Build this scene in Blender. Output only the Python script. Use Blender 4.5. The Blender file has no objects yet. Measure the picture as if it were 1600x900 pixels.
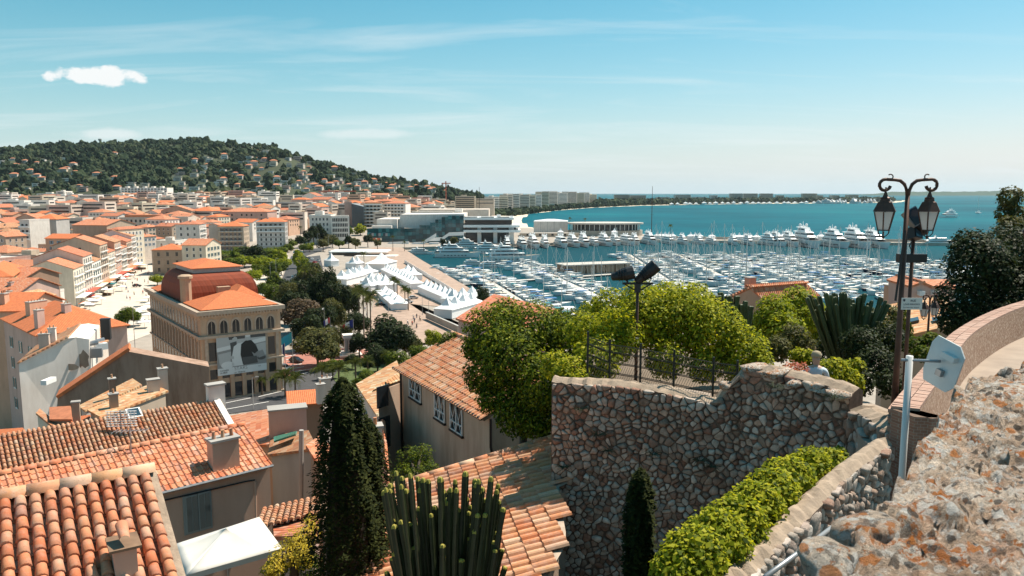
import bpy, bmesh, math, random
import numpy as np
from mathutils import Vector, Matrix
random.seed(7); np.random.seed(7)
R = math.radians
scene = bpy.context.scene
# ---------------------------------------------------------------- camera
HOR = 300.5; FPX = 1200.0; CAMZ = 50.0
PITCH = math.atan((450-HOR)/FPX)
cam_d = bpy.data.cameras.new('camera'); cam = bpy.data.objects.new('camera', cam_d)
scene.collection.objects.link(cam)
cam.location = (0, 0, CAMZ); cam.rotation_euler = (math.pi/2-PITCH, 0, 0)
cam_d.sensor_width = 36.0; cam_d.lens = 36.0*FPX/1600.0
cam_d.clip_start = 0.1; cam_d.clip_end = 60000
cam_d.dof.use_dof = True; cam_d.dof.focus_distance = 60.0; cam_d.dof.aperture_fstop = 8.0
scene.camera = cam
# ---------------------------------------------------------------- sky, sun, exposure
SUN_AZ, SUN_EL = 54.0, 58.0
world = bpy.data.worlds.new('World'); scene.world = world; world.use_nodes = True
wn = world.node_tree; wn.nodes.clear()
w_out = wn.nodes.new('ShaderNodeOutputWorld'); w_bg = wn.nodes.new('ShaderNodeBackground')
w_sky = wn.nodes.new('ShaderNodeTexSky'); w_sky.sky_type = 'NISHITA'; w_sky.sun_disc = False
w_sky.sun_elevation = R(SUN_EL); w_sky.sun_rotation = R(SUN_AZ)
w_sky.air_density = 1.0; w_sky.dust_density = 0.5; w_sky.ozone_density = 1.6; w_sky.altitude = 50
def w_math(op, a, b):
    n = wn.nodes.new('ShaderNodeMath'); n.operation = op
    for i, v in ((0, a), (1, b)):
        if isinstance(v, (int, float)): n.inputs[i].default_value = v
        else: wn.links.new(v, n.inputs[i])
    return n.outputs[0]
# clear Mediterranean air: the blue of the sky leans to cyan, the air near the horizon is pale
K_ = 0.101
w_s = wn.nodes.new('ShaderNodeSeparateColor'); wn.links.new(w_sky.outputs[0], w_s.inputs[0])
w_rgb = wn.nodes.new('ShaderNodeCombineColor')
wn.links.new(w_math('MULTIPLY', w_math('POWER', w_math('MULTIPLY', w_s.outputs[0], K_), 2.25), 2.12/K_), w_rgb.inputs[0])
wn.links.new(w_math('MULTIPLY', w_s.outputs[1], 1.22), w_rgb.inputs[1]); wn.links.new(w_math('MULTIPLY', w_s.outputs[2], 1.17), w_rgb.inputs[2])
w_tc = wn.nodes.new('ShaderNodeTexCoord'); w_sep = wn.nodes.new('ShaderNodeSeparateXYZ')
wn.links.new(w_tc.outputs['Generated'], w_sep.inputs[0])
w_hz = w_math('POWER', 2.718, w_math('MULTIPLY', w_math('ABSOLUTE', w_sep.outputs[2], 0), -9.5))
w_tint = wn.nodes.new('ShaderNodeMix'); w_tint.data_type = 'RGBA'
wn.links.new(w_hz, w_tint.inputs[0]); wn.links.new(w_rgb.outputs[0], w_tint.inputs[6]); w_tint.inputs[7].default_value = (0.70/K_, 0.825/K_, 0.86/K_, 1)
# thin wind-drawn cirrus laid on a high plane, over the whole sky
w_mx = wn.nodes.new('ShaderNodeMath'); w_mx.operation = 'MAXIMUM'; w_mx.inputs[1].default_value = 0.02
wn.links.new(w_sep.outputs[2], w_mx.inputs[0])
w_add = wn.nodes.new('ShaderNodeMath'); w_add.operation = 'ADD'; w_add.inputs[1].default_value = 0.10
wn.links.new(w_mx.outputs[0], w_add.inputs[0])
w_div = wn.nodes.new('ShaderNodeVectorMath'); w_div.operation = 'DIVIDE'
w_cmb = wn.nodes.new('ShaderNodeCombineXYZ')
for i in range(3): wn.links.new(w_add.outputs[0], w_cmb.inputs[i])
wn.links.new(w_tc.outputs['Generated'], w_div.inputs[0]); wn.links.new(w_cmb.outputs[0], w_div.inputs[1])
w_map = wn.nodes.new('ShaderNodeMapping'); w_map.inputs['Rotation'].default_value = (0, 0, R(-38))
w_map.inputs['Scale'].default_value = (0.50, 1.7, 0.0); w_map.inputs['Location'].default_value = (5.3, 2.2, 0)
wn.links.new(w_div.outputs[0], w_map.inputs[0])
w_no = wn.nodes.new('ShaderNodeTexNoise'); w_no.inputs['Scale'].default_value = 1.1; w_no.inputs['Detail'].default_value = 9
w_no.inputs['Roughness'].default_value = 0.58; w_no.inputs['Distortion'].default_value = 0.7
wn.links.new(w_map.outputs[0], w_no.inputs[0])
w_cr = wn.nodes.new('ShaderNodeValToRGB'); w_cr.color_ramp.elements[0].position = 0.50; w_cr.color_ramp.elements[1].position = 0.80
w_cr.color_ramp.elements[1].color = (0.50, 0.50, 0.50, 1)
wn.links.new(w_no.outputs[0], w_cr.inputs[0])
w_cl = wn.nodes.new('ShaderNodeMix'); w_cl.data_type = 'RGBA'
w_cl.inputs[7].default_value = (9.0, 9.6, 9.7, 1)
wn.links.new(w_cr.outputs[0], w_cl.inputs[0]); wn.links.new(w_tint.outputs[2], w_cl.inputs[6])
# three small cumulus puffs, as far off as the cirrus
_u = w_math('DIVIDE', w_sep.outputs[0], w_sep.outputs[1]); _v = w_math('DIVIDE', w_sep.outputs[2], w_sep.outputs[1]); w_last = w_cl.outputs[2]
w_c2 = wn.nodes.new('ShaderNodeCombineXYZ'); wn.links.new(_u, w_c2.inputs[0]); wn.links.new(w_math('MULTIPLY', _v, 1.6), w_c2.inputs[1])
for sc_, px_, py_, rx_, ry_, gain, amt in ((26, 153, 122, 78, 15, 3.2, 1.0), (14, 165, 209, 60, 9, 1.5, .5), (14, 560, 209, 90, 8, 1.4, .42)):
    nz = wn.nodes.new('ShaderNodeTexNoise'); nz.inputs['Scale'].default_value = sc_; nz.inputs['Detail'].default_value = 7; nz.inputs['Roughness'].default_value = .55; wn.links.new(w_c2.outputs[0], nz.inputs[0])
    d1_ = FPX*math.cos(PITCH)+(450-py_)*math.sin(PITCH); u0, v0 = (px_-800)/d1_, (-FPX*math.sin(PITCH)+(450-py_)*math.cos(PITCH))/d1_
    e_ = w_math('SQRT', w_math('ADD', w_math('POWER', w_math('ABSOLUTE', w_math('DIVIDE', w_math('SUBTRACT', _u, u0), rx_/1215), 0), 2), w_math('POWER', w_math('ABSOLUTE', w_math('DIVIDE', w_math('SUBTRACT', _v, v0), ry_/1215), 0), 2)), 0)
    f_ = w_math('MULTIPLY', w_math('SUBTRACT', w_math('ADD', 1.0, w_math('MULTIPLY', w_math('SUBTRACT', nz.outputs[0], .5), 2.6)), e_), gain); cl_ = wn.nodes.new('ShaderNodeClamp'); wn.links.new(f_, cl_.inputs[0])
    mx_ = wn.nodes.new('ShaderNodeMix'); mx_.data_type = 'RGBA'; wn.links.new(w_math('MULTIPLY', cl_.outputs[0], amt), mx_.inputs[0]); wn.links.new(w_last, mx_.inputs[6]); mx_.inputs[7].default_value = (9.6, 9.9, 9.9, 1); w_last = mx_.outputs[2]
wn.links.new(w_last, w_bg.inputs[0]); w_bg.inputs[1].default_value = 0.0655
wn.links.new(w_bg.outputs[0], w_out.inputs[0])
sun_d = bpy.data.lights.new('sun', 'SUN'); sun = bpy.data.objects.new('sun', sun_d); scene.collection.objects.link(sun)
sun_d.energy = 5.0; sun_d.angle = R(0.53); sun_d.color = (1.0, 0.90, 0.77)
sdir = Vector((math.sin(R(SUN_AZ))*math.cos(R(SUN_EL)), math.cos(R(SUN_AZ))*math.cos(R(SUN_EL)), math.sin(R(SUN_EL))))
sun.rotation_euler = sdir.to_track_quat('Z', 'Y').to_euler(); sun.location = (0, 0, 400)
vs = scene.view_settings
vs.view_transform = 'Standard'; vs.look = 'None'; vs.exposure = 0.6; vs.gamma = 1.0; vs.use_curve_mapping = False
scene.cycles.max_bounces = 5; scene.cycles.diffuse_bounces = 2; scene.cycles.glossy_bounces = 2
scene.cycles.transparent_max_bounces = 6; scene.cycles.transmission_bounces = 2; scene.cycles.volume_bounces = 0
scene.cycles.caustics_reflective = False; scene.cycles.caustics_refractive = False
scene.cycles.use_denoising = True
# ---------------------------------------------------------------- picture to place
_c, _s = math.cos(PITCH), math.sin(PITCH)
def ray(px, py):
    u = 450-py
    return ((px-800), FPX*_c+u*_s, -FPX*_s+u*_c)
def P(px, py, Y):
    d = ray(px, py); t = Y/d[1]
    return Vector((d[0]*t, Y, CAMZ+d[2]*t))
def G(px, py, z):
    d = ray(px, py); t = (z-CAMZ)/d[2]
    return Vector((d[0]*t, d[1]*t, z))
def proj(p):
    x, y, z = p[0], p[1], p[2]-CAMZ
    f = y*_c - z*_s; u = y*_s + z*_c
    return (800+FPX*x/f, 450-FPX*u/f)
# ---------------------------------------------------------------- materials
MATS = {}
def newmat(name):
    m = bpy.data.materials.new(name); m.use_nodes = True; MATS[name] = m
    nt = m.node_tree; b = nt.nodes['Principled BSDF']
    return m, nt, b
def N(nt, t, **kw):
    n = nt.nodes.new('ShaderNode'+t)
    for k, v in kw.items(): setattr(n, k, v)
    return n
def noise(nt, vec, scale, detail=4, rough=0.55, dist=0.0):
    n = N(nt, 'TexNoise'); n.inputs['Scale'].default_value = scale; n.inputs['Detail'].default_value = detail
    n.inputs['Roughness'].default_value = rough; n.inputs['Distortion'].default_value = dist
    if vec is not None: nt.links.new(vec, n.inputs['Vector'])
    return n.outputs[0]
def ramp(nt, fac, stops, interp='LINEAR'):
    r = N(nt, 'ValToRGB'); r.color_ramp.interpolation = interp
    e = r.color_ramp.elements
    while len(e) < len(stops): e.new(0.5)
    for el, (p, c) in zip(e, stops):
        el.position = p; el.color = (*c, 1) if len(c) == 3 else c
    nt.links.new(fac, r.inputs[0]); return r.outputs[0]
def mix(nt, fac, a, b, mode='MIX'):
    m = N(nt, 'Mix', data_type='RGBA', blend_type=mode)
    for i, v in ((0, fac), (6, a), (7, b)):
        if isinstance(v, (int, float)): m.inputs[i].default_value = v
        elif isinstance(v, tuple): m.inputs[i].default_value = (*v, 1) if len(v) == 3 else v
        else: nt.links.new(v, m.inputs[i])
    return m.outputs[2]
def mth(nt, op, a, b=None):
    m = N(nt, 'Math', operation=op)
    for i, v in ((0, a), (1, b)):
        if v is None: continue
        if isinstance(v, (int, float)): m.inputs[i].default_value = v
        else: nt.links.new(v, m.inputs[i])
    return m.outputs[0]
def bump(nt, b, h, strength=0.3, dist=0.05):
    n = N(nt, 'Bump'); n.inputs['Strength'].default_value = strength; n.inputs['Distance'].default_value = dist
    nt.links.new(h, n.inputs['Height']); nt.links.new(n.outputs[0], b.inputs['Normal'])
def ocoord(nt): return N(nt, 'TexCoord').outputs['Object']
def pos(nt): return N(nt, 'NewGeometry').outputs['Position']
def rnd(nt):      # one random number per object and per separate piece of a mesh
    o = N(nt, 'ObjectInfo').outputs['Random']; g = N(nt, 'NewGeometry').outputs['Random Per Island']
    return mth(nt, 'FRACT', mth(nt, 'ADD', o, g))
def scl(c, f): return tuple(min(1, x*f) for x in c)
def plain(name, col, rough=0.7, metal=0.0, var=0.0, vscale=3.0, bmp=0.0):
    m, nt, b = newmat(name)
    b.inputs['Roughness'].default_value = rough; b.inputs['Metallic'].default_value = metal
    b.inputs['Base Color'].default_value = (*col, 1)
    if var:
        v = pos(nt); n = noise(nt, v, vscale, 5)
        c = ramp(nt, n, [(0.3, scl(col, 1-var)), (0.7, scl(col, 1+var))])
        nt.links.new(c, b.inputs['Base Color'])
        if bmp: bump(nt, b, noise(nt, v, vscale*6, 4), bmp, 0.02)
    return m
def stucco(name, col, dirt=0.35, grain=0.5):
    m, nt, b = newmat(name); b.inputs['Roughness'].default_value = 0.92
    v = pos(nt)
    mp = N(nt, 'Mapping'); mp.inputs['Scale'].default_value = (1, 1, 0.22); nt.links.new(v, mp.inputs[0])
    big = noise(nt, v, 0.18, 5, 0.6); streak = noise(nt, mp.outputs[0], 0.9, 6, 0.65)
    c1 = ramp(nt, big, [(0.3, scl(col, 0.86)), (0.55, col), (0.8, scl(col, 1.07))])
    st = ramp(nt, streak, [(0.42, (0, 0, 0)), (0.72, (1, 1, 1))])
    c2 = mix(nt, mth(nt, 'MULTIPLY', st, dirt), c1, tuple(x*y for x, y in zip(col, (0.52, 0.46, 0.40))))
    o = N(nt, 'ObjectInfo').outputs['Random']
    hs = N(nt, 'HueSaturation'); nt.links.new(c2, hs.inputs['Color'])
    nt.links.new(mth(nt, 'ADD', mth(nt, 'MULTIPLY', o, 0.25), 0.86), hs.inputs['Value'])
    nt.links.new(hs.outputs[0], b.inputs['Base Color'])
    bump(nt, b, noise(nt, v, 14, 5, 0.6), 0.25*grain, 0.03)
    return m
def tilecols(nt, r, tint=1.0, pale=1.0):
    a = [(0.0, (0.50, 0.145, 0.055)), (0.18, (0.58, 0.20, 0.085)), (0.38, (0.62, 0.27, 0.13)), (0.55, (0.46, 0.15, 0.065)),
         (0.7, (0.60, 0.31, 0.18)), (0.84, (0.55, 0.24, 0.11)), (0.94, (0.64, 0.40, 0.27)), (1.0, (0.33, 0.12, 0.07))]
    return ramp(nt, r, [(p, tuple(min(1, x*tint*(1 if i == 0 else pale)) for i, x in enumerate(c))) for p, c in a])
def roofmat(name, tint=1.0, pale=1.0, du=0.24, dv=0.36, flat=False, old=0.3, tone=None):
    """tiles seen from afar: rounded rows and lapped courses from the roof's own metre UV"""
    m, nt, b = newmat(name); b.inputs['Roughness'].default_value = 0.85
    uv = N(nt, 'UVMap').outputs[0]; sp = N(nt, 'SeparateXYZ'); nt.links.new(uv, sp.inputs[0])
    cu = mth(nt, 'DIVIDE', sp.outputs[0], du); cv = mth(nt, 'DIVIDE', sp.outputs[1], dv)
    cell = N(nt, 'CombineXYZ'); nt.links.new(mth(nt, 'FLOOR', cu), cell.inputs[0]); nt.links.new(mth(nt, 'FLOOR', cv), cell.inputs[1])
    wn_ = N(nt, 'TexWhiteNoise', noise_dimensions='3D'); nt.links.new(cell.outputs[0], wn_.inputs['Vector'])
    if tone: col = ramp(nt, wn_.outputs[0], [(0, scl(tone, 0.86)), (1, scl(tone, 1.12))])
    else: col = tilecols(nt, wn_.outputs[0], tint, pale)
    n = noise(nt, pos(nt), 0.7, 6, 0.65)
    col = mix(nt, mth(nt, 'MULTIPLY', ramp(nt, n, [(0.45, (0, 0, 0)), (0.7, (1, 1, 1))]), old), col, (0.22, 0.12, 0.08))
    nt.links.new(col, b.inputs['Base Color'])
    h1 = mth(nt, 'ABSOLUTE', mth(nt, 'SINE', mth(nt, 'MULTIPLY', cu, math.pi))); h2 = mth(nt, 'FRACT', cv)
    h = mth(nt, 'ADD', h1, mth(nt, 'MULTIPLY', h2, 0.5))
    bump(nt, b, h, 0.25 if flat else 0.9, 0.06)
    return m
def leafmat(name, cols, trans=0.35, rough=0.55):
    m, nt, b = newmat(name)
    c = ramp(nt, rnd(nt), [(i/(len(cols)-1), x) for i, x in enumerate(cols)])
    nt.links.new(c, b.inputs['Base Color']); b.inputs['Roughness'].default_value = rough
    b.inputs['Specular IOR Level'].default_value = 0.10
    tr = N(nt, 'BsdfTranslucent'); nt.links.new(mix(nt, 1.0, c, (1.25, 1.15, 0.45), 'MULTIPLY'), tr.inputs[0])
    ms = N(nt, 'MixShader'); ms.inputs[0].default_value = trans
    nt.links.new(b.outputs[0], ms.inputs[1]); nt.links.new(tr.outputs[0], ms.inputs[2])
    nt.links.new(ms.outputs[0], nt.nodes['Material Output'].inputs[0])
    return m
# ---------------------------------------------------------------- mesh helpers
class MB:
    def __init__(s): s.v = []; s.f = []; s.m = []; s.uv = None
    def add(s, vs, fs, mi=0):
        o = len(s.v); s.v += [tuple(v) for v in vs]; s.f += [tuple(i+o for i in f) for f in fs]; s.m += [mi]*len(fs); return s
    def box(s, x0, x1, y0, y1, z0, z1, mi=0):
        return s.add([(x0,y0,z0),(x1,y0,z0),(x1,y1,z0),(x0,y1,z0),(x0,y0,z1),(x1,y0,z1),(x1,y1,z1),(x0,y1,z1)],
                     [(0,3,2,1),(4,5,6,7),(0,1,5,4),(1,2,6,5),(2,3,7,6),(3,0,4,7)], mi)
    def prism(s, poly, z0, z1, mi=0, mtop=None):
        n = len(poly); vs = [(p[0],p[1],z0) for p in poly]+[(p[0],p[1],z1) for p in poly]
        s.add(vs, [tuple(range(n-1,-1,-1))]+[(i,(i+1)%n,n+(i+1)%n,n+i) for i in range(n)], mi)
        s.f.append(tuple(len(s.v)-n+i for i in range(n))); s.m.append(mi if mtop is None else mtop); return s
    def tube(s, pts, r, n=6, mi=0, cap=True):
        pts = [Vector(p) for p in pts]; rs = r if isinstance(r, (list, tuple)) else [r]*len(pts)
        o = len(s.v); up = Vector((0,0,1))
        for i, p in enumerate(pts):
            t = (pts[min(i+1,len(pts)-1)]-pts[max(i-1,0)])
            t = t.normalized() if t.length > 1e-9 else Vector((0,0,1))
            a = t.cross(up if abs(t.z) < 0.95 else Vector((0,1,0))).normalized(); b = t.cross(a)
            for k in range(n):
                an = 2*math.pi*k/n; s.v.append(tuple(p+(a*math.cos(an)+b*math.sin(an))*rs[i]))
        for i in range(len(pts)-1):
            for k in range(n):
                s.f.append((o+i*n+k, o+i*n+(k+1)%n, o+(i+1)*n+(k+1)%n, o+(i+1)*n+k)); s.m.append(mi)
        if cap:
            s.f.append(tuple(o+k for k in range(n-1,-1,-1))); s.m.append(mi)
            s.f.append(tuple(o+(len(pts)-1)*n+k for k in range(n))); s.m.append(mi)
        return s
    def lathe(s, prof, n=12, mi=0, cx=0, cy=0):
        o = len(s.v)
        for r, z in prof:
            for k in range(n):
                a = 2*math.pi*k/n; s.v.append((cx+r*math.cos(a), cy+r*math.sin(a), z))
        for i in range(len(prof)-1):
            for k in range(n):
                s.f.append((o+i*n+k, o+i*n+(k+1)%n, o+(i+1)*n+(k+1)%n, o+(i+1)*n+k)); s.m.append(mi)
        s.f.append(tuple(o+k for k in range(n-1,-1,-1))); s.m.append(mi)
        s.f.append(tuple(o+(len(prof)-1)*n+k for k in range(n))); s.m.append(mi)
        return s
    def xf(s, M):
        s.v = [tuple(M@Vector(v)) for v in s.v]; return s
    def join(s, o):
        return s.add(o.v, o.f, 0) if not o.m else (s.v.extend(()) or s._j(o))
    def _j(s, o):
        k = len(s.v); s.v += o.v; s.f += [tuple(i+k for i in f) for f in o.f]; s.m += o.m; return s
    def mesh(s, name, mats, smooth=False):
        me = bpy.data.meshes.new(name); me.from_pydata(s.v, [], s.f)
        for m in (mats if isinstance(mats, (list, tuple)) else [mats]): me.materials.append(MATS[m] if isinstance(m, str) else m)
        if any(s.m): me.polygons.foreach_set('material_index', s.m)
        if smooth: me.polygons.foreach_set('use_smooth', [True]*len(me.polygons))
        if s.uv:
            l = me.uv_layers.new(name='UVMap'); l.data.foreach_set('uv', [c for u in s.uv for c in u])
        me.update(); return me
def fix_normals(me):
    bm = bmesh.new(); bm.from_mesh(me); bmesh.ops.recalc_face_normals(bm, faces=bm.faces); bm.to_mesh(me); bm.free(); return me
COL = scene.collection
def link(name, data, parent=None, loc=(0,0,0), rz=0.0, scale=None, rot=None):
    o = bpy.data.objects.new(name, data); COL.objects.link(o)
    if parent is not None: o.parent = parent
    o.location = loc
    if rot is not None: o.rotation_euler = rot
    elif rz: o.rotation_euler = (0,0,rz)
    if scale is not None: o.scale = scale
    return o
def tag(o, label, cat, group=None):
    o['label'] = label; o['category'] = cat
    if group: o['group'] = group
    return o
def thing(name, label, cat, loc=(0,0,0), rz=0.0, group=None, scale=None):
    return tag(link(name, None, None, loc, rz, scale), label, cat, group)
def struct(name, me, loc=(0,0,0)):
    o = link(name, me, None, loc); o['kind'] = 'structure'; return o
def stuffpart(o): o['kind'] = 'stuff'; return o
def copy_tree(o, kids, parent=None, **kw):
    c = o.copy(); COL.objects.link(c); c.parent = parent
    for ch in kids.get(o.name, ()): copy_tree(ch, kids, c)
    return c
ORD = ['first','second','third','fourth','fifth','sixth','seventh','eighth','ninth','tenth','eleventh','twelfth','thirteenth','fourteenth',
 'fifteenth','sixteenth','seventeenth','eighteenth','nineteenth','twentieth','twenty-first','twenty-second','twenty-third','twenty-fourth',
 'twenty-fifth','twenty-sixth','twenty-seventh','twenty-eighth','twenty-ninth','thirtieth']
def nth(i):
    if i < 30: return ORD[i]
    t = ['thirt','fort','fift','sixt','sevent','eight','ninet'][(i+1)//10-3]
    k = (i+1) % 10
    return t+'ieth' if k == 0 else t+'y-'+ORD[k-1]
# ================================================================ palette
WALLS = {'white':(0.82,0.75,0.68),'cream':(0.72,0.62,0.48),'beige':(0.58,0.47,0.36),'tan':(0.46,0.35,0.26),'peach':(0.68,0.44,0.31),
 'pink':(0.62,0.42,0.35),'ochre':(0.62,0.44,0.22),'grey':(0.50,0.47,0.44),'coral':(0.60,0.30,0.20),'brown':(0.30,0.19,0.13),'pale':(0.70,0.60,0.51),
 'salmon':(0.66,0.40,0.27)}
for k, c in WALLS.items(): stucco('wall_'+k, c)
stucco('wall_old', (0.44,0.32,0.24), 0.75, 1.0); stucco('wall_stone_dark', (0.36,0.235,0.17), 0.9, 1.6); stucco('wall_mauve', (0.66,0.43,0.31), 0.25)
stucco('concrete', (0.42,0.40,0.37), 0.3); stucco('render_house', (0.64,0.46,0.33), 0.85, 1.0)
roofmat('roof_orange', 1.0, 0.9, old=0.18); roofmat('roof_red', 0.9, 0.8, old=0.3); roofmat('roof_old', 0.85, 1.15, old=0.5); roofmat('roof_pale', 1.05, 1.35, old=0.3)
roofmat('roof_new', tone=(0.62,0.175,0.06), old=0.08); roofmat('roof_hall', tone=(0.26,0.050,0.018), du=0.5, dv=30, flat=True, old=0.12)
plain('flat_roof', (0.42,0.39,0.36), 0.9, var=0.25, vscale=0.4); plain('roof_gravel', (0.5,0.46,0.41), 0.95, var=0.2, vscale=0.5)
plain('white_paint', (0.80,0.80,0.78), 0.45); plain('white_frame', (0.72,0.71,0.68), 0.5); plain('trim_stone', (0.42,0.33,0.25), 0.85, var=0.15, vscale=1.5)
plain('dark_metal', (0.016,0.015,0.015), 0.45, 0.3); plain('black', (0.012,0.012,0.013), 0.5); plain('grey_metal', (0.35,0.36,0.37), 0.4, 0.6)
plain('rust_metal', (0.085,0.040,0.026), 0.55, 0.35, var=0.3, vscale=5); plain('zinc', (0.30,0.31,0.32), 0.5, 0.5, var=0.15); plain('wood', (0.20,0.12,0.07), 0.8, var=0.3, vscale=4)
m, nt, b = newmat('glass'); b.inputs['Base Color'].default_value = (0.020,0.024,0.028,1); b.inputs['Roughness'].default_value = 0.12
m, nt, b = newmat('glass_teal'); b.inputs['Roughness'].default_value = 0.08
c_ = ramp(nt, rnd(nt), [(0,(0.006,0.05,0.062)),(0.6,(0.014,0.10,0.118)),(1,(0.05,0.20,0.22))]); nt.links.new(c_, b.inputs['Base Color'])
m, nt, b = newmat('glass_blue'); b.inputs['Base Color'].default_value = (0.03,0.06,0.08,1); b.inputs['Roughness'].default_value = 0.1
for k, c in {'teal':(0.05,0.13,0.125),'grey':(0.30,0.33,0.31),'brown':(0.16,0.09,0.06),'white':(0.66,0.65,0.62),'blue':(0.14,0.22,0.30)}.items(): plain('shutter_'+k, c, 0.6)
for k, c in {'white':(0.80,0.78,0.74),'red':(0.55,0.09,0.05),'orange':(0.66,0.20,0.08),'teal':(0.03,0.22,0.24),'cream':(0.74,0.66,0.52),'blue':(0.03,0.13,0.30),'navy':(0.012,0.018,0.05),'grey':(0.3,0.31,0.32)}.items(): plain('fabric_'+k, c, 0.8)
plain('gelcoat', (0.90,0.89,0.87), 0.25); plain('deck_teak', (0.48,0.36,0.24), 0.8, var=0.15); plain('asphalt', (0.055,0.055,0.058), 0.9, var=0.2, vscale=0.8, bmp=0.2)
plain('paving', (0.34,0.29,0.24), 0.9, var=0.14, vscale=0.25); plain('paving_pink', (0.38,0.27,0.205), 0.9, var=0.18, vscale=0.3); plain('paving_red', (0.36,0.15,0.11), 0.9, var=0.18, vscale=0.5)
plain('sand', (0.66,0.56,0.42), 0.95, var=0.12, vscale=0.05); plain('line_paint', (0.75,0.74,0.71), 0.7); plain('kerb', (0.48,0.45,0.41), 0.9)
plain('quay_stone', (0.44,0.38,0.31), 0.9, var=0.2, vscale=0.2); plain('trunk', (0.10,0.075,0.055), 0.95, var=0.3, vscale=6, bmp=0.6); plain('palm_trunk', (0.12,0.085,0.06), 0.95, var=0.3, vscale=8)
plain('grass', (0.075,0.105,0.030), 0.95, var=0.35, vscale=1.2)
leafmat('leaf_mid', [(0.035,0.065,0.010),(0.095,0.135,0.016),(0.17,0.20,0.024)], .4); leafmat('leaf_bright', [(0.045,0.075,0.008),(0.18,0.23,0.012),(0.38,0.40,0.022),(0.55,0.52,0.05)], 0.5)
leafmat('leaf_dark', [(0.010,0.018,0.007),(0.022,0.036,0.012),(0.045,0.060,0.018)], 0.2); leafmat('leaf_olive', [(0.045,0.055,0.022),(0.09,0.095,0.03),(0.15,0.14,0.045)])
leafmat('leaf_lime', [(0.09,0.13,0.012),(0.24,0.29,0.018),(0.42,0.43,0.035)], 0.45); leafmat('leaf_brown', [(0.060,0.040,0.028),(0.10,0.070,0.045),(0.14,0.10,0.05)], 0.2)
leafmat('leaf_yellow', [(0.20,0.17,0.03),(0.50,0.38,0.04),(0.60,0.46,0.05)], 0.3); leafmat('leaf_palm', [(0.045,0.065,0.020),(0.095,0.12,0.035),(0.16,0.17,0.055)], 0.25)
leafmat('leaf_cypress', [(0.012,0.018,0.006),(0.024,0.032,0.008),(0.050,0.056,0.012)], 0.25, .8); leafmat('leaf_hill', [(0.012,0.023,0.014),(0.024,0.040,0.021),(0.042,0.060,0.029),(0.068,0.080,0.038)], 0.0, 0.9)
# ================================================================ terrain
LAND = np.array([(-8,330),(-67,552),(-95,663),(6,711),(137,772),(152,800),(150,930),(80,970),(30,1100),(17,1375),(44,1780),(121,2090),(272,2524),(479,2887),
 (795,3193),(1120,3400),(1450,3500),(1900,3800),(2387,4640),(2300,4800),(1500,4000),(700,3900),(-3000,6500),(-9000,9000),(-9000,-900),(2500,-900),(900,0),(430,225),(300,255),(40,285)], float)
def land_dist(x, y):
    x = np.asarray(x, float); y = np.asarray(y, float); d = np.full(x.shape, 1e9); ins = np.zeros(x.shape, bool)
    n = len(LAND)
    for i in range(n):
        ax, ay = LAND[i]; bx, by = LAND[(i+1) % n]; ex, ey = bx-ax, by-ay
        t = np.clip(((x-ax)*ex+(y-ay)*ey)/(ex*ex+ey*ey), 0, 1)
        d = np.minimum(d, np.hypot(x-ax-t*ex, y-ay-t*ey))
        c = ((ay > y) != (by > y)) & (x < (bx-ax)*(y-ay)/(by-ay+1e-12)+ax); ins ^= c
    return np.where(ins, d, -d)
SIL = np.array([(-700,262),(-300,246),(0,243),(60,240),(100,238),(150,231),(250,227),(310,226),(340,233),(400,241),(430,239),(480,256),(540,270),(600,283),(650,289),(700,295),(760,302),(830,309),(1000,318)], float)
def sm(t): t = np.clip(t, 0, 1); return t*t*(3-2*t)
def terrain(x, y):
    x = np.asarray(x, float); y = np.asarray(y, float); ys = np.maximum(y, 1.0)
    d = land_dist(x, y); a = np.clip(800+1208*x/ys, -700, 1600); r = np.hypot(x, y)
    h = 2.0+0*x
    h = h+np.clip((ys-330)/1000, 0, 1)**1.2*26*sm(d/260)*(1-sm((a-620)/260))
    yr = np.interp(a, [-700, 300, 540, 700, 1000], [2700, 2500, 2150, 1950, 1900]); y0 = 1330.0
    top = CAMZ+(HOR-np.interp(a, SIL[:, 0], SIL[:, 1]))/1208*yr-4
    t = (ys-y0)/(yr-y0)
    prof = np.where(t < 1, np.sin(np.clip(t, 0, 1)*math.pi/2)**1.25, 1-0.25*sm((ys-yr)/1500))
    bumps = 9*np.sin(x/95+ys/140)+7*np.sin(x/61-ys/83+1.3)+5*np.sin(x/37+0.4)*np.sin(ys/51)
    h = h+np.where(t > 0, np.maximum(0, top-28)*prof+bumps*sm(t*2)*np.clip((top-40)/80, 0, 1)*(1-0.7*sm(t*3-2)), 0)
    hl = np.interp(r, [0, 10, 20, 33, 60, 100, 150, 200], [41, 37, 33, 28, 18, 9, 3, 0.5]); hr = np.interp(r, [0, 22, 40, 70, 110, 170, 240], [40.5, 40.0, 34, 24, 13, 4, 0.5])
    k = sm((x-0.02*y+1.0)/6.0)
    h = h+hl*(1-k)+hr*k
    h = np.where(d > 0, h*np.clip(d/6, 0.25, 1)*1.0, -2-np.minimum(-d, 40)*0.1)
    far = (ys > 1000) & (d > 0); h = np.where(far, np.minimum(h, 0.3+d*0.07+np.maximum(0, d-60)*0.3), h)
    return h
def tz(x, y): return float(terrain(np.array([x]), np.array([y]))[0])
na, nr = 300, 300
ang = np.radians(np.linspace(-64, 64, na)); rad = np.geomspace(2.0, 11000, nr)
AA, RR = np.meshgrid(ang, rad); TX, TY = RR*np.sin(AA), RR*np.cos(AA); TZ = terrain(TX, TY); TD = land_dist(TX, TY)
vs_ = np.stack([TX, TY, TZ], -1).reshape(-1, 3)
idx = np.arange(na*nr).reshape(nr, na); q = np.stack([idx[:-1, :-1], idx[:-1, 1:], idx[1:, 1:], idx[1:, :-1]], -1).reshape(-1, 4)
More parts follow.
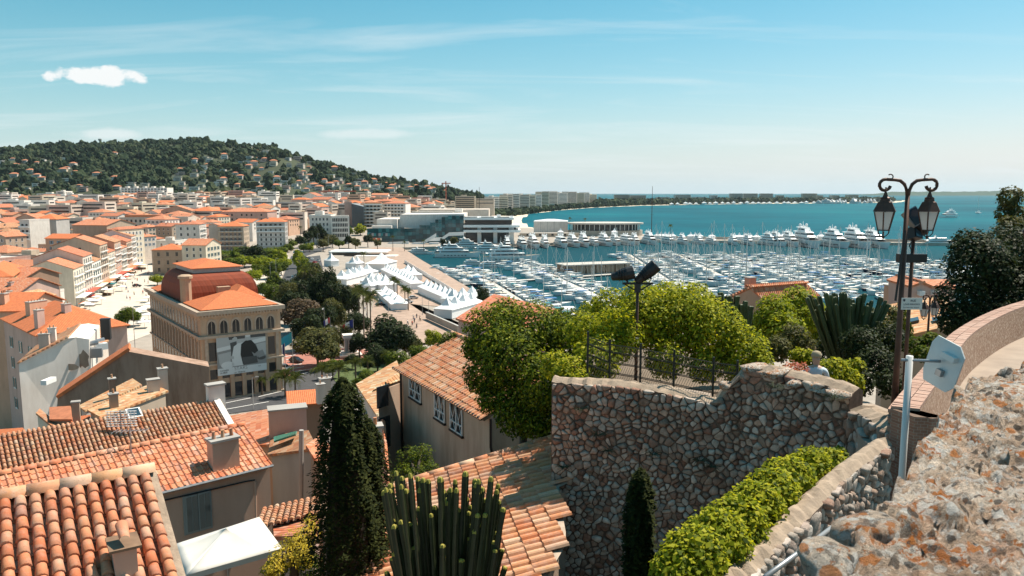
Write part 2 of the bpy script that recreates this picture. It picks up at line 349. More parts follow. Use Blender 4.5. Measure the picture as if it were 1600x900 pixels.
cx = vs_[q].mean(1); dd = TD.reshape(-1)[q].mean(1)
mi = np.where(cx[:, 2] > 46, 1, 0); mi = np.where((cx[:, 1] > 1340) & (cx[:, 2] > 24), 1, mi); mi = np.where((cx[:, 1] > 1040) & (dd < 55) & (cx[:, 0] > -60), 2, mi)
mi = np.where((cx[:, 1] > 2600) & (dd >= 38), 1, mi); mi = np.where((np.hypot(cx[:, 0], cx[:, 1]) < 130), 3, mi)
me = bpy.data.meshes.new('ground'); me.from_pydata(vs_.tolist(), [], q.tolist())
plain('hill_soil', (0.045,0.055,0.026), 1.0, var=0.3, vscale=0.02); plain('earth', (0.16,0.12,0.085), 1.0, var=0.3, vscale=0.6)
for k in ('paving', 'hill_soil', 'sand', 'earth'): me.materials.append(MATS[k])
me.polygons.foreach_set('material_index', mi.astype(int).tolist()); me.polygons.foreach_set('use_smooth', [True]*len(me.polygons))
struct('ground', me)
# ---- sea
m, nt, b = newmat('sea'); v = pos(nt)
big = noise(nt, v, 0.0016, 4, 0.55); mid = noise(nt, v, 0.02, 5, 0.6)
sepy = N(nt, 'SeparateXYZ'); nt.links.new(v, sepy.inputs[0])
colr = ramp(nt, big, [(0.32, (0.000,0.070,0.105)), (0.52, (0.000,0.125,0.170)), (0.70, (0.002,0.185,0.215))])
colr = mix(nt, 0.35, colr, ramp(nt, mid, [(0.35, (0.001,0.040,0.054)), (0.7, (0.004,0.100,0.115))]))
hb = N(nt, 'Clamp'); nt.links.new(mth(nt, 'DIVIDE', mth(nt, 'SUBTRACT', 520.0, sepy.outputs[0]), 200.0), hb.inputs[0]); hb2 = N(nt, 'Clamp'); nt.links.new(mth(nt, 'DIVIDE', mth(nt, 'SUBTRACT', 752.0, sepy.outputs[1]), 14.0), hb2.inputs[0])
colr = mix(nt, mth(nt, 'MULTIPLY', mth(nt, 'MULTIPLY', hb.outputs[0], hb2.outputs[0]), .80), colr, (0.006, 0.042, 0.055))     # hull reflections and shadow painted as a darker water colour inside the breakwater
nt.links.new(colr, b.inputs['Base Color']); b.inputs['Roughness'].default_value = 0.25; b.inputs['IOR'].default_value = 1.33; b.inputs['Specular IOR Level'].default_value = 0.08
wv = mth(nt, 'ADD', noise(nt, v, 0.35, 5, 0.6), mth(nt, 'MULTIPLY', noise(nt, v, 0.06, 4, 0.6), 2.0)); bp = N(nt, 'Bump'); bp.inputs['Strength'].default_value = .55; bp.inputs['Distance'].default_value = .6; nt.links.new(wv, bp.inputs['Height'])
# wind-roughened water: mostly the colour of its depth, a little mirrored sky
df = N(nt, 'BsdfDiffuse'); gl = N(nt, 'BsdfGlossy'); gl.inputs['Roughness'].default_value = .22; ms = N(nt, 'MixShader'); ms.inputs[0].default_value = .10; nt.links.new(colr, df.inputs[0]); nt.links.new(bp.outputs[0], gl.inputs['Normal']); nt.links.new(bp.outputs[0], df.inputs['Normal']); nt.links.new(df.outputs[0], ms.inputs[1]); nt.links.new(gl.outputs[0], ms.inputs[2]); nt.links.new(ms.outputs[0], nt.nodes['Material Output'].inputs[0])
rw = np.geomspace(60, 27000, 60); aw = np.radians(np.linspace(-75, 75, 60)); A2, R2_ = np.meshgrid(aw, rw)
vw = np.stack([R2_*np.sin(A2), R2_*np.cos(A2), 0*A2], -1).reshape(-1, 3); iw = np.arange(3600).reshape(60, 60)
qw = np.stack([iw[:-1, :-1], iw[:-1, 1:], iw[1:, 1:], iw[1:, :-1]], -1).reshape(-1, 4)
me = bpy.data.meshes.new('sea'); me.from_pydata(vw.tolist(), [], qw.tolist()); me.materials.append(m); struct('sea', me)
# ---- distant island and cape
def far_land(name, pts, Y, depth, mat):
    b_ = MB(); n = len(pts)
    for px, py in pts:
        p = P(px, py, Y); b_.v += [(p.x, Y, -1), (p.x, Y+depth*0.45, max(p.z, 0.5)), (p.x, Y+depth, -1)]
    for i in range(n-1):
        for k in range(2): b_.f.append((i*3+k, (i+1)*3+k, (i+1)*3+k+1, i*3+k+1)); b_.m.append(0)
    return struct(name, b_.mesh(name, mat, True))
leafmat('far_wood', [(0.030,0.060,0.035),(0.045,0.080,0.045)], 0.0, 0.95)
far_land('island_terrain', [(x, 305.4-(6.0*sm(np.array((x-1378)/60.)))-(1.4*sm(np.array((x-1540)/80.)))+0.35*math.sin(x*0.21)+0.25*math.sin(x*0.53)) for x in range(1375, 1760, 6)], 12000, 1600, 'far_wood')
# ---- leaf clouds ---------------------------------------------------------------------------------
def leaves_mesh(name, pts, size, mat, seed=0, up=0.35, aspect=0.55, nrm=None):
    """one diamond shaped leaf at each point; the leaves are too small and many to pick apart"""
    rs = np.random.RandomState(seed); n = len(pts); pts = np.asarray(pts, float)
    nm = rs.normal(size=(n, 3)); nm[:, 2] = np.abs(nm[:, 2])+up
    if nrm is not None: nm = nm*0.7+nrm*1.2
    nm /= np.linalg.norm(nm, axis=1)[:, None]
    t = rs.normal(size=(n, 3)); t -= (t*nm).sum(1)[:, None]*nm; t /= np.linalg.norm(t, axis=1)[:, None]
    bt = np.cross(nm, t); s = (size*(0.6+0.8*rs.rand(n)))[:, None]
    fold = nm*s*0.15
    v = np.stack([pts-t*s*0.5, pts+bt*s*0.5*aspect-fold, pts+t*s*0.5, pts-bt*s*0.5*aspect-fold], 1).reshape(-1, 3)
    me = bpy.data.meshes.new(name); me.vertices.add(4*n); me.vertices.foreach_set('co', v.ravel())
    me.loops.add(4*n); me.loops.foreach_set('vertex_index', np.arange(4*n)); me.polygons.add(n)
    me.polygons.foreach_set('loop_start', np.arange(0, 4*n, 4)); me.polygons.foreach_set('loop_total', np.full(n, 4))
    me.materials.append(MATS[mat]); me.update(); me.validate(); return me
def blob_points(blobs, n, seed=0, shell=0.55, clump=0.0, flat=1.0):
    """points through overlapping lobes, denser near their outside, gathered in twig clumps"""
    rs = np.random.RandomState(seed); w = np.array([b[3]**2 for b in blobs]); w = w/w.sum(); ch = rs.choice(len(blobs), n, p=w)
    B = np.array([list(b[:4])+[b[4] if len(b) > 4 else 1.0] for b in blobs], float)[ch]
    d = rs.normal(size=(n, 3)); d /= np.linalg.norm(d, axis=1)[:, None]
    rr = shell+(1-shell)*rs.rand(n)**0.6
    if clump:
        nc = max(8, int(n/clump)); cd = rs.normal(size=(nc, 3)); cd /= np.linalg.norm(cd, axis=1)[:, None]; k = rs.randint(0, nc, n)
        d = cd[k]*1.0+d*0.22; d /= np.linalg.norm(d, axis=1)[:, None]; rr = (shell+(1-shell)*rs.rand(nc)**0.7)[k]*(0.93+0.14*rs.rand(n))
    p = d*rr[:, None]*B[:, 3:4]; p[:, 2] *= B[:, 4]
    return B[:, :3]+p, d
def crown_proto(name, mat, n, leaf, seed, lobes=7, spread=0.55, h=1.0, clump=10):
    """a crown of unit radius standing on z = 0"""
    rs = random.Random(seed); bl = [(0, 0, 0.85*h, 0.62)]
    for i in range(lobes):
        a = 2*math.pi*i/lobes+rs.uniform(-0.4, 0.4); bl.append((math.cos(a)*spread, math.sin(a)*spread, (0.45+rs.uniform(0, 0.75))*h, rs.uniform(0.32, 0.5)))
    p, d = blob_points(bl, n, seed, 0.5, clump); return leaves_mesh(name, p, leaf, mat, seed, 0.3, 0.6, d)
def trunk_mesh(name, h, r, branches, seed, mat='trunk'):
    rs = random.Random(seed); b_ = MB(); top = (rs.uniform(-.05, .05)*h, rs.uniform(-.05, .05)*h, h*0.6)
    b_.tube([(0, 0, -0.3), (0.02*h, 0, h*0.3), top], [r, r*0.8, r*0.6], 7)
    for i in range(branches):
        a = 2*math.pi*i/branches+rs.uniform(-.4, .4); l = h*rs.uniform(0.35, 0.6)
        e = (top[0]+math.cos(a)*l*0.7, top[1]+math.sin(a)*l*0.7, top[2]+l*rs.uniform(.5, .9))
        m_ = tuple((x+y)/2+(0.05*h if k == 2 else 0) for k, (x, y) in enumerate(zip(top, e)))
        b_.tube([top, m_, e], [r*0.5, r*0.35, r*0.1], 5)
    return b_.mesh(name, mat, True)
# ---- wooded hill ----------------------------------------------------------------------------------
def ico(sub=1):
    bm = bmesh.new(); bmesh.ops.create_icosphere(bm, subdivisions=sub, radius=1.0); v = np.array([x.co[:] for x in bm.verts]); f = np.array([[x.index for x in y.verts] for y in bm.faces]); bm.free(); return v, f
IV, IF = ico(2); IV1, IF1 = ico(1)
def blob_wood(name, pts, rads, mat, seed=1, zs=1.15, iv=IV, if_=IF, jit=0.28):
    rs = np.random.RandomState(seed); n = len(pts); nv = len(iv)
    j = 1+jit*rs.normal(size=(n, nv, 1)); V = iv[None]*j*np.asarray(rads)[:, None, None]; V[:, :, 2] *= zs; V = V+np.asarray(pts)[:, None, :]
    F = (if_[None]+(np.arange(n)*nv)[:, None, None]).reshape(-1, 3)
    me = bpy.data.meshes.new(name); me.from_pydata(V.reshape(-1, 3).tolist(), [], F.tolist()); me.materials.append(MATS[mat]); return me
def hit_ray(px, py, y0, y1, step):
    Y = np.arange(y0, y1, step, dtype=float); d = ray(px, py); x = d[0]/d[1]*Y; z = CAMZ+d[2]/d[1]*Y
    k = np.nonzero(z < terrain(x, Y))[0]
    return None if len(k) == 0 else Vector((x[k[0]], Y[k[0]], z[k[0]]))
VILLAS = []      # filled before planting so that houses stay clear of trees
def villa_spots():
    rs = random.Random(11); out = []
    zones = [((0, 130), (250, 300), 26), ((130, 400), (232, 300), 26), ((280, 420), (255, 302), 22), ((400, 560), (238, 302), 44), ((540, 720), (272, 302), 44), ((420, 700), (286, 304), 26)]
    for (xa, xb), (ya, yb), n in zones:
        k = 0
        for _ in range(400):
            if k >= n: break
            px, py = rs.uniform(xa, xb), rs.uniform(ya, yb)
            if 120 < px < 270 and py < 292 and rs.random() < 0.75: continue
            hit = hit_ray(px, py, 1360, 2700, 12)
            if hit is None or any((hit.x-o[0])**2+(hit.y-o[1])**2 < 24**2 for o in out): continue
            out.append((hit.x, hit.y, tz(hit.x, hit.y))); k += 1
    return out
VILLAS = villa_spots()
rs = np.random.RandomState(5); hp = []; hrad = []
vx = np.array([(v_[0], v_[1]) for v_ in VILLAS])
nS = 16000; Yh = 1330+1500*rs.rand(nS)**0.8; ah = np.where(rs.rand(nS) < .92, rs.uniform(-60, 800, nS), rs.uniform(-400, 0, nS)); xh = (ah-800)/1208*Yh; zh = terrain(xh, Yh)
ok = (zh > 30) & ~((zh < 50) & (rs.rand(nS) < 0.5))
for vx_, vy_ in vx: ok &= ~((np.abs(xh-vx_*Yh/vy_) < 12) & (Yh > vy_-48) & (Yh < vy_+10) & (np.abs(xh) < 9e9))
sel = np.nonzero(ok)[0][:7600]; hrad = rs.uniform(3.6, 8.0, len(sel))*np.where(rs.rand(len(sel)) < .9, 1.0, 1.4); hp = np.stack([xh[sel], Yh[sel], zh[sel]+hrad*0.7], -1)
o = link('hill_wood', blob_wood('hill_wood', hp, hrad, 'leaf_hill', 2)); o['kind'] = 'stuff'; o['label'] = 'dark green wood covering the far hillside above the town'
# ================================================================ figures and letters made first, while the scene is still small
# people: one continuous low figure, a few stances
def body_mesh(stride, top, legs, seed):
    bm = bmesh.new(); me = bpy.data.meshes.new('person'); 
    pts = [((0, 0, .95), .15), ((0, 0, 1.22), .16), ((0, 0, 1.42), .13), ((0, 0, 1.52), .06), ((0, .02, 1.66), .105), ((.02, .02, 1.74), .085), ((-.1, stride*.2, .52), .085), ((-.1, stride*.45, .06), .06), ((.1, -stride*.2, .52), .085), ((.1, -stride*.45, .06), .06), ((-.2, 0, 1.40), .07), ((-.25, -.08, 1.12), .05), ((-.24, stride*.3, .88), .045), ((.2, 0, 1.40), .07), ((.25, .05, 1.12), .05), ((.24, -stride*.3, .88), .045), ((-.1, stride*.45+.12, .04), .045), ((.1, -stride*.45+.12, .04), .045)]
    ed = [(0, 1), (1, 2), (2, 3), (3, 4), (4, 5), (0, 6), (6, 7), (7, 16), (0, 8), (8, 9), (9, 17), (2, 10), (10, 11), (11, 12), (2, 13), (13, 14), (14, 15)]
    me.from_pydata([p for p, r in pts], ed, []); o = bpy.data.objects.new('person_rig', me); COL.objects.link(o); md = o.modifiers.new('skin', 'SKIN'); me.skin_vertices.new() if not me.skin_vertices else None
    for i, (p, r) in enumerate(pts): me.skin_vertices[0].data[i].radius = (r, r*.8)
    me.skin_vertices[0].data[0].use_root = True
    dg = bpy.context.evaluated_depsgraph_get(); out = bpy.data.meshes.new_from_object(o.evaluated_get(dg)); out.name = 'person'; bpy.data.objects.remove(o)
    for m_ in (top, legs, 'skin', 'hair'): out.materials.append(MATS[m_])
    for p in out.polygons:
        z = p.center.z; p.material_index = 3 if z > 1.70 else 2 if (z > 1.50 or (z < 1.15 and abs(p.center.x) > .2)) else 0 if z > .93 else 1; p.use_smooth = True
    return out
plain('skin', (.50, .30, .21), .6); plain('hair', (.05, .03, .02), .8); plain('denim', (.06, .09, .16), .85); plain('cloth_khaki', (.35, .28, .18), .85); plain('cloth_dark', (.03, .03, .035), .85)
PPL = [body_mesh(st, tp, lg, i) for i, (st, tp, lg) in enumerate([(.6, 'fabric_white', 'denim'), (.3, 'fabric_blue', 'cloth_khaki'), (.7, 'fabric_red', 'cloth_dark'), (0.1, 'cloth_dark', 'denim'), (.5, 'fabric_cream', 'cloth_dark')])]
def text_mesh(txt, thin=0.0):
    c = bpy.data.curves.new('lettering', 'FONT'); c.body = txt; c.size = 1.0; c.extrude = .002; c.offset = thin; o = bpy.data.objects.new('lettering_source', c); COL.objects.link(o)
    me = bpy.data.meshes.new_from_object(o.evaluated_get(bpy.context.evaluated_depsgraph_get())); me.name = 'lettering'; bpy.data.objects.remove(o); return me
TEXTS = {t_: text_mesh(t_, th_) for t_, th_ in (('STARS', -.012), ('en liberte', 0), ('CANNES', .012), ('LA MER', .012), ('MAI', 0), ('RUE', .01), ('LOUIS PERRISSOL', .01), ('Carriera dau Suquet', 0))}
def seated_mesh():
    pts = [((0,0,.45),.17),((0,-.02,.62),.17),((0,-.04,.82),.175),((0,-.02,.98),.12),((0,.0,1.06),.065),((0,.02,1.17),.095),((0,.03,1.27),.10),((-.10,.25,.47),.09),((-.12,.48,.46),.08),((-.12,.52,.10),.06),((.10,.25,.47),.09),((.12,.48,.46),.08),((.12,.52,.10),.06),((-.21,-.02,.95),.085),((-.27,.03,.70),.06),((-.18,.24,.56),.05),((.21,-.02,.95),.085),((.27,.03,.70),.06),((.18,.24,.56),.05),((-.12,.64,.05),.05),((.12,.64,.05),.05)]
    ed = [(0,1),(1,2),(2,3),(3,4),(4,5),(5,6),(0,7),(7,8),(8,9),(9,19),(0,10),(10,11),(11,12),(12,20),(3,13),(13,14),(14,15),(3,16),(16,17),(17,18)]
    me = bpy.data.meshes.new('person'); me.from_pydata([p for p, r in pts], ed, []); o = bpy.data.objects.new('seated_rig', me); COL.objects.link(o); o.modifiers.new('skin', 'SKIN'); me.skin_vertices.new() if not me.skin_vertices else None
    for i, (p, r) in enumerate(pts): me.skin_vertices[0].data[i].radius = (r, r*.85)
    me.skin_vertices[0].data[0].use_root = True; o.modifiers.new('sub', 'SUBSURF').levels = 2; o.modifiers['sub'].render_levels = 2
    out = bpy.data.meshes.new_from_object(o.evaluated_get(bpy.context.evaluated_depsgraph_get())); out.name = 'person'; bpy.data.objects.remove(o)
    for m_ in ('shirt_white', 'cloth_khaki', 'skin', 'hair_grey'): out.materials.append(MATS[m_])
    for p in out.polygons:
        x, y, z = p.center; p.material_index = 3 if (z > 1.20 and y < .06) else 2 if (z > 1.03 or (y > .18 and z < .66 and abs(x) > .13 and z > .5)) else 0 if z > .50 and y < .22 else 1; p.use_smooth = True
    return out
plain('shirt_white', (.62, .70, .74), .85, var=.08, vscale=8); plain('hair_grey', (.40, .33, .26), .9)
SEATED = seated_mesh()
# ================================================================ building kit
_mc = {}
def cached(key, fn):
    if key not in _mc: _mc[key] = fn()
    return _mc[key]
def win_mesh(style, sh='teal', fr='white_frame'):
    """unit window: one wide, one tall, proud of the wall by a few centimetres (y is out of the wall, -y)"""
    def make():
        b = MB()
        if style in ('win', 'shut'):
            b.box(-0.5, 0.5, -0.05, 0.02, 0, 1, 0)
            for x0, x1 in ((-0.42, -0.03), (0.03, 0.42)): b.box(x0, x1, -0.055, -0.04, 0.06, 0.94, 1)
            b.box(-0.58, 0.58, -0.14, 0.0, -0.07, 0.0, 0)
        if style == 'shut':
            for s_ in (-1, 1): b.box(min(s_*0.52, s_*1.0), max(s_*0.52, s_*1.0), -0.09, 0.0, 0, 1, 2)
        if style == 'closed':
            b.box(-0.5, 0.5, -0.06, 0.0, 0, 1, 0)
            for x0, x1 in ((-0.46, -0.02), (0.02, 0.46)): b.box(x0, x1, -0.08, -0.05, 0.03, 0.97, 2)
        if style == 'dark': b.box(-0.5, 0.5, -0.03, 0.02, 0, 1, 1)
        if style == 'arch':
            def arc(r, zc, d): return [(-r, 0)]+[(-r*math.cos(math.pi*k/10), zc+r*math.sin(math.pi*k/10)) for k in range(11)]+[(r, 0)]
            for r, zc, y0, y1, mi_ in ((0.62, 0.62, -0.10, 0.0, 0), (0.45, 0.60, -0.115, -0.09, 1)):
                p = arc(r, zc, 0); n = len(p)
                b.add([(x, y0, z) for x, z in p]+[(x, y1, z) for x, z in p], [tuple(range(n-1, -1, -1))]+[(i, (i+1) % n, n+(i+1) % n, n+i) for i in range(n)], mi_)
            b.box(-0.03, 0.03, -0.13, -0.11, 0, 1.0, 0)
        if style == 'band':
            b.box(-0.5, 0.5, -0.04, 0.02, 0, 1, 1)
        return fix_normals(b.mesh('window_'+style, [fr, 'glass', 'shutter_'+sh]))
    return cached(('w', style, sh, fr), make)
def box_mesh(mat, name='block'):
    return cached(('b', mat), lambda: MB().box(0, 1, 0, 1, 0, 1).mesh(name, mat))
def bx(name, parent, x0, x1, y0, y1, z0, z1, mat, rz=0):
    return link(name, box_mesh(mat), parent, (x0, y0, z0), 0, (x1-x0, y1-y0, z1-z0))
FACE = {'f': 0.0, 'l': -math.pi/2, 'r': math.pi/2, 'b': math.pi}
def face_pt(face, w, d, t, off=0.0):
    """the point t metres along a face, seen from outside, off metres out of it"""
    return {'f': (t, -off), 'l': (-off, d-t), 'r': (w+off, t), 'b': (w-t, d+off)}[face]
def add_windows(root, face, w, d, rows, n, ww, wh, style='win', sh='teal', fr='white_frame', t0=None, t1=None, skip=(), name='window'):
    L = w if face in 'fb' else d; t0 = L*0.08 if t0 is None else t0; t1 = L*0.92 if t1 is None else t1
    me = win_mesh(style, sh, fr)
    for ri, z in enumerate(rows):
        for k in range(n):
            if (ri, k) in skip: continue
            t = t0+(t1-t0)*(k+0.5)/n; x, y = face_pt(face, w, d, t)
            link(name, me, root, (x, y, z), FACE[face], (ww, 1.0, wh))
def add_balconies(root, face, w, d, zs, depth=1.1, t0=0.0, t1=None, rail='white_paint', h=0.9, solid=True):
    L = w if face in 'fb' else d; t1 = L if t1 is None else t1
    def make():
        b = MB().box(0, 1, -1.0, 0.0, -0.18, 0.0, 0)
        if solid: b.box(0, 1, -1.0, -0.92, 0.0, 0.9, 1)
        else:
            b.box(0, 1, -1.0, -0.95, 0.82, 0.9, 1)
            for k in range(9): b.box(k/8-0.004, k/8+0.004, -0.99, -0.95, 0, 0.85, 1)
        return b.mesh('balcony', ['white_paint', rail])
    me = cached(('bal', rail, solid), make)
    for z in zs:
        x, y = face_pt(face, w, d, t0); link('balcony', me, root, (x, y, z), FACE[face], (t1-t0, depth, h/0.9))
def roof_mesh(w, d, kind, rh, ov, mat, ridge='x', th=0.18):
    """a roof over [0,w] x [0,d], eaves at z = 0, with metre UVs (u along the eaves, v down the slope)"""
    b = MB(); b.uv = []
    def face(pts):
        o = len(b.v); b.v += [tuple(p) for p in pts]; b.f.append(tuple(range(o, o+len(pts)))); b.m.append(0)
        P_ = [Vector(p) for p in pts]; n = (P_[1]-P_[0]).cross(P_[2]-P_[0]); n.normalize()
        u = Vector((0, 0, 1)).cross(n); u = u.normalized() if u.length > 1e-4 else Vector((1, 0, 0)); v = n.cross(u)
        b.uv += [(p.dot(u), p.dot(v)) for p in P_]
    x0, x1, y0, y1 = -ov, w+ov, -ov, d+ov
    if kind == 'hip':
        s = min(x1-x0, y1-y0)/2
        if (x1-x0) >= (y1-y0): a, c = (x0+s, (y0+y1)/2, rh), (x1-s, (y0+y1)/2, rh); top = [[(x0,y0,0),(x1,y0,0),c,a],[(x1,y1,0),(x0,y1,0),a,c],[(x0,y1,0),(x0,y0,0),a],[(x1,y0,0),(x1,y1,0),c]]
        else: a, c = ((x0+x1)/2, y0+s, rh), ((x0+x1)/2, y1-s, rh); top = [[(x0,y0,0),(x1,y0,0),a],[(x1,y1,0),(x0,y1,0),c],[(x0,y1,0),(x0,y0,0),a,c],[(x1,y0,0),(x1,y1,0),c,a]]
    elif kind == 'gable':
        if ridge == 'x': a, c = (x0, (y0+y1)/2, rh), (x1, (y0+y1)/2, rh); top = [[(x0,y0,0),(x1,y0,0),c,a],[(x1,y1,0),(x0,y1,0),a,c]]
        else: a, c = ((x0+x1)/2, y0, rh), ((x0+x1)/2, y1, rh); top = [[(x0,y1,0),(x0,y0,0),a,c],[(x1,y0,0),(x1,y1,0),c,a]]
    elif kind == 'shed_f': top = [[(x0,y0,0),(x1,y0,0),(x1,y1,rh),(x0,y1,rh)]]
    elif kind == 'shed_b': top = [[(x0,y0,rh),(x1,y0,rh),(x1,y1,0),(x0,y1,0)]]
    elif kind == 'shed_l': top = [[(x0,y1,0),(x0,y0,0),(x1,y0,rh),(x1,y1,rh)]]
    elif kind == 'shed_r': top = [[(x1,y0,0),(x1,y1,0),(x0,y1,rh),(x0,y0,rh)]]
    for f in top: face([(p[0], p[1], p[2]+th) for p in f])
    for f in top: face([(p[0], p[1], p[2]) for p in reversed(f)])
    # rim
    ed = {}
    for f in top:
        for i in range(len(f)):
            k = (f[i], f[(i+1) % len(f)]); ed[k] = ed.get(k, 0)+1
    for (p, q_) in list(ed):
        if (q_, p) in ed: continue
        face([(p[0],p[1],p[2]), (q_[0],q_[1],q_[2]), (q_[0],q_[1],q_[2]+th), (p[0],p[1],p[2]+th)])
    return b.mesh('roof', mat)
def wall_mesh(w, d, h, kind, rh, ridge, mat, base=-3.0):
    b = MB(); n = 4; c = [(0,0),(w,0),(w,d),(0,d)]; H = [h]*4; ex = None
    if kind == 'shed_f': H = [h, h, h+rh, h+rh]
    if kind == 'shed_b': H = [h+rh, h+rh, h, h]
    if kind == 'shed_l': H = [h, h+rh, h+rh, h]
    if kind == 'shed_r': H = [h+rh, h, h, h+rh]
    b.add([(x,y,base) for x,y in c]+[(x,y,z) for (x,y),z in zip(c,H)], [(0,1,5,4),(1,2,6,5),(2,3,7,6),(3,0,4,7),(4,5,6,7)])
    if kind == 'gable':
        if ridge == 'x': b.add([(0,0,h),(0,d,h),(0,d/2,h+rh),(w,0,h),(w,d,h),(w,d/2,h+rh)], [(1,0,2),(3,4,5)])
        else: b.add([(0,0,h),(w,0,h),(w/2,0,h+rh),(0,d,h),(w,d,h),(w/2,d,h+rh)], [(0,1,2),(4,3,5)])
    return b.mesh('wall', mat)
def chimney_mesh(mat):
    def make():
        b = MB().box(-0.5, 0.5, -0.35, 0.35, -0.6, 1.3, 0).box(-0.58, 0.58, -0.43, 0.43, 1.3, 1.42, 1)
        for x in (-0.28, 0.05, 0.32): b.lathe([(0.10, 1.42), (0.085, 1.72)], 6, 2, x, 0)
        return b.mesh('chimney', [mat, 'concrete', 'roof_plain'])
    return cached(('ch', mat), make)
plain('roof_plain', (0.48,0.17,0.08), 0.85, var=0.2, vscale=2)
def bldg(name, label, loc, rz, w, d, h, roof='hip', rh=None, wall='wall_cream', rmat='roof_orange', ridge='x', ov=0.5, group=None, cat='house', chim=(), base=-3.0, parapet=0.8):
    """an Empty at the near ground corner: walls, roof, chimneys; local x runs along the face towards us, y away from us"""
    t = thing(name, label, cat, loc, rz, group)
    if roof == 'flat':
        link('wall', wall_mesh(w, d, h, 'flat', 0, 'x', wall, base), t)
        r_ = bx('roof', t, 0.25, w-0.25, 0.25, d-0.25, h+0.004, h+0.12, rmat)
        if parapet:
            b = MB()
            for (x0, x1, y0, y1) in ((-0.05, w+0.05, -0.05, 0.25), (-0.05, w+0.05, d-0.25, d+0.05), (-0.05, 0.25, 0.25, d-0.25), (w-0.25, w+0.05, 0.25, d-0.25)): b.box(x0, x1, y0, y1, h-0.05, h+parapet)
            link('parapet', b.mesh('parapet', wall), t)
    else:
        if rh is None: rh = (min(w, d) if roof != 'gable' else (d if ridge == 'x' else w))*0.5*0.36 if not roof.startswith('shed') else (d if roof in ('shed_f','shed_b') else w)*0.3
        link('wall', wall_mesh(w, d, h, roof, rh, ridge, wall, base), t)
        r_ = link('roof', roof_mesh(w, d, roof, rh, ov, rmat, ridge), t, (0, 0, h+0.01))
    for cx_, cy_, cz_, s_ in chim: link('chimney', chimney_mesh(wall if wall != 'wall_white' else 'wall_pale'), t, (cx_, cy_, h+cz_), 0, (s_, s_, s_))
    t['h'] = h
    return t
def corners(n, r, l, ze):
    """near, right and left eave corners in the picture, all at height ze -> (x, y), angle, width, depth"""
    a, b_, c = G(*n, ze), G(*r, ze), G(*l, ze); e = b_-a; w = math.hypot(e.x, e.y); rz = math.atan2(e.y, e.x)
    nx, ny = -math.sin(rz), math.cos(rz); d = abs((c.x-a.x)*nx+(c.y-a.y)*ny)
    return (a.x, a.y), rz, w, d
def cbldg(name, label, n, r, l, ze, zb=None, depth=None, **kw):
    (x, y), rz, w, d = corners(n, r, l, ze)
    if depth: d = depth
    zb = tz(x, y)-1 if zb is None else zb
    t = bldg(name, label, (x, y, zb), rz, w, d, ze-zb, **kw); t['w'] = w; t['d'] = d; return t, w, d, ze-zb
def fbldg(name, label, x0, x1, ytop, Y, zb, depth, yaw=0.0, **kw):
    """a block whose front spans x0..x1 in the picture at distance Y, its top edge at ytop"""
    a, b_ = P(x0, ytop, Y), P(x1, ytop, Y); w = (b_.x-a.x)/math.cos(yaw)
    t = bldg(name, label, (a.x, Y, zb), yaw, w, depth, a.z-zb, **kw); return t, w, depth, a.z-zb
# ================================================================ town: blocks one can name
FOOT = []      # footprints already taken: (x, y, radius)
def took(t, w, d):
    c = Matrix.Rotation(t.rotation_euler.z, 3, 'Z')@Vector((w/2, d/2, 0)); FOOT.append((t.location.x+c.x, t.location.y+c.y, 0.5*max(w, d)+2, w, d))
    return t
def rows(z0, n, st=3.2): return [z0+st*i for i in range(n)]
# --- three-storey tan house by the square
t, w, d, h = fbldg('town_house', 'tan three-storey house with pale window surrounds and orange hip roof beside the square', 237, 283, 391, 432, 3, 17, R(8), roof='hip', wall='wall_tan', rmat='roof_new', chim=((4, 5, 1.2, 1), (11, 9, 1.6, 1)))
add_windows(t, 'f', w, d, [h-3.6, h-8.2, h-12.4], 3, 1.5, 2.5, 'win', fr='trim_stone', t0=1, t1=w-1); add_windows(t, 'r', w, d, [h-3.6, h-8.2, h-12.4], 4, 1.3, 2.3, 'shut', 'grey')
for z in (h-5.0, h-9.6): bx('string_course', t, -0.06, w+0.06, -0.12, 0.0, z, z+0.3, 'trim_stone')
bx('corner_quoin', t, -0.05, 0.9, -0.08, 0, 0, h-0.2, 'trim_stone'); bx('corner_quoin', t, w-0.9, w+0.05, -0.08, 0, 0, h-0.2, 'trim_stone'); took(t, w, d)
# --- tall white corner house
t, w, d, h = fbldg('town_house', 'tall white six-storey corner house with sunlit balconies behind the tan house', 274, 309, 351, 545, 4, 22, R(10), roof='hip', rh=2.4, wall='wall_white', rmat='roof_red', chim=((3, 6, 1, 1.3), (9, 6, 1, 1.3)))
add_windows(t, 'f', w, d, rows(h-4, 2, -4.2), 3, 1.4, 2.2, 'win', sh='grey'); add_windows(t, 'f', w, d, rows(h-12, 3, -4.0), 2, 1.5, 2.6, 'closed', 'grey')
add_windows(t, 'r', w, d, rows(h-3.4, 6, -3.6), 5, 1.4, 2.2, 'dark'); add_balconies(t, 'r', w, d, rows(h-3.6, 5, -3.6), 1.1, 2, d-2, solid=False, rail='dark_metal'); took(t, w, d)
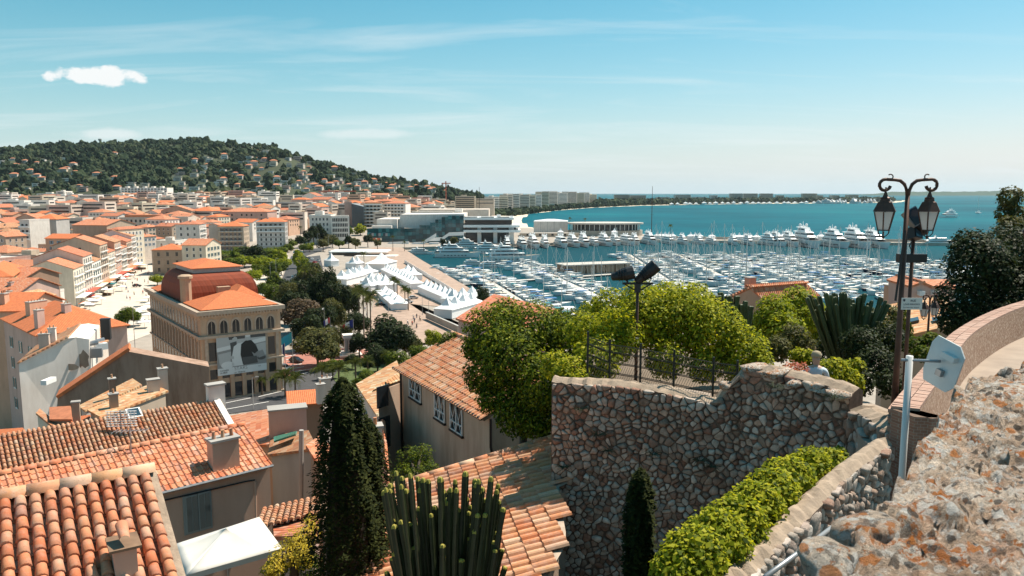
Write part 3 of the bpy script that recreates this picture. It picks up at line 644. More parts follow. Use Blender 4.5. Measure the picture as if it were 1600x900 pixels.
# --- dark beige apartment house with iron balconies
t, w, d, h = fbldg('apartment_house', 'shaded beige apartment house with long iron balconies and orange roof behind the square trees', 340, 379, 354, 590, 4, 18, R(6), roof='hip', rh=3.4, wall='wall_beige', rmat='roof_new')
add_windows(t, 'f', w, d, rows(h-3.6, 5, -3.6), 5, 1.4, 2.4, 'shut', 'brown'); add_balconies(t, 'f', w, d, [h-3.7, h-10.9, h-14.5], 1.2, 0.8, w-0.8, solid=False, rail='dark_metal'); add_windows(t, 'r', w, d, rows(h-3.6, 5, -3.6), 4, 1.3, 2.2, 'dark'); took(t, w, d)
t, w, d, h = fbldg('town_house', 'narrow pale house with blank gable leaning on the beige apartment house', 326, 340, 352, 600, 4, 20, R(6), roof='gable', ridge='y', wall='wall_pale', rmat='roof_orange'); took(t, w, d)
# --- grey-white hotel like block
t, w, d, h = fbldg('apartment_house', 'grey-white seven-storey apartment house with set-back attic and lit side wall', 400, 443, 347, 590, 4, 16, R(9), roof='hip', rh=3.0, wall='wall_grey', rmat='roof_new', chim=((8, 6, 1.5, 1.2),))
add_windows(t, 'f', w, d, [h-3.4], 5, 1.8, 2.0, 'dark'); add_windows(t, 'f', w, d, rows(h-7.4, 5, -3.6), 5, 1.6, 2.3, 'shut', 'white'); add_balconies(t, 'f', w, d, [h-3.8, h-7.7], 1.3, 0, w)
add_windows(t, 'r', w, d, rows(h-3.4, 6, -3.6), 3, 1.4, 2.2, 'dark'); bx('cornice', t, -0.8, w+0.8, -0.9, 0.0, h-0.35, h-0.05, 'white_paint'); took(t, w, d)
# --- pale modern corner building
t, w, d, h = fbldg('office_building', 'pale four-storey office with rows of dark windows and roof garden', 483, 516, 337, 690, 3, 30, R(4), roof='flat', wall='wall_white', rmat='roof_gravel', cat='office')
add_windows(t, 'f', w, d, rows(h-4.5, 4, -4.6), 5, 1.6, 2.6, 'win'); bx('cornice', t, -0.6, w+0.6, -0.6, 0, h-0.5, h-0.1, 'white_paint'); bx('roof_hut', t, 4, 11, 6, 16, h+.1, h+4, 'wall_white'); took(t, w, d)
t, w, d, h = fbldg('office_building', 'white office wing with long window bands joined to the pale corner office', 516.5, 544, 339, 690, 3, 26, R(14), roof='flat', wall='wall_white', rmat='roof_gravel', cat='office')
add_windows(t, 'f', w, d, rows(h-4.2, 4, -4.6), 9, 1.1, 3.0, 'dark'); took(t, w, d)
t, w, d, h = fbldg('apartment_house', 'tall pink block with blind side wall beside the dark glass tower', 538, 549, 316, 850, 4, 30, R(12), roof='flat', wall='wall_pink', rmat='roof_gravel'); took(t, w, d)
t, w, d, h = fbldg('glass_tower', 'dark blue glass office front with slanted top between two apartment blocks', 549.5, 568, 323, 840, 4, 24, R(4), roof='shed_r', rh=3.2, wall='glass_blue', rmat='zinc', cat='office', ov=0.1)
for k in range(1, 6): bx('mullion', t, k*w/6-.08, k*w/6+.08, -0.12, -0.02, 0, h-1, 'dark_metal')
took(t, w, d)
t, w, d, h = fbldg('apartment_house', 'balconied apartment block with white slabs stepping beside the dark glass tower', 569, 596, 319, 850, 4, 30, R(8), roof='flat', wall='wall_beige', rmat='roof_gravel')
add_balconies(t, 'f', w, d, rows(h-1.0, 9, -3.6), 1.6, 0, w); add_windows(t, 'f', w, d, rows(h-3.2, 8, -3.6), 4, 2.6, 2.2, 'dark'); bx('roof_tiles', t, 1, w-1, 3, d-3, h+.15, h+1.9, 'roof_plain'); took(t, w, d)
t, w, d, h = fbldg('apartment_house', 'white rounded-balcony apartment block with red roof strip left of the congress hall', 597, 634, 318, 870, 4, 28, R(-4), roof='hip', rh=3, wall='wall_white', rmat='roof_red')
add_balconies(t, 'f', w, d, rows(h-3.8, 7, -3.6), 1.8, 0.5, w-0.5); add_windows(t, 'f', w, d, rows(h-3.4, 8, -3.6), 6, 2.2, 2.2, 'dark'); took(t, w, d)
t, w, d, h = fbldg('apartment_house', 'long grey terrace building with two window rows and roof-top garden', 186, 292, 341, 640, 6, 18, R(2), roof='flat', wall='wall_pale', rmat='roof_gravel')
add_windows(t, 'f', w, d, rows(h-3.4, 4, -4.2), 13, 1.6, 2.2, 'dark'); bx('roof_tiles', t, 2, w*0.6, 6, d-1, h+.15, h+2.6, 'roof_plain'); took(t, w, d)
t, w, d, h = fbldg('town_house', 'huge tan house with blank stained party wall above the lower roofs', 113, 172, 352, 470, 5, 26, R(-10), roof='gable', ridge='x', rh=3.2, wall='wall_tan', rmat='roof_orange', chim=((6, 12, 2.4, 1.4),)); took(t, w, d)
t, w, d, h = fbldg('town_house', 'ochre street house with narrow arched windows under its tower-like attic', 168, 187, 359, 455, 4, 22, R(-12), roof='hip', wall='wall_cream', rmat='roof_red')
add_windows(t, 'f', w, d, [h-3.4], 3, 1.2, 2.4, 'arch'); add_windows(t, 'f', w, d, rows(h-7, 4, -3.5), 3, 1.0, 1.9, 'shut', 'grey'); add_windows(t, 'r', w, d, rows(h-3.6, 6, -3.4), 6, 1.2, 2.0, 'shut', 'white'); took(t, w, d)
t, w, d, h = fbldg('town_house', 'blue-grey four-storey house with orange dormer roof amid the old town', 53, 86, 343, 520, 8, 18, R(4), roof='hip', rh=3.4, wall='wall_grey', rmat='roof_new'); add_windows(t, 'f', w, d, rows(h-4, 2, -5.0), 2, 2.2, 2.4, 'shut', 'blue', t0=1, t1=w*0.62); took(t, w, d)
t, w, d, h = fbldg('town_house', 'white stepped house with narrow tower wing beside the blue-grey house', 30, 47, 345, 500, 8, 18, R(-8), roof='flat', wall='wall_white', rmat='roof_gravel'); add_windows(t, 'f', w, d, rows(h-4, 3, -4), 2, 1.6, 2, 'dark'); add_balconies(t, 'f', w, d, rows(h-4.2, 3, -4), 1.3); took(t, w, d)
t, w, d, h = fbldg('apartment_house', 'flat-roofed terrace house with a long dark awning below its roof', 98, 128, 342, 560, 8, 18, R(3), roof='flat', wall='wall_pale', rmat='roof_gravel'); add_windows(t, 'f', w, d, [h-3.2], 1, w*0.75, 1.6, 'band'); add_windows(t, 'f', w, d, [h-7.5, h-11], 5, 1.1, 1.4, 'dark'); took(t, w, d)
# big blocks at the foot of the hill
t, w, d, h = fbldg('apartment_block', 'long white seven-storey block with grid of loggias at the foot of the hill', 189, 261, 294, 1330, 26, 24, 0, roof='flat', wall='wall_white', rmat='roof_gravel', cat='apartment block')
for z in rows(h-2.6, 7, -3.7): link('window', win_mesh('band'), t, (w/2, 0, z), 0, (w*0.96, 1, 1.9)); bx('balcony', t, 0, w, -1.4, -0.03, z-0.75, z-0.05, 'white_paint')
for k in range(15): bx('pier', t, k*w/14-.5, k*w/14+.5, -1.2, -0.02, 0, h, 'white_paint')
for k in range(5): bx('roof_hut', t, 4+k*15, 9+k*15, 6, 14, h+.2, h+3.2, 'wall_white')
took(t, w, d)
t, w, d, h = fbldg('apartment_block', 'low dark-banded block with white parapets beside the long loggia block', 122, 188, 304, 1300, 26, 24, 0, roof='flat', wall='wall_grey', rmat='roof_gravel', cat='apartment block')
for z in rows(h-3.0, 4, -3.7): link('window', win_mesh('band'), t, (w/2, 0, z), 0, (w*0.98, 1, 2.1)); bx('balcony', t, 0, w, -1.6, -0.03, z-0.9, z-0.2, 'white_paint')
took(t, w, d)
def banded(name, label, x0, x1, yt, Y, zb, depth, yaw, wall, n, st=3.6, cat='apartment block', group=None, hut=True):
    t, w, d, h = fbldg(name, label, x0, x1, yt, Y, zb, depth, yaw, roof='flat', wall=wall, rmat='roof_gravel', cat=cat, group=group)
    for z in rows(h-2.6, n, -st):
        if z < 0.5: break
        link('window', win_mesh('band'), t, (w/2, 0, z+.3), 0, (w*0.9, 1, 1.4)); bx('balcony', t, 0.3, w-0.3, -1.3, -0.03, z-0.85, z+0.1, wall)
    if hut: bx('roof_hut', t, w*0.3, w*0.55, d*0.3, d*0.7, h+.2, h+3.0, wall)
    took(t, w, d); return t
banded('apartment_block', 'curved-looking white villa block with glass terraces among trees at the hill foot', 57, 94, 303, 1380, 28, 20, R(6), 'wall_white', 4)
banded('apartment_block', 'small bright white block just right of the long loggia block', 268, 292, 303, 1340, 26, 20, 0, 'wall_white', 3)
banded('apartment_block', 'domed grey-white block behind trees at the foot of the hill', 296, 326, 301, 1420, 30, 22, R(-4), 'wall_grey', 3)
banded('apartment_block', 'long low white block with ribbon windows below the wood', 330, 370, 304, 1450, 30, 20, 0, 'wall_white', 2, hut=False)
banded('apartment_block', 'wide grey car-park block with dark decks in front of the hill', 412, 486, 317, 1000, 12, 30, R(2), 'wall_grey', 4, 4.0, hut=False)
banded('apartment_block', 'cream terraced block right of the wide grey decks', 486, 520, 318, 1010, 12, 26, R(2), 'wall_cream', 4)
banded('apartment_block', 'long stepped white roof-terrace block in mid town', 346, 404, 311, 1150, 18, 24, 0, 'wall_white', 3)
t, w, d, h = fbldg('apartment_block', 'big blank pink-brown apartment block with scattered windows in mid town', 345, 419, 331, 760, 8, 26, R(-3), roof='hip', rh=3.5, wall='wall_pink', rmat='roof_orange', cat='apartment block'); add_windows(t, 'f', w, d, rows(h-4, 4, -4.4), 8, 1.6, 2.0, 'dark', skip=((0, 2), (1, 5), (2, 1), (0, 6), (2, 4))); took(t, w, d)
banded('apartment_block', 'beige tower block above the roofs left of the harbour cranes', 598, 634, 302, 1500, 22, 24, R(4), 'wall_beige', 6)
banded('apartment_block', 'brown banded hotel with many balconies behind the congress hall', 711, 742, 307, 1420, 12, 22, 0, 'wall_beige', 7)
banded('apartment_block', 'long pale museum-like block beside the brown banded hotel', 743, 772, 311, 1440, 10, 30, 0, 'wall_pale', 2, 6.0, hut=False)
banded('apartment_block', 'dark-windowed narrow block near the slender mast', 676, 690, 312, 1300, 10, 20, 0, 'wall_grey', 5)
# ---- the sea-front avenue: a long curve of hotels along the bay
rs = random.Random(21); px = 770.0; i = 0; AV = []
look = ['wall_white', 'wall_cream', 'wall_pale', 'wall_white', 'wall_pale', 'wall_cream']; lw = {'wall_white':'white','wall_cream':'cream','wall_pale':'sand-coloured','wall_grey':'grey','wall_beige':'beige'}
while px < 930:
    ww = rs.uniform(8, 17); Y = np.interp(px, [770, 830, 870, 930], [1560, 1850, 2250, 2700]); top = np.interp(px, [770, 815, 860, 900, 930], [306, 303, 300, 301, 304])+rs.uniform(-2, 3.5)
    wl = look[i % 6]; n_ = int((P(px, top, Y).z-6)/3.6)
    banded('sea_front_hotel', '%s sea-front hotel, %s in the curve from the congress hall outwards' % (lw[wl], nth(i)), px, px+ww, top, Y, 3, 22, R(rs.uniform(44, 58)), wl, min(n_, 9), cat='hotel', group='hotels along the bay', hut=rs.random() < .5); px += ww+rs.uniform(-1.5, 1.2); i += 1
px = 938.0; i = 0
while px < 1330:
    ww = rs.uniform(9, 26); Y = np.interp(px, [938, 1100, 1330], [3000, 3360, 3800]); hh = rs.choice([0, 2, 5, 8, 9, 3]) if rs.random() < .75 else 11
    top = 313-hh*0.95; wl = look[rs.randrange(6)]
    banded('sea_front_block', '%s apartment block across the bay, %s from the hotels along the low point' % (lw[wl], nth(i)), px, px+ww, top, Y, 2, 30, R(rs.uniform(-10, 10)), wl, min(8, int((P(px, top, Y).z-4)/3.8)), cat='apartment block', group='blocks on the low point', hut=False); px += ww+rs.uniform(-2, 12); i += 1
# ---- trees along the bay: read as one belt from here
rs = np.random.RandomState(9); pts = []; rad_ = []
for k in range(3600):
    a = rs.uniform(745, 1395) if k < 2600 else rs.uniform(930, 1395); Ys = np.interp(a, [745, 800, 830, 870, 930, 1000, 1100, 1200, 1330, 1395], [1480, 1560, 1800, 2120, 2560, 2930, 3230, 3480, 3720, 4200]); Y = Ys+rs.uniform(8, 60) if rs.rand() < .7 else Ys+rs.uniform(60, 300)
    x = (a-800)/1206*Y; r_ = rs.uniform(4, 8) if a < 930 else rs.uniform(6, 13)
    pts.append((x, Y, 3+r_*0.7)); rad_.append(r_)
o = link('shore_wood', blob_wood('shore_wood', pts, rad_, 'leaf_hill', 3, 1.0)); o['kind'] = 'stuff'; o['label'] = 'dark belt of pines along the bay front'
# beach tents and bathing huts on the far beach
def tent_mesh(mat):
    def make():
        b = MB(); b.box(-0.5, 0.5, -0.5, 0.5, 0, 0.45, 0)
        ring = [(-0.54,-0.54,0.45),(0.54,-0.54,0.45),(0.54,0.54,0.45),(-0.54,0.54,0.45)]; r2 = [(x*0.42, y*0.42, 0.62) for x, y, z in ring]; r3 = [(x*0.12, y*0.12, 0.88) for x, y, z in ring]
        o = len(b.v); b.v += ring+r2+r3+[(0, 0, 1.0)]
        for k in range(2):
            for j in range(4): b.f.append((o+k*4+j, o+k*4+(j+1) % 4, o+k*4+4+(j+1) % 4, o+k*4+4+j)); b.m.append(1)
        for j in range(4): b.f.append((o+8+j, o+8+(j+1) % 4, o+12)); b.m.append(1)
        return b.mesh('tent', [mat, 'tent_white'])
    return cached(('tent', mat), make)
m, nt, b = newmat('tent_white'); b.inputs['Base Color'].default_value = (0.84, 0.84, 0.83, 1); b.inputs['Roughness'].default_value = 0.6
rs = random.Random(4); 
for i in range(34):
    a = 1050+i*9.6+rs.uniform(-2, 2); Ys = np.interp(a, [1000, 1100, 1200, 1330, 1395], [2900, 3215, 3420, 3560, 3990]); 
    tag(link('beach_tent', tent_mesh('tent_white'), None, ((a-800)/1206*Ys, Ys, 1.2), 0, (rs.uniform(14, 22), 10, rs.uniform(7, 14))), 'tiny white beach pavilion across the bay, %s along the far shore' % nth(i), 'tent', 'pavilions on the far shore')
# ---- villas on the hillside
def villa_mesh(kind, wl, rf):
    def make():
        b = MB(); b.box(-8, 8, -5, 5, -4, 6, 0)
        if kind == 1: b.box(-14, -8, -4, 4, -4, 3.5, 0)
        b2 = b
        if kind == 2: b.box(-6, 7, -3, 5, 6, 9, 0)
        return b2.mesh('wall', [wl])
    return cached(('villa', kind, wl), make)
vlook = {'wall_white':'white', 'wall_cream':'cream', 'wall_pale':'pale', 'wall_pink':'pink', 'wall_peach':'peach'}
vs2 = sorted([(proj((x, y, z+3)), x, y, z) for x, y, z in VILLAS], key=lambda q: q[0][1]); per = 22; rs = random.Random(8)
nrow = (len(vs2)+per-1)//per
for ri in range(nrow):
    row = sorted(vs2[ri*per:(ri+1)*per], key=lambda q: q[0][0])
    for k, (pp, x, y, z) in enumerate(row):
        wl = rs.choice(['wall_white', 'wall_white', 'wall_white', 'wall_cream', 'wall_pale', 'wall_pale', 'wall_pink']); kind = rs.choice([0, 1, 2]); flat = rs.random() < .62; s_ = rs.uniform(0.6, 1.1)
        t = thing('hill_villa', '%s %s hill villa, %s from the left in the %s row down' % (vlook[wl], 'flat-roofed' if flat else 'orange-roofed', nth(k), nth(ri)), 'villa', (x, y, z+0.5), R(rs.uniform(-20, 20)), 'villas on the wooded hill', (s_, s_, s_*rs.uniform(.8, 1.2)))
        link('wall', villa_mesh(kind, wl, 0), t)
        if flat: link('roof', box_mesh('white_paint'), t, (-8.6, -5.6, 6.01 if kind != 2 else 9.01), 0, (17.2, 11.2, 0.5))
        else: link('roof', cached(('vroof',), lambda: roof_mesh(16, 10, 'hip', 2.6, 0.6, 'roof_orange')), t, (-8, -5, 6.02 if kind != 2 else 9.02))
        link('window', win_mesh('band'), t, (0, -5, 2.6), 0, (rs.uniform(8, 14), 1, 1.5)); link('window', win_mesh('band'), t, (0, -5, -0.6), 0, (rs.uniform(6, 13), 1, 1.5))
# landmarks on the ridge
p = P(157, 231, 2480); t = thing('water_tower', 'slim concrete water tower with flared top on the hill crest', 'tower', (p.x, p.y, tz(p.x, p.y)))
zt = P(157, 217, 2480).z-t.location.z; link('shaft', MB().lathe([(3.2, -3), (2.6, zt*0.72)], 10).mesh('shaft', 'concrete'), t); link('tank', MB().lathe([(2.6, zt*.72), (5.2, zt*.86), (5.2, zt)], 12).mesh('tank', 'concrete'), t)
p = P(314, 226, 2480); t = thing('lattice_mast', 'thin dark lattice mast standing on the highest hilltop', 'mast', (p.x, p.y, tz(p.x, p.y))); zt = P(314, 215, 2480).z-t.location.z
b = MB(); 
for sx, sy in ((-1, -1), (1, -1), (1, 1), (-1, 1)): b.tube([(sx*2, sy*2, 0), (sx*.8, sy*.8, zt)], 0.4, 4)
for k in range(8):
    z0 = k*zt/8; r0 = 2-1.2*k/8; b.tube([(-r0, -r0, z0), (r0, -r0, z0+zt/8)], .3, 4); b.tube([(r0, -r0, z0), (-r0, -r0, z0+zt/8)], .3, 4)
link('lattice', b.mesh('lattice', 'dark_metal'), t); bx('platform', t, -3, 3, -3, 3, zt*.6, zt*.66, 'dark_metal')
def crane(px, pyb, pyt, Y, xl, xr, label):
    p = P(px, pyb, Y); zt = P(px, pyt, Y).z; t = thing('tower_crane', label, 'crane', (p.x, Y, 3)); H = zt-3
    b = MB().box(-.9, .9, -.9, .9, 0, H); link('mast', b.mesh('mast', 'crane_red'), t)
    a_, c_ = P(xl, pyt, Y).x-p.x, P(xr, pyt, Y).x-p.x; b = MB().box(a_, c_, -.8, .8, H*0.93, H*0.93+1.6); link('jib', b.mesh('jib', 'crane_red'), t); bx('counterweight', t, c_-3 if abs(c_) < abs(a_) else a_, c_ if abs(c_) < abs(a_) else a_+3, -1, 1, H*.93-3, H*.93-.02, 'concrete'); bx('cab', t, .9, 2.6, -1, 1, H*.86, H*.92, 'white_paint')
plain('crane_red', (0.42, 0.10, 0.05), 0.6)
crane(515, 330, 296, 1250, 498, 556, 'orange tower crane with level jib over the mid-town roofs'); crane(697, 322, 283, 1400, 690, 704, 'red tower crane seen end-on behind the congress hall')
b = MB(); p = P(749, 320, 1200); zt = P(749, 292, 1200).z; tag(link('flag_mast', MB().tube([(0, 0, 0), (0, 0, zt-3)], [0.5, 0.25], 6).mesh('flag_mast', 'dark_metal'), None, (p.x, 1200, 3)), 'slender dark mast rising behind the congress hall terrace', 'mast')
# ---- street of tall lit fronts: a row along the left of the old street, gables to us
s0, s1 = G(118, 478, 4), G(216, 418, 4); dr = (s1-s0); Ls = dr.length; dr.normalize(); azs = math.atan2(dr.x, dr.y)
nB = 9; cols = ['wall_cream', 'wall_pale', 'wall_white', 'wall_beige', 'wall_cream', 'wall_salmon', 'wall_pale', 'wall_peach', 'wall_white']; nm_ = ['cream', 'pale grey', 'white', 'beige', 'yellow-cream', 'salmon', 'sandy', 'peach', 'chalk-white']
rs = random.Random(3)
for i in range(nB):
    f0 = Ls*i/nB; fw = Ls/nB+rs.uniform(-.4, .4); dep = rs.uniform(15, 21); c0 = s0+dr*(f0)
    h = [15, 18.5, 14.5, 21, 16, 20, 15.5, 18, 20][i]
    # local y along the street, local x towards the street: origin at the back near corner
    rz = -azs; ex = Vector((math.cos(rz), math.sin(rz), 0)); org = c0-ex*dep
    t = bldg('street_house', '%s street house with sunlit shuttered front, %s along the old street' % (nm_[i], nth(i)), (org.x, org.y, 4), rz, dep, fw, h, roof='gable', ridge='y', rh=dep*0.5*0.40, wall=cols[i], rmat=['roof_orange', 'roof_red', 'roof_old'][i % 3], ov=0.35, group='houses along the old street', chim=((dep*0.3, fw*.3, 1.2, 1.1), (dep*.62, fw*.6, 1.2, 1.0)))
    add_windows(t, 'r', dep, fw, rows(h-3.2, 5, -3.3), 4, 1.15, 2.1, 'shut', ['white', 'grey', 'teal', 'brown', 'white'][i % 5], t0=.5, t1=fw-.5); add_balconies(t, 'r', dep, fw, rows(h-3.3, 3, -3.3), .9, 1, fw-1, solid=False, rail='dark_metal')
    add_windows(t, 'f', dep, fw, [h-2.5, h-6], 2, 1.1, 1.6, 'dark', t0=dep*.2, t1=dep*.7)
    bx('awning', t, dep+.02, dep+3.0, .6, fw-.6, 3.1, 3.35, ['fabric_white', 'fabric_red', 'fabric_cream', 'fabric_orange'][i % 4]); took(t, dep, fw)
# ---- the other roofs: blocks of the old town filled between the streets
GRID_A = R(-13); rs = random.Random(17); cand = []
ca, sa = math.cos(GRID_A), math.sin(GRID_A)
FILL_EX = [(G(x, y, 4).x, G(x, y, 4).y, r) for x, y, r in ((215, 432, 34), (200, 440, 34), (320, 402, 34), (345, 396, 30), (190, 455, 42), (230, 470, 36), (300, 470, 40), (350, 415, 30), (400, 410, 40), (440, 420, 45), (470, 400, 40), (480, 440, 50), (520, 420, 50), (430, 400, 36), (560, 450, 80), (600, 410, 70), (520, 390, 50), (450, 385, 40), (560, 385, 60), (620, 385, 60), (720, 375, 100), (480, 380, 30), (510, 376, 30), (380, 385, 25), (330, 395, 25), (540, 370, 40))]
for iu in range(-60, 60):
    for iv in range(-5, 90):
        st = 21.5; x = iu*st*ca-iv*st*sa+rs.uniform(-3, 3); y = iu*st*sa+iv*st*ca+rs.uniform(-3, 3)
        if y < 270 or y > 1330: continue
        a = 800+1206*x/y
        if a < -60 or a > 700: continue
        cand.append((x, y, a))
cand = np.array(cand); ld = land_dist(cand[:, 0], cand[:, 1]); gz = terrain(cand[:, 0], cand[:, 1])
fill = []
for (x, y, a), d_, z in zip(cand, ld, gz):
    if d_ < 40 or (y < 345 and a > 90) or (y < 400 and a > 225) or any((x-fx)**2+(y-fy)**2 < (fr*0.8+11)**2 for fx, fy, fr, *_ in FOOT) or any((x-ex)**2+(y-ey)**2 < r_*r_ for ex, ey, r_ in FILL_EX): continue
    if y > 620 and rs.random() < 0.28: continue
    if y > 900 and rs.random() < 0.42: continue
    if a > 600 and y < 900: continue
    fill.append((x, y, z, a))
fill.sort(key=lambda q: q[1]); FILLN = len(fill)
wc = [('wall_white', 'white'), ('wall_white', 'bright-white'), ('wall_white', 'milky'), ('wall_white', 'off-white'), ('wall_pale', 'pale'), ('wall_cream', 'cream'), ('wall_pale', 'sandy'), ('wall_beige', 'beige'), ('wall_peach', 'peach'), ('wall_pink', 'pink'), ('wall_tan', 'tan'), ('wall_white', 'chalky'), ('wall_salmon', 'salmon'), ('wall_cream', 'yellowish')]
rc = [('roof_orange', 'orange'), ('roof_new', 'bright orange'), ('roof_red', 'red'), ('roof_old', 'weathered'), ('roof_orange', 'orange')]
per = 16
for ri in range((FILLN+per-1)//per):
    row = sorted(fill[ri*per:(ri+1)*per], key=lambda q: q[3])
    for k, (x, y, z, a) in enumerate(row):
        (wl, wn1), (rf, rn1) = rs.choice(wc), rs.choice(rc); far = y > 760; flat = rs.random() < (0.50 if far else 0.22)
        w, d = (rs.uniform(12, 21), rs.uniform(12, 19)) if not far else (rs.uniform(14, 30), rs.uniform(13, 22)); h = rs.uniform(9, 22) if y > 400 else rs.uniform(9, 15); 
        if far and flat: h += rs.uniform(2, 7)
        rk = rs.choice(['hip', 'gable', 'gable', 'hip']); rz = GRID_A+R(rs.uniform(-9, 9)) if not far else R(rs.uniform(-25, 12))
        lab = '%s %s-roofed town house, %s from the left in the %s rank back' % (wn1, 'flat' if flat else rn1.replace('bright orange','bright-orange'), nth(k), nth(ri))
        cw = Matrix.Rotation(rz, 3, 'Z')@Vector((w/2, d/2, 0))
        t = bldg('apartment_building' if flat else 'town_house', lab, (x-cw.x, y-cw.y, z-0.5), rz, w, d, h, roof='flat' if flat else rk, wall=wl, rmat='roof_gravel' if flat else rf, ridge=rs.choice(['x', 'y']), group='houses filling the town', chim=() if far else ((w*rs.uniform(.2, .8), d*rs.uniform(.3, .7), 1.0, 1.1), (w*rs.uniform(.2, .8), d*rs.uniform(.3, .7), 1.0, .9)))
        # the faces turned to us carry windows
        for f in 'flr':
            nx, ny = {'f': (math.sin(rz), -math.cos(rz)), 'l': (-math.cos(rz), -math.sin(rz)), 'r': (math.cos(rz), math.sin(rz))}[f]
            if nx*(-x)+ny*(-y) < 0.22*math.hypot(x, y): continue
            L = w if f == 'f' else d
            if not far: add_windows(t, f, w, d, rows(h-3.0, 2 if y > 500 else 3, -3.3), max(2, int(L/4.2)), 1.2, 1.9, rs.choice(['shut', 'win', 'dark', 'shut']), rs.choice(['teal', 'grey', 'white', 'brown', 'blue']))
            elif y < 1000 or flat:
                for z_ in rows(h-2.9, 2, -3.4): p_ = face_pt(f, w, d, L/2); link('window', win_mesh('band'), t, (p_[0], p_[1], z_), FACE[f], (L*rs.uniform(.6, .9), 1, 1.5))
        if flat and rs.random() < .6: bx('roof_hut', t, w*.3, w*.6, d*.3, d*.6, h+.13, h+2.6, wl)
# ================================================================ quays, congress hall, harbour
def poly_struct(name, pts, z0, z1, mat, mtop=None):
    b = MB().prism([(p[0], p[1]) for p in pts], z0, z1, 0, 1 if mtop else None); return struct(name, fix_normals(b.mesh(name, [mat, mtop] if mtop else mat)))
def ccw(pts):
    a = sum(p[0]*q_[1]-q_[0]*p[1] for p, q_ in zip(pts, pts[1:]+pts[:1])); return pts if a > 0 else pts[::-1]
# esplanade with the tents: a raised sheet with its quay wall
poly_struct('esplanade', ccw([(-8,330),(-67,552),(-95,663),(-135,668),(-150,560),(-95,420),(-62,335),(-20,312)]), -2, 2.7, 'quay_stone', 'paving_pink')
poly_struct('congress_quay', ccw([(-135,663.5),(-95,663.5),(6,711),(137,772),(152,800),(150,930),(80,970),(20,960),(-60,800),(-170,760),(-180,690)]), -2, 2.65, 'quay_stone', 'paving')
poly_struct('breakwater', ccw([(135,770),(152,772),(300,738),(440,718),(441,732),(300,757),(152,802)]), -2, 2.6, 'quay_stone', 'paving')
poly_struct('breakwater_pier', ccw([(440,717),(530,712),(530,717),(441,724)]), 0.6, 2.1, 'concrete')
m, nt, b = newmat('rock_grey'); b.inputs['Roughness'].default_value = 0.95; nt.links.new(ramp(nt, rnd(nt), [(0,(0.16,0.14,0.12)),(1,(0.36,0.32,0.27))]), b.inputs['Base Color'])
rs = random.Random(2); pts = []; rr = []
for k in range(420):
    t_ = rs.random(); x = 152+t_*300; y = np.interp(x, [152, 300, 441], [802, 757, 732])+rs.uniform(0, 7); pts.append((x, y, rs.uniform(-.4, 1.6))); rr.append(rs.uniform(.9, 2.0))
o = link('breakwater_rubble', blob_wood('breakwater_rubble', pts, rr, 'rock_grey', 4, .8, IV1, IF1, .2)); o['kind'] = 'stuff'
bx0 = thing('breakwater_wall', 'low tan parapet wall along the outer edge of the breakwater', 'wall', (0, 0, 0))
for i, (a_, c_) in enumerate(((Vector((152,799,2.6)), Vector((300,755,2.6))), (Vector((300,755,2.6)), Vector((438,730,2.6))))):
    d_ = c_-a_; o = link('wall_panel', MB().box(0, d_.length, -.5, .5, 0, 2.4).mesh('wall_panel', 'quay_stone'), bx0, a_, math.atan2(d_.y, d_.x))
# ---- congress hall: white sloped hall, teal glass, white decks and stair ramps
Yp = 720.0
def lx(px, Y=Yp): return P(px, 380, Y).x
def lz(py, Y=Yp): return P(700, py, Y).z
T = thing('congress_hall', 'large white congress hall with stepped teal glass front and white stair ramps beside the yachts', 'building', (0, 0, 0))
def hall(name, x0, x1, yt, yb, y0, y1, mat): return bx(name, T, lx(x0), lx(x1), y0, y1, max(lz(yb), 0), lz(yt), mat)
b = MB(); xs = [lx(618), lx(690), lx(716), lx(726)]; zb, zt = lz(357), lz(336)
b.add([(lx(617), Yp+20, lz(357)), (lx(724), Yp+20, lz(362)), (lx(724), Yp+20, zt+0.5), (lx(622), Yp+20, zt), (lx(617), Yp+75, lz(357)), (lx(724), Yp+75, lz(362)), (lx(724), Yp+75, zt+0.5), (lx(622), Yp+75, zt)], [(0,1,2,3),(3,2,6,7),(1,5,6,2),(0,3,7,4),(4,7,6,5)])
link('hall_block', b.mesh('hall_block', 'wall_white'), T); hall('low_wing', 586, 618, 343, 362, Yp+12, Yp+60, 'wall_white'); hall('low_wing', 580, 611, 353, 362, Yp+4, Yp+12, 'wall_white')
hall('rear_block', 640, 760, 330, 345, Yp+76, Yp+120, 'wall_pale'); hall('roof_plant', 704, 716, 328, 334, Yp+60, Yp+70, 'wall_white'); hall('roof_plant', 630, 700, 333.5, 336.2, Yp+62, Yp+72, 'concrete')
# glass: every pane of the facade grid is a pane
gm = box_mesh('glass_teal'); zg0 = 2.65
steps = [(573, 655, 357), (655, 672, 352), (672, 680, 348), (680, 690, 343), (690, 700, 339), (700, 724.5, 337)]
nP = 0
for x0, x1, yt in steps:
    n = max(1, int(round((x1-x0)/6.0))); zt = lz(yt); nz = max(2, int((zt-zg0)/3.4))
    for i in range(n):
        for j in range(nz):
            xa, xb = lx(x0+(x1-x0)*i/n), lx(x0+(x1-x0)*(i+1)/n); za, zb_ = zg0+(zt-zg0)*j/nz, zg0+(zt-zg0)*(j+1)/nz
            link('pane', gm, T, (xa+.08, Yp+3+((i+j) % 2)*.12, za+.08), 0, (xb-xa-.16, 0.3, zb_-za-.16)); nP += 1
bx('glass_core', T, lx(573), lx(724.5), Yp+3.6, Yp+11.5, 2.65, lz(357.5), 'glass'); bx('glass_core', T, lx(690), lx(724.5), Yp+3.6, Yp+19, lz(357.5), lz(339.5), 'glass')
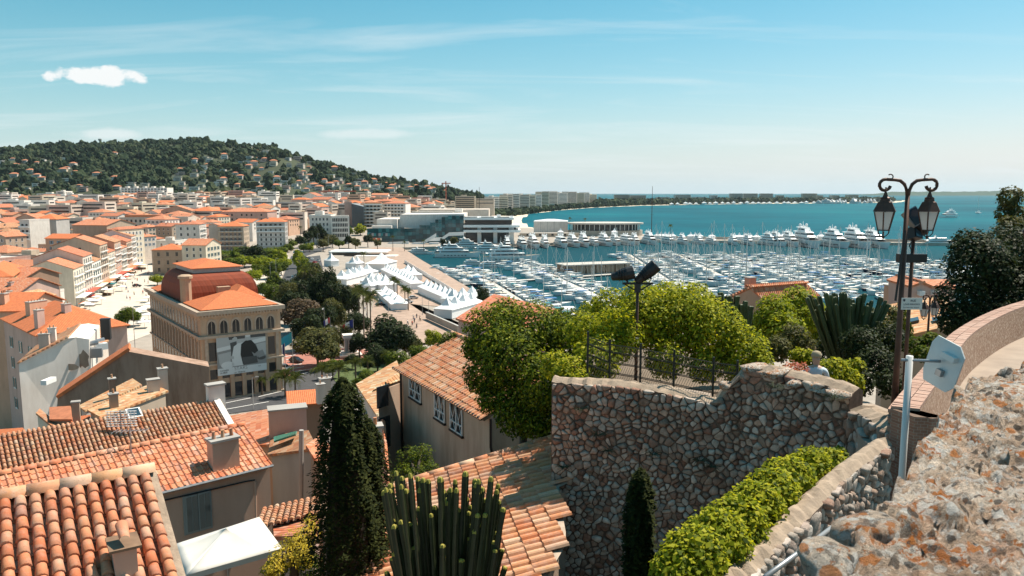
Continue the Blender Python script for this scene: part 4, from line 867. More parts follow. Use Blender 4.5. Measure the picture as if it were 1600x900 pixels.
# white decks to the right
for k, (x0, x1, yt, yb, y0) in enumerate([(725, 803, 340, 343.5, -2), (725, 812, 351.5, 355, -6), (725, 813, 359, 362.5, -8)]): bx('deck', T, lx(x0), lx(x1), Yp+y0, Yp+40, lz(yb), lz(yt), 'white_paint')
bx('deck_core', T, lx(727), lx(800), Yp+6, Yp+38, 2.65, lz(343.6), 'glass'); bx('deck_core', T, lx(727), lx(806), Yp+.5, Yp+38, lz(359), lz(355.2), 'glass')
for x0, x1 in ((746, 752), (771, 777), (795, 803)): bx('pier', T, lx(x0), lx(x1), Yp-1, Yp+10, 2.65, lz(351.6), 'white_paint')
for x0, x1, zt in ((748, 753, 339), (776, 782, 336), (797, 802, 338)): bx('roof_hut', T, lx(x0), lx(x1), Yp+6, Yp+14, lz(340), lz(zt), 'white_paint')
for x0, x1 in ((726, 746), (752, 772), (778, 796)): bx('planter', T, lx(x0), lx(x1), Yp-1, Yp+2, lz(340), lz(338.4), 'concrete')
# zigzag stair ramps in front
def ramp_wall(pts, y0, th=1.6):
    b = MB()
    for (xa, ya), (xb, yb) in zip(pts, pts[1:]):
        A, B_ = (lx(xa), lz(ya)), (lx(xb), lz(yb)); h_ = 3.0
        b.add([(A[0], y0, A[1]-h_), (B_[0], y0, B_[1]-h_), (B_[0], y0, B_[1]), (A[0], y0, A[1]), (A[0], y0+th, A[1]-h_), (B_[0], y0+th, B_[1]-h_), (B_[0], y0+th, B_[1]), (A[0], y0+th, A[1])], [(0,1,2,3),(3,2,6,7),(4,7,6,5),(0,4,5,1),(1,5,6,2),(0,3,7,4)])
    return link('stair_ramp', b.mesh('stair_ramp', 'white_paint'), T)
ramp_wall([(598, 384), (612, 377), (642, 376)], Yp-14); ramp_wall([(634, 384), (650, 377), (662, 376.5), (684, 363)], Yp-16); ramp_wall([(660, 378), (672, 370.5), (692, 370), (703, 362.5), (726, 361.5)], Yp-12)
bx('booth', T, lx(673), lx(688), Yp-16, Yp-10, 2.65, lz(377.5), 'white_paint')
for k in range(12): bx('sign_panel', T, lx(569+k*2.4), lx(571.1+k*2.4), Yp-4, Yp-3.6, lz(375), lz(371.5), ['fabric_orange', 'fabric_red', 'fabric_cream'][k % 3])
for k in range(10): bx('poster_panel', T, lx(573+k*3.6), lx(576.4+k*3.6), Yp+2.2, Yp+2.6, lz(369), lz(364.5), ['fabric_teal', 'glass_blue', 'fabric_grey'][k % 3])
# ---- low harbour office behind the tents (white box with open glazed corner)
Yo = 565.0
T2 = thing('harbour_office', 'low white harbour office with glazed corner and flat roof behind the tents', 'building', (0, 0, 0))
def ho(name, x0, x1, yt, yb, y0, y1, mat): return bx(name, T2, P(x0, 400, Yo).x, P(x1, 400, Yo).x, Yo+y0, Yo+y1, max(2.7, P(700, yb, Yo).z), P(700, yt, Yo).z, mat)
ho('wall', 553, 618, 400.5, 412, 0, 16, 'wall_white'); ho('glass_front', 536, 552, 400, 412, 2, 14, 'glass'); ho('canopy', 507, 600, 395, 396.6, 12, 34, 'white_paint'); ho('rear_wing', 507, 553, 396.7, 407, 22, 34, 'wall_pale'); ho('column', 508, 510, 396.7, 412, 12, 14, 'white_paint'); ho('base_wall', 553.5, 618, 412, 420, 1, 15, 'concrete')
# ---- oval terminal and white block on the pier head
Yv = 830.0; c = P(950, 362, Yv); rx = (P(1012, 362, Yv).x-P(889, 362, Yv).x)/2
T3 = thing('oval_pavilion', 'oval pavilion with pale disc roof and glass walls on the pier head', 'pavilion', (c.x, Yv+26, 2.65))
zt = P(950, 349, Yv).z-2.65
def disc(rx, ry, z0, z1, n=36): return [(rx*math.cos(2*math.pi*k/n), ry*math.sin(2*math.pi*k/n)) for k in range(n)]
b = MB().prism(disc(rx, 24, 0, 0), zt-1.6, zt); link('roof', b.mesh('roof', 'roof_gravel'), T3)
b = MB().prism(disc(rx*.86, 19, 0, 0), zt*.42, zt-1.62); link('glass_wall', b.mesh('glass_wall', 'glass'), T3)
for k in range(22):
    a = math.pi+math.pi*k/21; bx('column', T3, rx*.9*math.cos(a)-.25, rx*.9*math.cos(a)+.25, 20.5*math.sin(a)-.25, 20.5*math.sin(a)+.25, 0, zt-1.6, 'white_paint')
b = MB().prism(disc(rx*.98, 23, 0, 0), 0, zt*.41); link('base_wall', b.mesh('base_wall', 'quay_stone'), T3)
t, w, d, h = fbldg('white_hall', 'plain white box hall with shallow barrel roof on the pier', 834, 887, 346, 880, 2.65, 30, R(-4), roof='hip', rh=2.2, wall='wall_white', rmat='white_paint', ov=.2, cat='hall')
for k in range(4): bx('panel_joint', t, w*(k+1)/5-.15, w*(k+1)/5+.15, -.06, -.005, 0, h-.5, 'concrete')
t, w, d, h = fbldg('quay_terrace', 'tan terrace wall with planters below the white box hall', 812, 905, 365, 822, 2.65, 20, 0, roof='flat', wall='wall_beige', rmat='roof_gravel', cat='terrace', parapet=.5)
add_windows(t, 'f', w, d, [1.2], 8, 2.4, 2.6, 'dark')
# harbour club: slatted timber pavilion on its pontoon
pa, pb = G(883, 429, 1.2), G(985, 425, 1.2); e = pb-pa; zt = P(884, 414, pa.y).z-1.2
T4 = thing('timber_pavilion', 'long flat-roofed pavilion with upright timber slats on the inner jetty', 'pavilion', pa, math.atan2(e.y, e.x)); Lw = e.length
bx('wall', T4, .3, Lw-.3, .3, 13, 0, zt-.6, 'wood'); bx('roof', T4, -.6, Lw+.6, -.9, 14, zt-.59, zt, 'roof_gravel'); bx('plinth', T4, -.4, Lw+.4, -.6, 13.6, -.8, .02, 'concrete')
for k in range(46): bx('slat', T4, .5+k*(Lw-1)/46, .5+k*(Lw-1)/46+.32, -.25, .28, .05, zt-.62, 'wall_beige' if k % 7 else 'wood')
# ---- jetties: decks on piles
def jetty(pts, wd, label, z=0.9):
    t = thing('jetty', label, 'jetty', pts[0]); p0 = Vector(pts[0])
    for a_, c_ in zip(pts, pts[1:]):
        d_ = Vector(c_)-Vector(a_); o = link('deck', MB().box(0, d_.length, -wd/2, wd/2, -.35, 0).mesh('deck', 'jetty_deck'), t, Vector(a_)-p0, math.atan2(d_.y, d_.x))
    return t
plain('jetty_deck', (0.52, 0.48, 0.43), 0.9, var=0.1, vscale=.4)
j0, j1 = G(672, 447, .9), G(1010, 424.5, .9); jd = (j1-j0).normalized()
jetty([j0, j1], 4.5, 'pale main jetty crossing the inner harbour to the timber pavilion')
# ================================================================ boats
def hull_loft(L, B, H, mi=0, sheer=0.18, ns=9, bowp=1.7, stern=0.8, flare=.72):
    """stations from stern (x=0) to bow (x=L); returns a mesh builder"""
    b = MB(); rows_ = []
    for i in range(ns):
        t = i/(ns-1); hb = B/2*(stern+(1-stern)*min(1, t*2.4)) if t < .42 else B/2*max(0.0, 1-((t-.42)/.58)**bowp); hb = max(hb, 0.02*B)
        z1 = H*(1+sheer*t*t); x = L*t
        sec = [(x-(0.10*L*t*t), 0, -H*.25), (x-(0.08*L*t*t), -hb*flare, 0.02*H), (x, -hb, z1), (x, hb, z1), (x-(0.08*L*t*t), hb*flare, 0.02*H)]
        rows_.append([len(b.v)+k for k in range(5)]); b.v += sec
    for r0, r1 in zip(rows_, rows_[1:]):
        for k in range(5): b.f.append((r0[k], r1[k], r1[(k+1) % 5], r0[(k+1) % 5])); b.m.append(mi if k != 2 else mi+1)
    b.f.append(tuple(rows_[0])); b.m.append(mi); b.f.append(tuple(reversed(rows_[-1]))); b.m.append(mi); return b
def wedge(b, x0, x1, w0, w1, z0, z1, rake0=.1, rake1=.5, mi=0):
    l = x1-x0; b.add([(x0,-w0/2,z0),(x1,-w1/2,z0),(x1,w1/2,z0),(x0,w0/2,z0),(x0+l*rake0,-w0*.44,z1),(x1-l*rake1,-w1*.40,z1),(x1-l*rake1,w1*.40,z1),(x0+l*rake0,w0*.44,z1)],
          [(0,3,2,1),(4,5,6,7),(0,1,5,4),(1,2,6,5),(2,3,7,6),(3,0,4,7)], mi); return b
def sail_parts(v):
    L, B, H = [(11, 3.5, 1.25), (13, 4.0, 1.4), (9, 3.0, 1.1)][v % 3]; hm = ['gelcoat', 'gelcoat', 'fabric_navy', 'gelcoat'][v % 4]
    hull = hull_loft(L, B, H, 0, .15, 9, 1.9, .72).mesh('hull', [hm, 'deck_pale'])
    cab = MB(); wedge(cab, L*.30, L*.72, B*.62, B*.34, H*1.02, H*1.02+.55, .05, .35, 0); cab.box(L*.40, L*.60, -B*.315, B*.315, H*1.02+.16, H*1.02+.36, 1); cabm = cab.mesh('cabin', ['gelcoat', 'glass'])
    mh = L*1.32; mast = MB().tube([(L*.56, 0, H), (L*.56, 0, H+mh)], [.15, .09], 5)
    for z_ in (.4, .68): mast.tube([(L*.56, -B*.3, H+mh*z_), (L*.56, B*.3, H+mh*z_)], .035, 4)
    for e_ in ((L*.99, 0, H*1.2), (0.05, 0, H)): mast.tube([(L*.56, 0, H+mh*.98), e_], .035, 3)
    boom = MB().tube([(L*.56, 0, H+1.5), (L*.14, 0, H+1.45)], [.24, .16], 6)
    return [('hull', hull), ('cabin', cabm), ('mast', mast.mesh('mast', 'mast_metal')), ('boom', boom.mesh('boom', ['fabric_blue', 'fabric_white', 'fabric_white', 'fabric_cream', 'fabric_white', 'fabric_white'][v % 6]))]
def motor_parts(v):
    L, B, H = [(9, 3.2, 1.3), (12, 3.9, 1.7), (7.5, 2.7, 1.05)][v % 3]; hm = ['gelcoat', 'gelcoat', 'gelcoat', 'fabric_navy', 'gelcoat'][v % 5]
    hull = hull_loft(L, B, H, 0, .25, 8, 2.1, .9).mesh('hull', [hm, 'deck_pale'])
    cab = MB(); wedge(cab, L*.28, L*.76, B*.76, B*.5, H*1.02, H*1.02+1.0, .06, .5, 0); wedge(cab, L*.33, L*.70, B*.74, B*.50, H*1.02+.42, H*1.02+.82, .02, .42, 1); cabm = cab.mesh('cabin', ['gelcoat', 'glass'])
    top = MB(); top.box(L*.24, L*.56, -B*.36, B*.36, H+1.85, H+1.97, 0)
    for sx in (.26, .53):
        for sy in (-.33, .33): top.tube([(L*sx, B*sy, H*1.0), (L*sx, B*sy, H+1.86)], .05, 4)
    out = [('hull', hull), ('cabin', cabm), ('canopy', top.mesh('canopy', ['fabric_white', 'fabric_blue', 'fabric_cream', 'fabric_white', 'gelcoat', 'fabric_teal'][v % 6]))]
    return out
plain('deck_pale', (0.76, 0.73, 0.68), 0.7, var=.1, vscale=1); plain('mast_metal', (0.55, 0.55, 0.53), 0.35, .4)
SAILS = [sail_parts(v) for v in range(6)]; MOTORS = [motor_parts(v) for v in range(6)]
smast = {0:'blue', 1:'white', 2:'white', 3:'cream', 4:'white', 5:'white'}
BOATS = []     # (x, y, heading, kind, row name)
def moor_row(p0, p1, side, kindmix, rowname, rs, gap=(3.9, 5.2), smin=.75, smax=1.15, n0=0):
    """boats lying stern to a jetty from p0 to p1, on one side"""
    d_ = p1-p0; L = d_.length; d_.normalize(); nrm = Vector((-d_.y, d_.x, 0))*side; s_ = rs.uniform(1, 3); i = n0
    while s_ < L-2:
        k = 'sail' if rs.random() < kindmix else 'motor'; sc_ = rs.uniform(smin, smax)
        if rs.random() > .06:
            p = p0+d_*s_+nrm*2.6; BOATS.append((p.x, p.y, math.atan2(nrm.y, nrm.x)+R(rs.uniform(-4, 4)), k, rowname, sc_))
        s_ += rs.uniform(*gap)*(.55+.45*sc_)
rs = random.Random(31)
# right basin: jetties lying across our view
nmr = ['first', 'second', 'third', 'fourth', 'fifth', 'sixth']
for i, X in enumerate((88, 124, 160, 196, 232, 266)):
    a_, c_ = Vector((X*.97, 352+i*4, .9)), Vector((X*1.06, 612-[0, 0, 6, 12, 30, 70][i], .9)); jetty([a_, c_], 2.4, 'narrow wooden jetty of the east basin, %s from the timber pavilion' % nmr[i], .8)
    moor_row(a_, c_, 1, .46, 'one side of the %s east jetty' % nmr[i], rs, (6.4, 8.0), 1.1, 1.55); moor_row(a_, c_, -1, .46, 'other side of the %s east jetty' % nmr[i], rs, (6.4, 8.0), 1.1, 1.55)
# left basin: jetties running down from the main jetty
for i, (pa, pb, km, nm) in enumerate([((768, 441), (880, 512), .15, 'first'), ((868, 433), (1010, 497), .18, 'second')]):
    a_, c_ = G(*pa, .9), G(*pb, .9); jetty([a_, c_], 2.6, 'sloping-away jetty below the main jetty, %s from the esplanade' % nm)
    moor_row(a_, c_, 1, km, 'one side of the %s inner jetty' % nm, rs, (4.4, 5.6), 1.0, 1.35); moor_row(a_, c_, -1, km, 'other side of the %s inner jetty' % nm, rs, (4.4, 5.6), 1.0, 1.35)
for i, (pa, pb, km, nm) in enumerate([((700, 422), (770, 441), .1, 'quayside'), ((800, 411), (872, 432), .35, 'middle')]):
    a_, c_ = G(*pa, .9), G(*pb, .9); jetty([a_, c_], 2.6, 'short jetty above the main jetty on the %s side' % nm)
    moor_row(a_, c_, 1, km, 'upper side of the %s short jetty' % nm, rs, (4.6, 5.8), 1.0, 1.35); moor_row(a_, c_, -1, km, 'lower side of the %s short jetty' % nm, rs, (4.6, 5.8), 1.0, 1.35)
moor_row(G(975, 432, .9), G(1060, 462, .9), 1, .2, 'open mooring beside the timber pavilion', rs, (4, 5.5), .9, 1.4)
# tenders along the near quay
moor_row(Vector((60, 352, .9)), Vector((230, 346, .9)), 1, .5, 'near quay below the orange roofs', rs, (6, 8), 1.1, 1.5)
byrow = {}
for b_ in BOATS: byrow.setdefault(b_[4], []).append(b_)
NB = 0
for rn, lst in byrow.items():
    lst.sort(key=lambda q: q[1] if 'east' in q[4] else proj((q[0], q[1], 1))[0])
    for k, (x, y, hd, kd, _, sc_) in enumerate(lst):
        frm = 'its near end' if 'east' in rn else 'the left'; v = rs.randrange(6); parts = (SAILS if kd == 'sail' else MOTORS)[v]; NB += 1
        if kd == 'sail': lab = '%s-covered sailing boat, %s from %s, %s' % (smast[v], nth(k), frm, rn)
        else: lab = 'motor boat, %s from %s, %s' % (nth(k), frm, rn)
        t = thing('sailing_boat' if kd == 'sail' else 'motor_boat', lab, 'sailboat' if kd == 'sail' else 'motorboat', (x, y, 0.0), hd, 'boats moored in the harbour', (sc_, sc_, sc_))
        for nm, me in parts: link(nm, me, t)
# ---- motor yachts with decks
def yacht(name, label, pos_, heading, L, decks=3, group=None, hullmat='gelcoat', mast=True):
    s = L/40.0; t = thing(name, label, 'yacht', pos_, heading, group, (s, s, s))
    def parts():
        H = 3.6; B = 8.4; hull = hull_loft(40, B, H, 0, .35, 12, 2.0, .93, .66)
        for k in range(7): hull.box(8+k*3.0, 9.2+k*3.0, -B*.5*.88, B*.5*.88, 1.7, 2.2, 2)
        out = [('hull', hull.mesh('hull', ['gelcoat', 'deck_teak', 'glass']), 0)]
        z = H*1.02; x0, x1, w_ = 4.0, 31.0, 7.4
        for k in range(3):
            b = MB(); wedge(b, x0, x1, w_, w_*.72, z, z+2.3, .02, .20, 0); out.append(('deckhouse', b.mesh('deckhouse', 'gelcoat'), k))
            g = MB(); wedge(g, x0+1.2, x1-1.0, w_*1.004, w_*.735, z+.9, z+1.75, .01, .10, 0); out.append(('window_strip', g.mesh('window_strip', 'glass'), k))
            o_ = MB(); wedge(o_, x0-2.6, x1-2.0, w_*1.02, w_*.70, z+2.3, z+2.55, .01, .02, 0); out.append(('sun_deck', o_.mesh('sun_deck', 'gelcoat'), k))
            z += 2.55; x0 += 3.0; x1 -= 5.2; w_ *= .84
        zt = z; m_ = MB(); m_.tube([(13, 0, zt-2.6), (12, 0, zt+3.6)], [.5, .12], 6); m_.box(11.4, 13.6, -2.4, 2.4, zt+.3, zt+.7)
        for sy in (-1.9, 1.9): m_.lathe([(.1, zt+.7), (.75, zt+1.0), (.85, zt+1.5), (.55, zt+2.0), (.1, zt+2.15)], 8, 0, 12.4, sy)
        out.append(('radar_mast', m_.mesh('radar_mast', 'gelcoat'), 9)); return out
    for nm, me, lv in cached(('yacht',), parts):
        if lv == 9 and not mast: continue
        if lv != 9 and lv >= decks: continue
        link(nm, me, t, (0, 0, 0) if lv != 9 else (0, 0, -(3-decks)*2.55))
    return t
spots = [(1156, 384, 26), (1176, 384, 27), (1197, 383, 32), (1216, 384, 36), (1236, 384, 38), (1259, 385, 52), (1308, 386, 46), (1338, 386, 50), (1365, 386, 44)]
desc = ['small white motor yacht with low wheelhouse', 'small twin-domed white yacht', 'slanting white yacht with many aerials', 'stout white yacht', 'broad white yacht', 'tall white superyacht with pointed mast', 'square-faced white superyacht', 'widest white superyacht with flared bow', 'white superyacht with ring-shaped mast']
for i, (px, py, L) in enumerate(spots):
    q = G(px, py, 0); yb = np.interp(q.x, [152, 300, 441], [772, 738, 718])
    yacht('motor_yacht', '%s bow-out at the breakwater, %s from the pier head' % (desc[i], nth(i)), (q.x, yb-1.5, 0), R(-90+[-3, 2, 14, 2, -2, 0, 1, -1, 2][i]), L*1.2, 3, 'yachts along the breakwater')
ql = [(798, 388, 30), (820, 391, 34), (836, 392, 36), (860, 392, 32), (885, 392, 38), (905, 393, 34), (928, 393, 36), (944, 392, 28), (960, 392, 34), (982, 391, 32), (1000, 391, 36), (1018, 390, 30), (1042, 390, 36), (1068, 388, 30), (1092, 387, 28), (1112, 386, 26), (1132, 386, 25)]
for i, (px, py, L) in enumerate(ql):
    q = G(px, py, 0); yb = np.interp(q.x, [-95, 6, 137, 152, 300], [661, 709, 770, 770, 738])
    yacht('motor_yacht', 'white motor yacht moored stern to the pier quay, %s from the congress hall' % nth(i), (q.x-4, yb-1.5, 0), R(-90+((i*37) % 11)+4), L*1.12, 2+(i % 3 != 1), 'yachts along the pier quay')
for i, (px, py, hd, L, ds) in enumerate([(716, 402, 6, 40, 'long white yacht with two dark window strips moored side-on at the esplanade quay'), (800, 409, 12, 46, 'grey-blue shaded yacht with long foredeck lying side-on in the inner harbour'), (706, 393, 4, 32, 'white yacht half hidden behind the long one at the esplanade quay'), (735, 388, 2, 34, 'white yacht under the stair ramps of the congress hall'), (770, 396, 10, 36, 'white flybridge yacht crowded with rails near the congress hall'), (660, 397, 0, 24, 'low white cruiser nearest the harbour office'), (770, 418, 8, 20, 'small white cruiser in front of the grey-blue yacht'), (742, 414, 4, 18, 'small cruiser beside the red-edged float')]):
    q = G(px, py, 0); yacht('motor_yacht', ds, (q.x-L*.45, q.y, 0), R(hd-6), L*.9, 3 if L > 30 else 2, 'yachts side-on in the inner harbour')
bx1 = tag(link('boom_float', MB().box(0, 26, -.8, .8, 0, .7).mesh('boom_float', 'fabric_red'), None, G(655, 421.5, .1), R(8)), 'red-edged floating pontoon at the corner of the esplanade', 'float')
# out on the bay
q = G(1484, 340, 0); yacht('motor_yacht', 'large white motor yacht under way on the open bay', (q.x+12, q.y, 0), R(205), 52, 3)
q = G(1462, 383, 0); yacht('motor_yacht', 'white cruiser lying along the thin breakwater pier', (q.x-14, 728, 0), R(-4), 34, 2)
for i, (px, py, hd, s_) in enumerate([(1532, 334, 80, 2.2), (1502, 399, 20, 1.3), (1556, 358, 60, 1.4)]):
    q = G(px, py, 0); t = thing('sailing_boat', ['lone white sailing boat at anchor far out on the bay', 'sailing boat alone off the thin breakwater pier', 'small boat between the dark tree and the open bay'][i], 'sailboat', (q.x, q.y, 0), R(hd), None, (s_, s_, s_))
    for nm, me in SAILS[[1, 3, 5][i]]: link(nm, me, t)
q = G(1012, 378, 0); t = thing('tall_mast', 'very tall thin sailing mast rising above the pier-head yachts', 'mast', (q.x, q.y-20, 0)); zt = P(1012, 291, q.y-20).z; link('spar', MB().tube([(0, 0, 0), (0, 0, zt)], [.45, .2], 6).mesh('spar', 'rust_metal'), t); link('crosstree', MB().box(-2, 2, -.1, .1, zt*.5, zt*.5+.2).mesh('crosstree', 'rust_metal'), t)
# marina on the far point: a spray of tiny white yachts
for i in range(22):
    a = 1275+i*5.2+rs.uniform(-2, 2); Ys = np.interp(a, [1275, 1330, 1395], [3480, 3560, 4010])-rs.uniform(10, 70)
    yacht('motor_yacht', 'tiny white yacht at the far point marina, %s along the shore' % nth(i), ((a-800)/1206*Ys, Ys, 0), R(rs.uniform(-120, -60)), rs.uniform(40, 75), 3, 'yachts at the far point')
# ================================================================ tents on the esplanade and the breakwater
def tents(p0, p1, n, s_, hgt, rowlab, side=None, group='white pagoda tents'):
    a_, c_ = G(*p0, 2.7), G(*p1, 2.7); d_ = c_-a_; rz = math.atan2(d_.y, d_.x)
    for k in range(n):
        p = a_+d_*((k+.5)/n); tag(link('pagoda_tent', tent_mesh('tent_white'), None, p, rz, (d_.length/n*1.0, s_, hgt)), 'white peaked tent, %s from the far end of the %s' % (nth(k), rowlab), 'tent', group)
tents((604, 428), (652, 452), 11, 6.5, 6.6, 'long middle tent row'); tents((664, 457), (733, 487), 9, 7, 7.0, 'row along the harbour edge')
tents((692, 497), (742, 483), 4, 8, 7.5, 'short row at the near corner'); tents((700, 480), (745, 472), 3, 8, 7.5, 'short row behind the near corner')
tents((529, 447), (560, 439), 3, 9, 8, 'left cluster front'); tents((545, 441), (580, 433), 3, 9, 8, 'left cluster back'); tents((569, 458), (600, 452), 4, 8, 8, 'middle cluster front'); tents((576, 449), (608, 457), 3, 9, 8.5, 'middle cluster back')
tents((586, 425), (606, 420), 1, 12, 11, 'lone great tent'); tents((548, 421), (562, 419), 2, 8, 8, 'pair by the office'); tents((512, 417), (524, 416), 1, 8, 9, 'single tent by the palm'); tents((634, 430), (650, 438), 2, 7, 7, 'pair beside the long row'); tents((600, 462), (625, 484), 4, 7, 5.5, 'short side row by the palms')
for i, (px, py) in enumerate([(1027, 372), (1033, 372), (1039, 372), (1045, 372), (1051, 372), (1079, 374), (1086, 374), (1093, 374), (1112, 375), (1147, 376), (1155, 376), (1163, 376), (1172, 376), (1182, 376), (1223, 377), (1243, 377), (1268, 378), (1282, 378), (960, 366), (876, 362)]):
    q = G(px, py, 2.6); yb = np.interp(q.x, [137, 152, 300, 441], [785, 786, 748, 724]) if px > 1000 else 812
    tag(link('pagoda_tent', tent_mesh('tent_white'), None, (q.x*yb/q.y, yb, 2.6 if px > 1000 else 5), 0, (6, 6, 8 if px < 1200 else 11)), 'white peaked tent on the breakwater, %s from the pier head' % nth(i) if px > 1000 else 'single white peaked tent %s' % ('before the oval pavilion' if px == 960 else 'by the white box hall'), 'tent', 'tents on the breakwater')
pa, pb = G(632, 411, 2.7), G(716, 463, 2.7); e = pb-pa; t = thing('quay_barrier', 'white panel barrier along the harbour edge of the esplanade', 'barrier', pa, math.atan2(e.y, e.x))
for k in range(24): bx('panel', t, e.length*k/24+.08, e.length*(k+1)/24-.08, 0, .12, 0, 2.1, 'white_paint')
# ================================================================ town hall, square, park
def drape(name, pts, mat, dz=0.06, z=None, cuts=3):
    bm = bmesh.new(); vs_ = [bm.verts.new((p[0], p[1], 0)) for p in ccw([(q_[0], q_[1]) for q_ in pts])]; bm.faces.new(vs_); bmesh.ops.triangulate(bm, faces=bm.faces)
    for _ in range(cuts): bmesh.ops.subdivide_edges(bm, edges=bm.edges[:], cuts=1, use_grid_fill=True)
    co = np.array([v.co[:] for v in bm.verts]); zz = terrain(co[:, 0], co[:, 1]) if z is None else np.full(len(co), z)
    for v, z_ in zip(bm.verts, zz): v.co.z = z_+dz
    me = bpy.data.meshes.new(name); bm.to_mesh(me); bm.free(); me.materials.append(MATS[mat]); return struct(name, me)
def gp(*pp, z=3.0): return [G(x, y, z) for x, y in pp]
plain('paving_light', (0.56, 0.49, 0.41), 0.9, var=.10, vscale=.3)
drape('street_paving', gp((95, 500), (128, 470), (205, 420), (262, 416), (245, 440), (240, 470), (235, 520), (180, 540), (120, 520)), 'paving_light', .10)
drape('square_paving', gp((385, 470), (392, 428), (430, 415), (452, 402), (440, 432), (412, 476)), 'paving_light', .10)
drape('avenue', gp((430, 462), (455, 402), (464, 400), (476, 392), (520, 386), (500, 394), (470, 404), (452, 458), (446, 480), (420, 480)), 'asphalt', .16)
drape('car_park', gp((446, 470), (468, 404), (500, 400), (505, 420), (470, 470)), 'asphalt', .13)
drape('front_road', gp((335, 606), (430, 595), (480, 560), (540, 552), (640, 520), (668, 522), (600, 560), (560, 600), (470, 640), (330, 660)), 'asphalt', .10)
drape('crossing_plaza', gp((440, 590), (445, 550), (500, 540), (575, 545), (600, 552), (555, 570), (470, 578)), 'paving_red', .16)
drape('promenade', gp((560, 548), (585, 470), (620, 460), (680, 500), (735, 510), (700, 530), (640, 536), (600, 548)), 'paving_pink', .14)
drape('park_lawn', gp((520, 590), (535, 566), (600, 560), (640, 585), (600, 620), (540, 620)), 'grass', .2)
for i, (xa, ya, xb, yb) in enumerate([(352, 616, 382, 609), (396, 606, 420, 600), (350, 636, 392, 626), (404, 624, 440, 614), (352, 648, 420, 634), (468, 578, 498, 572), (505, 592, 520, 586), (622, 534, 640, 528)]):
    a_, c_ = G(xa, ya, 3), G(xb, yb, 3); d_ = c_-a_; n_ = Vector((-d_.y, d_.x, 0)).normalized()*.18; drape('lane_marking', [a_+n_, c_+n_, c_-n_, a_-n_], 'line_paint', .17, cuts=2)
for k in range(7):
    a_ = G(444+k*3.2, 556+k*4.6, 3); b_ = G(462+k*3.2, 553+k*4.6, 3); d_ = (b_-a_); n_ = Vector((-d_.y, d_.x, 0)).normalized()*.25; drape('crossing_marking', [a_+n_, b_+n_, b_-n_, a_-n_], 'line_paint', .24, cuts=2)
# ---- town hall
ZC = 24.0; (hx, hy), HRZ, HW, HD = corners((312, 487), (434, 471), (232, 450), ZC); HRZ = R(36.4); HW = 17.9; HD = 51.4; HB = 2.6; HH = ZC-HB
stucco('hall_stone', (0.52, 0.365, 0.245), 0.45, 1.0)
TH = thing('town_hall', 'ornate stone town hall with orange tiled roof and huge photo banner on its front', 'town hall', (hx, hy, HB), HRZ)
link('wall', wall_mesh(HW, HD, HH-.6, 'flat', 0, 'x', 'hall_stone'), TH)
for nm, z0, z1, o_ in (('cornice', HH-.9, HH, .9), ('cornice', HH-6.2, HH-5.6, .7), ('string_course', HH-12.4, HH-12.0, .45), ('plinth', -1, 1.2, .3), ('frieze', HH-1.7, HH-.9, .35)):
    b = MB()
    for (x0, x1, y0, y1) in ((-o_, HW+o_, -o_, 0), (-o_, 0, 0, HD+o_), (HW, HW+o_, 0, HD+o_)): b.box(x0, x1, y0, y1, z0, z1)
    link(nm, b.mesh(nm, 'trim_stone' if nm != 'frieze' else 'hall_stone'), TH)
add_windows(TH, 'f', HW, HD, [HH-5.3], 6, 1.75, 2.75, 'arch', fr='trim_stone', t0=1.0, t1=HW-1.0); add_windows(TH, 'l', HW, HD, [HH-5.3], 16, 1.5, 2.6, 'arch', fr='trim_stone', t0=1.5, t1=HD-1.5)
add_windows(TH, 'f', HW, HD, [HH-11.4], 6, 1.6, 4.2, 'dark', t0=1.0, t1=HW-1.0); add_windows(TH, 'l', HW, HD, [HH-11.6], 16, 1.3, 4.4, 'dark', t0=1.5, t1=HD-1.5)
add_windows(TH, 'f', HW, HD, [HH-15.6], 6, 1.6, 2.2, 'dark', t0=1.0, t1=HW-1.0); add_windows(TH, 'f', HW, HD, [1.4], 6, 1.7, 3.2, 'dark', t0=1.0, t1=HW-1.0); add_windows(TH, 'l', HW, HD, [1.5, HH-15.8], 16, 1.3, 3.0, 'dark', t0=1.5, t1=HD-1.5)
for k in range(7): bx('pilaster', TH, 1.0+(HW-2)*k/6-.35, 1.0+(HW-2)*k/6+.35, -.28, -.005, HH-12, HH-6.25, 'trim_stone'); bx('pilaster', TH, 1.0+(HW-2)*k/6-.45, 1.0+(HW-2)*k/6+.45, -.36, -.005, 1.25, HH-12.45, 'hall_stone')
for k in range(17): bx('pilaster', TH, -.28, -.005, 1.5+(HD-3)*k/16-.32, 1.5+(HD-3)*k/16+.32, HH-12, HH-6.25, 'trim_stone')
for k in range(26): bx('dentil', TH, .2+k*(HW-.4)/26, .2+k*(HW-.4)/26+.3, -.75, -.36, HH-1.3, HH-.92, 'trim_stone')
link('roof', roof_mesh(HW-1.2, 15, 'hip', 3.0, .3, 'roof_new'), TH, (.6, .6, HH+.02)); link('roof', roof_mesh(HW-1.2, 9, 'hip', 2.0, .3, 'roof_new'), TH, (.6, HD-9.6, HH+.02)); 
link('roof', roof_mesh(8, 12, 'hip', 3.0, .3, 'roof_new'), TH, (9, 8, HH+.6)); bx('roof_hut', TH, 8.5, 11.5, 15.8, 17.5, HH, HH+3.2, 'hall_stone')
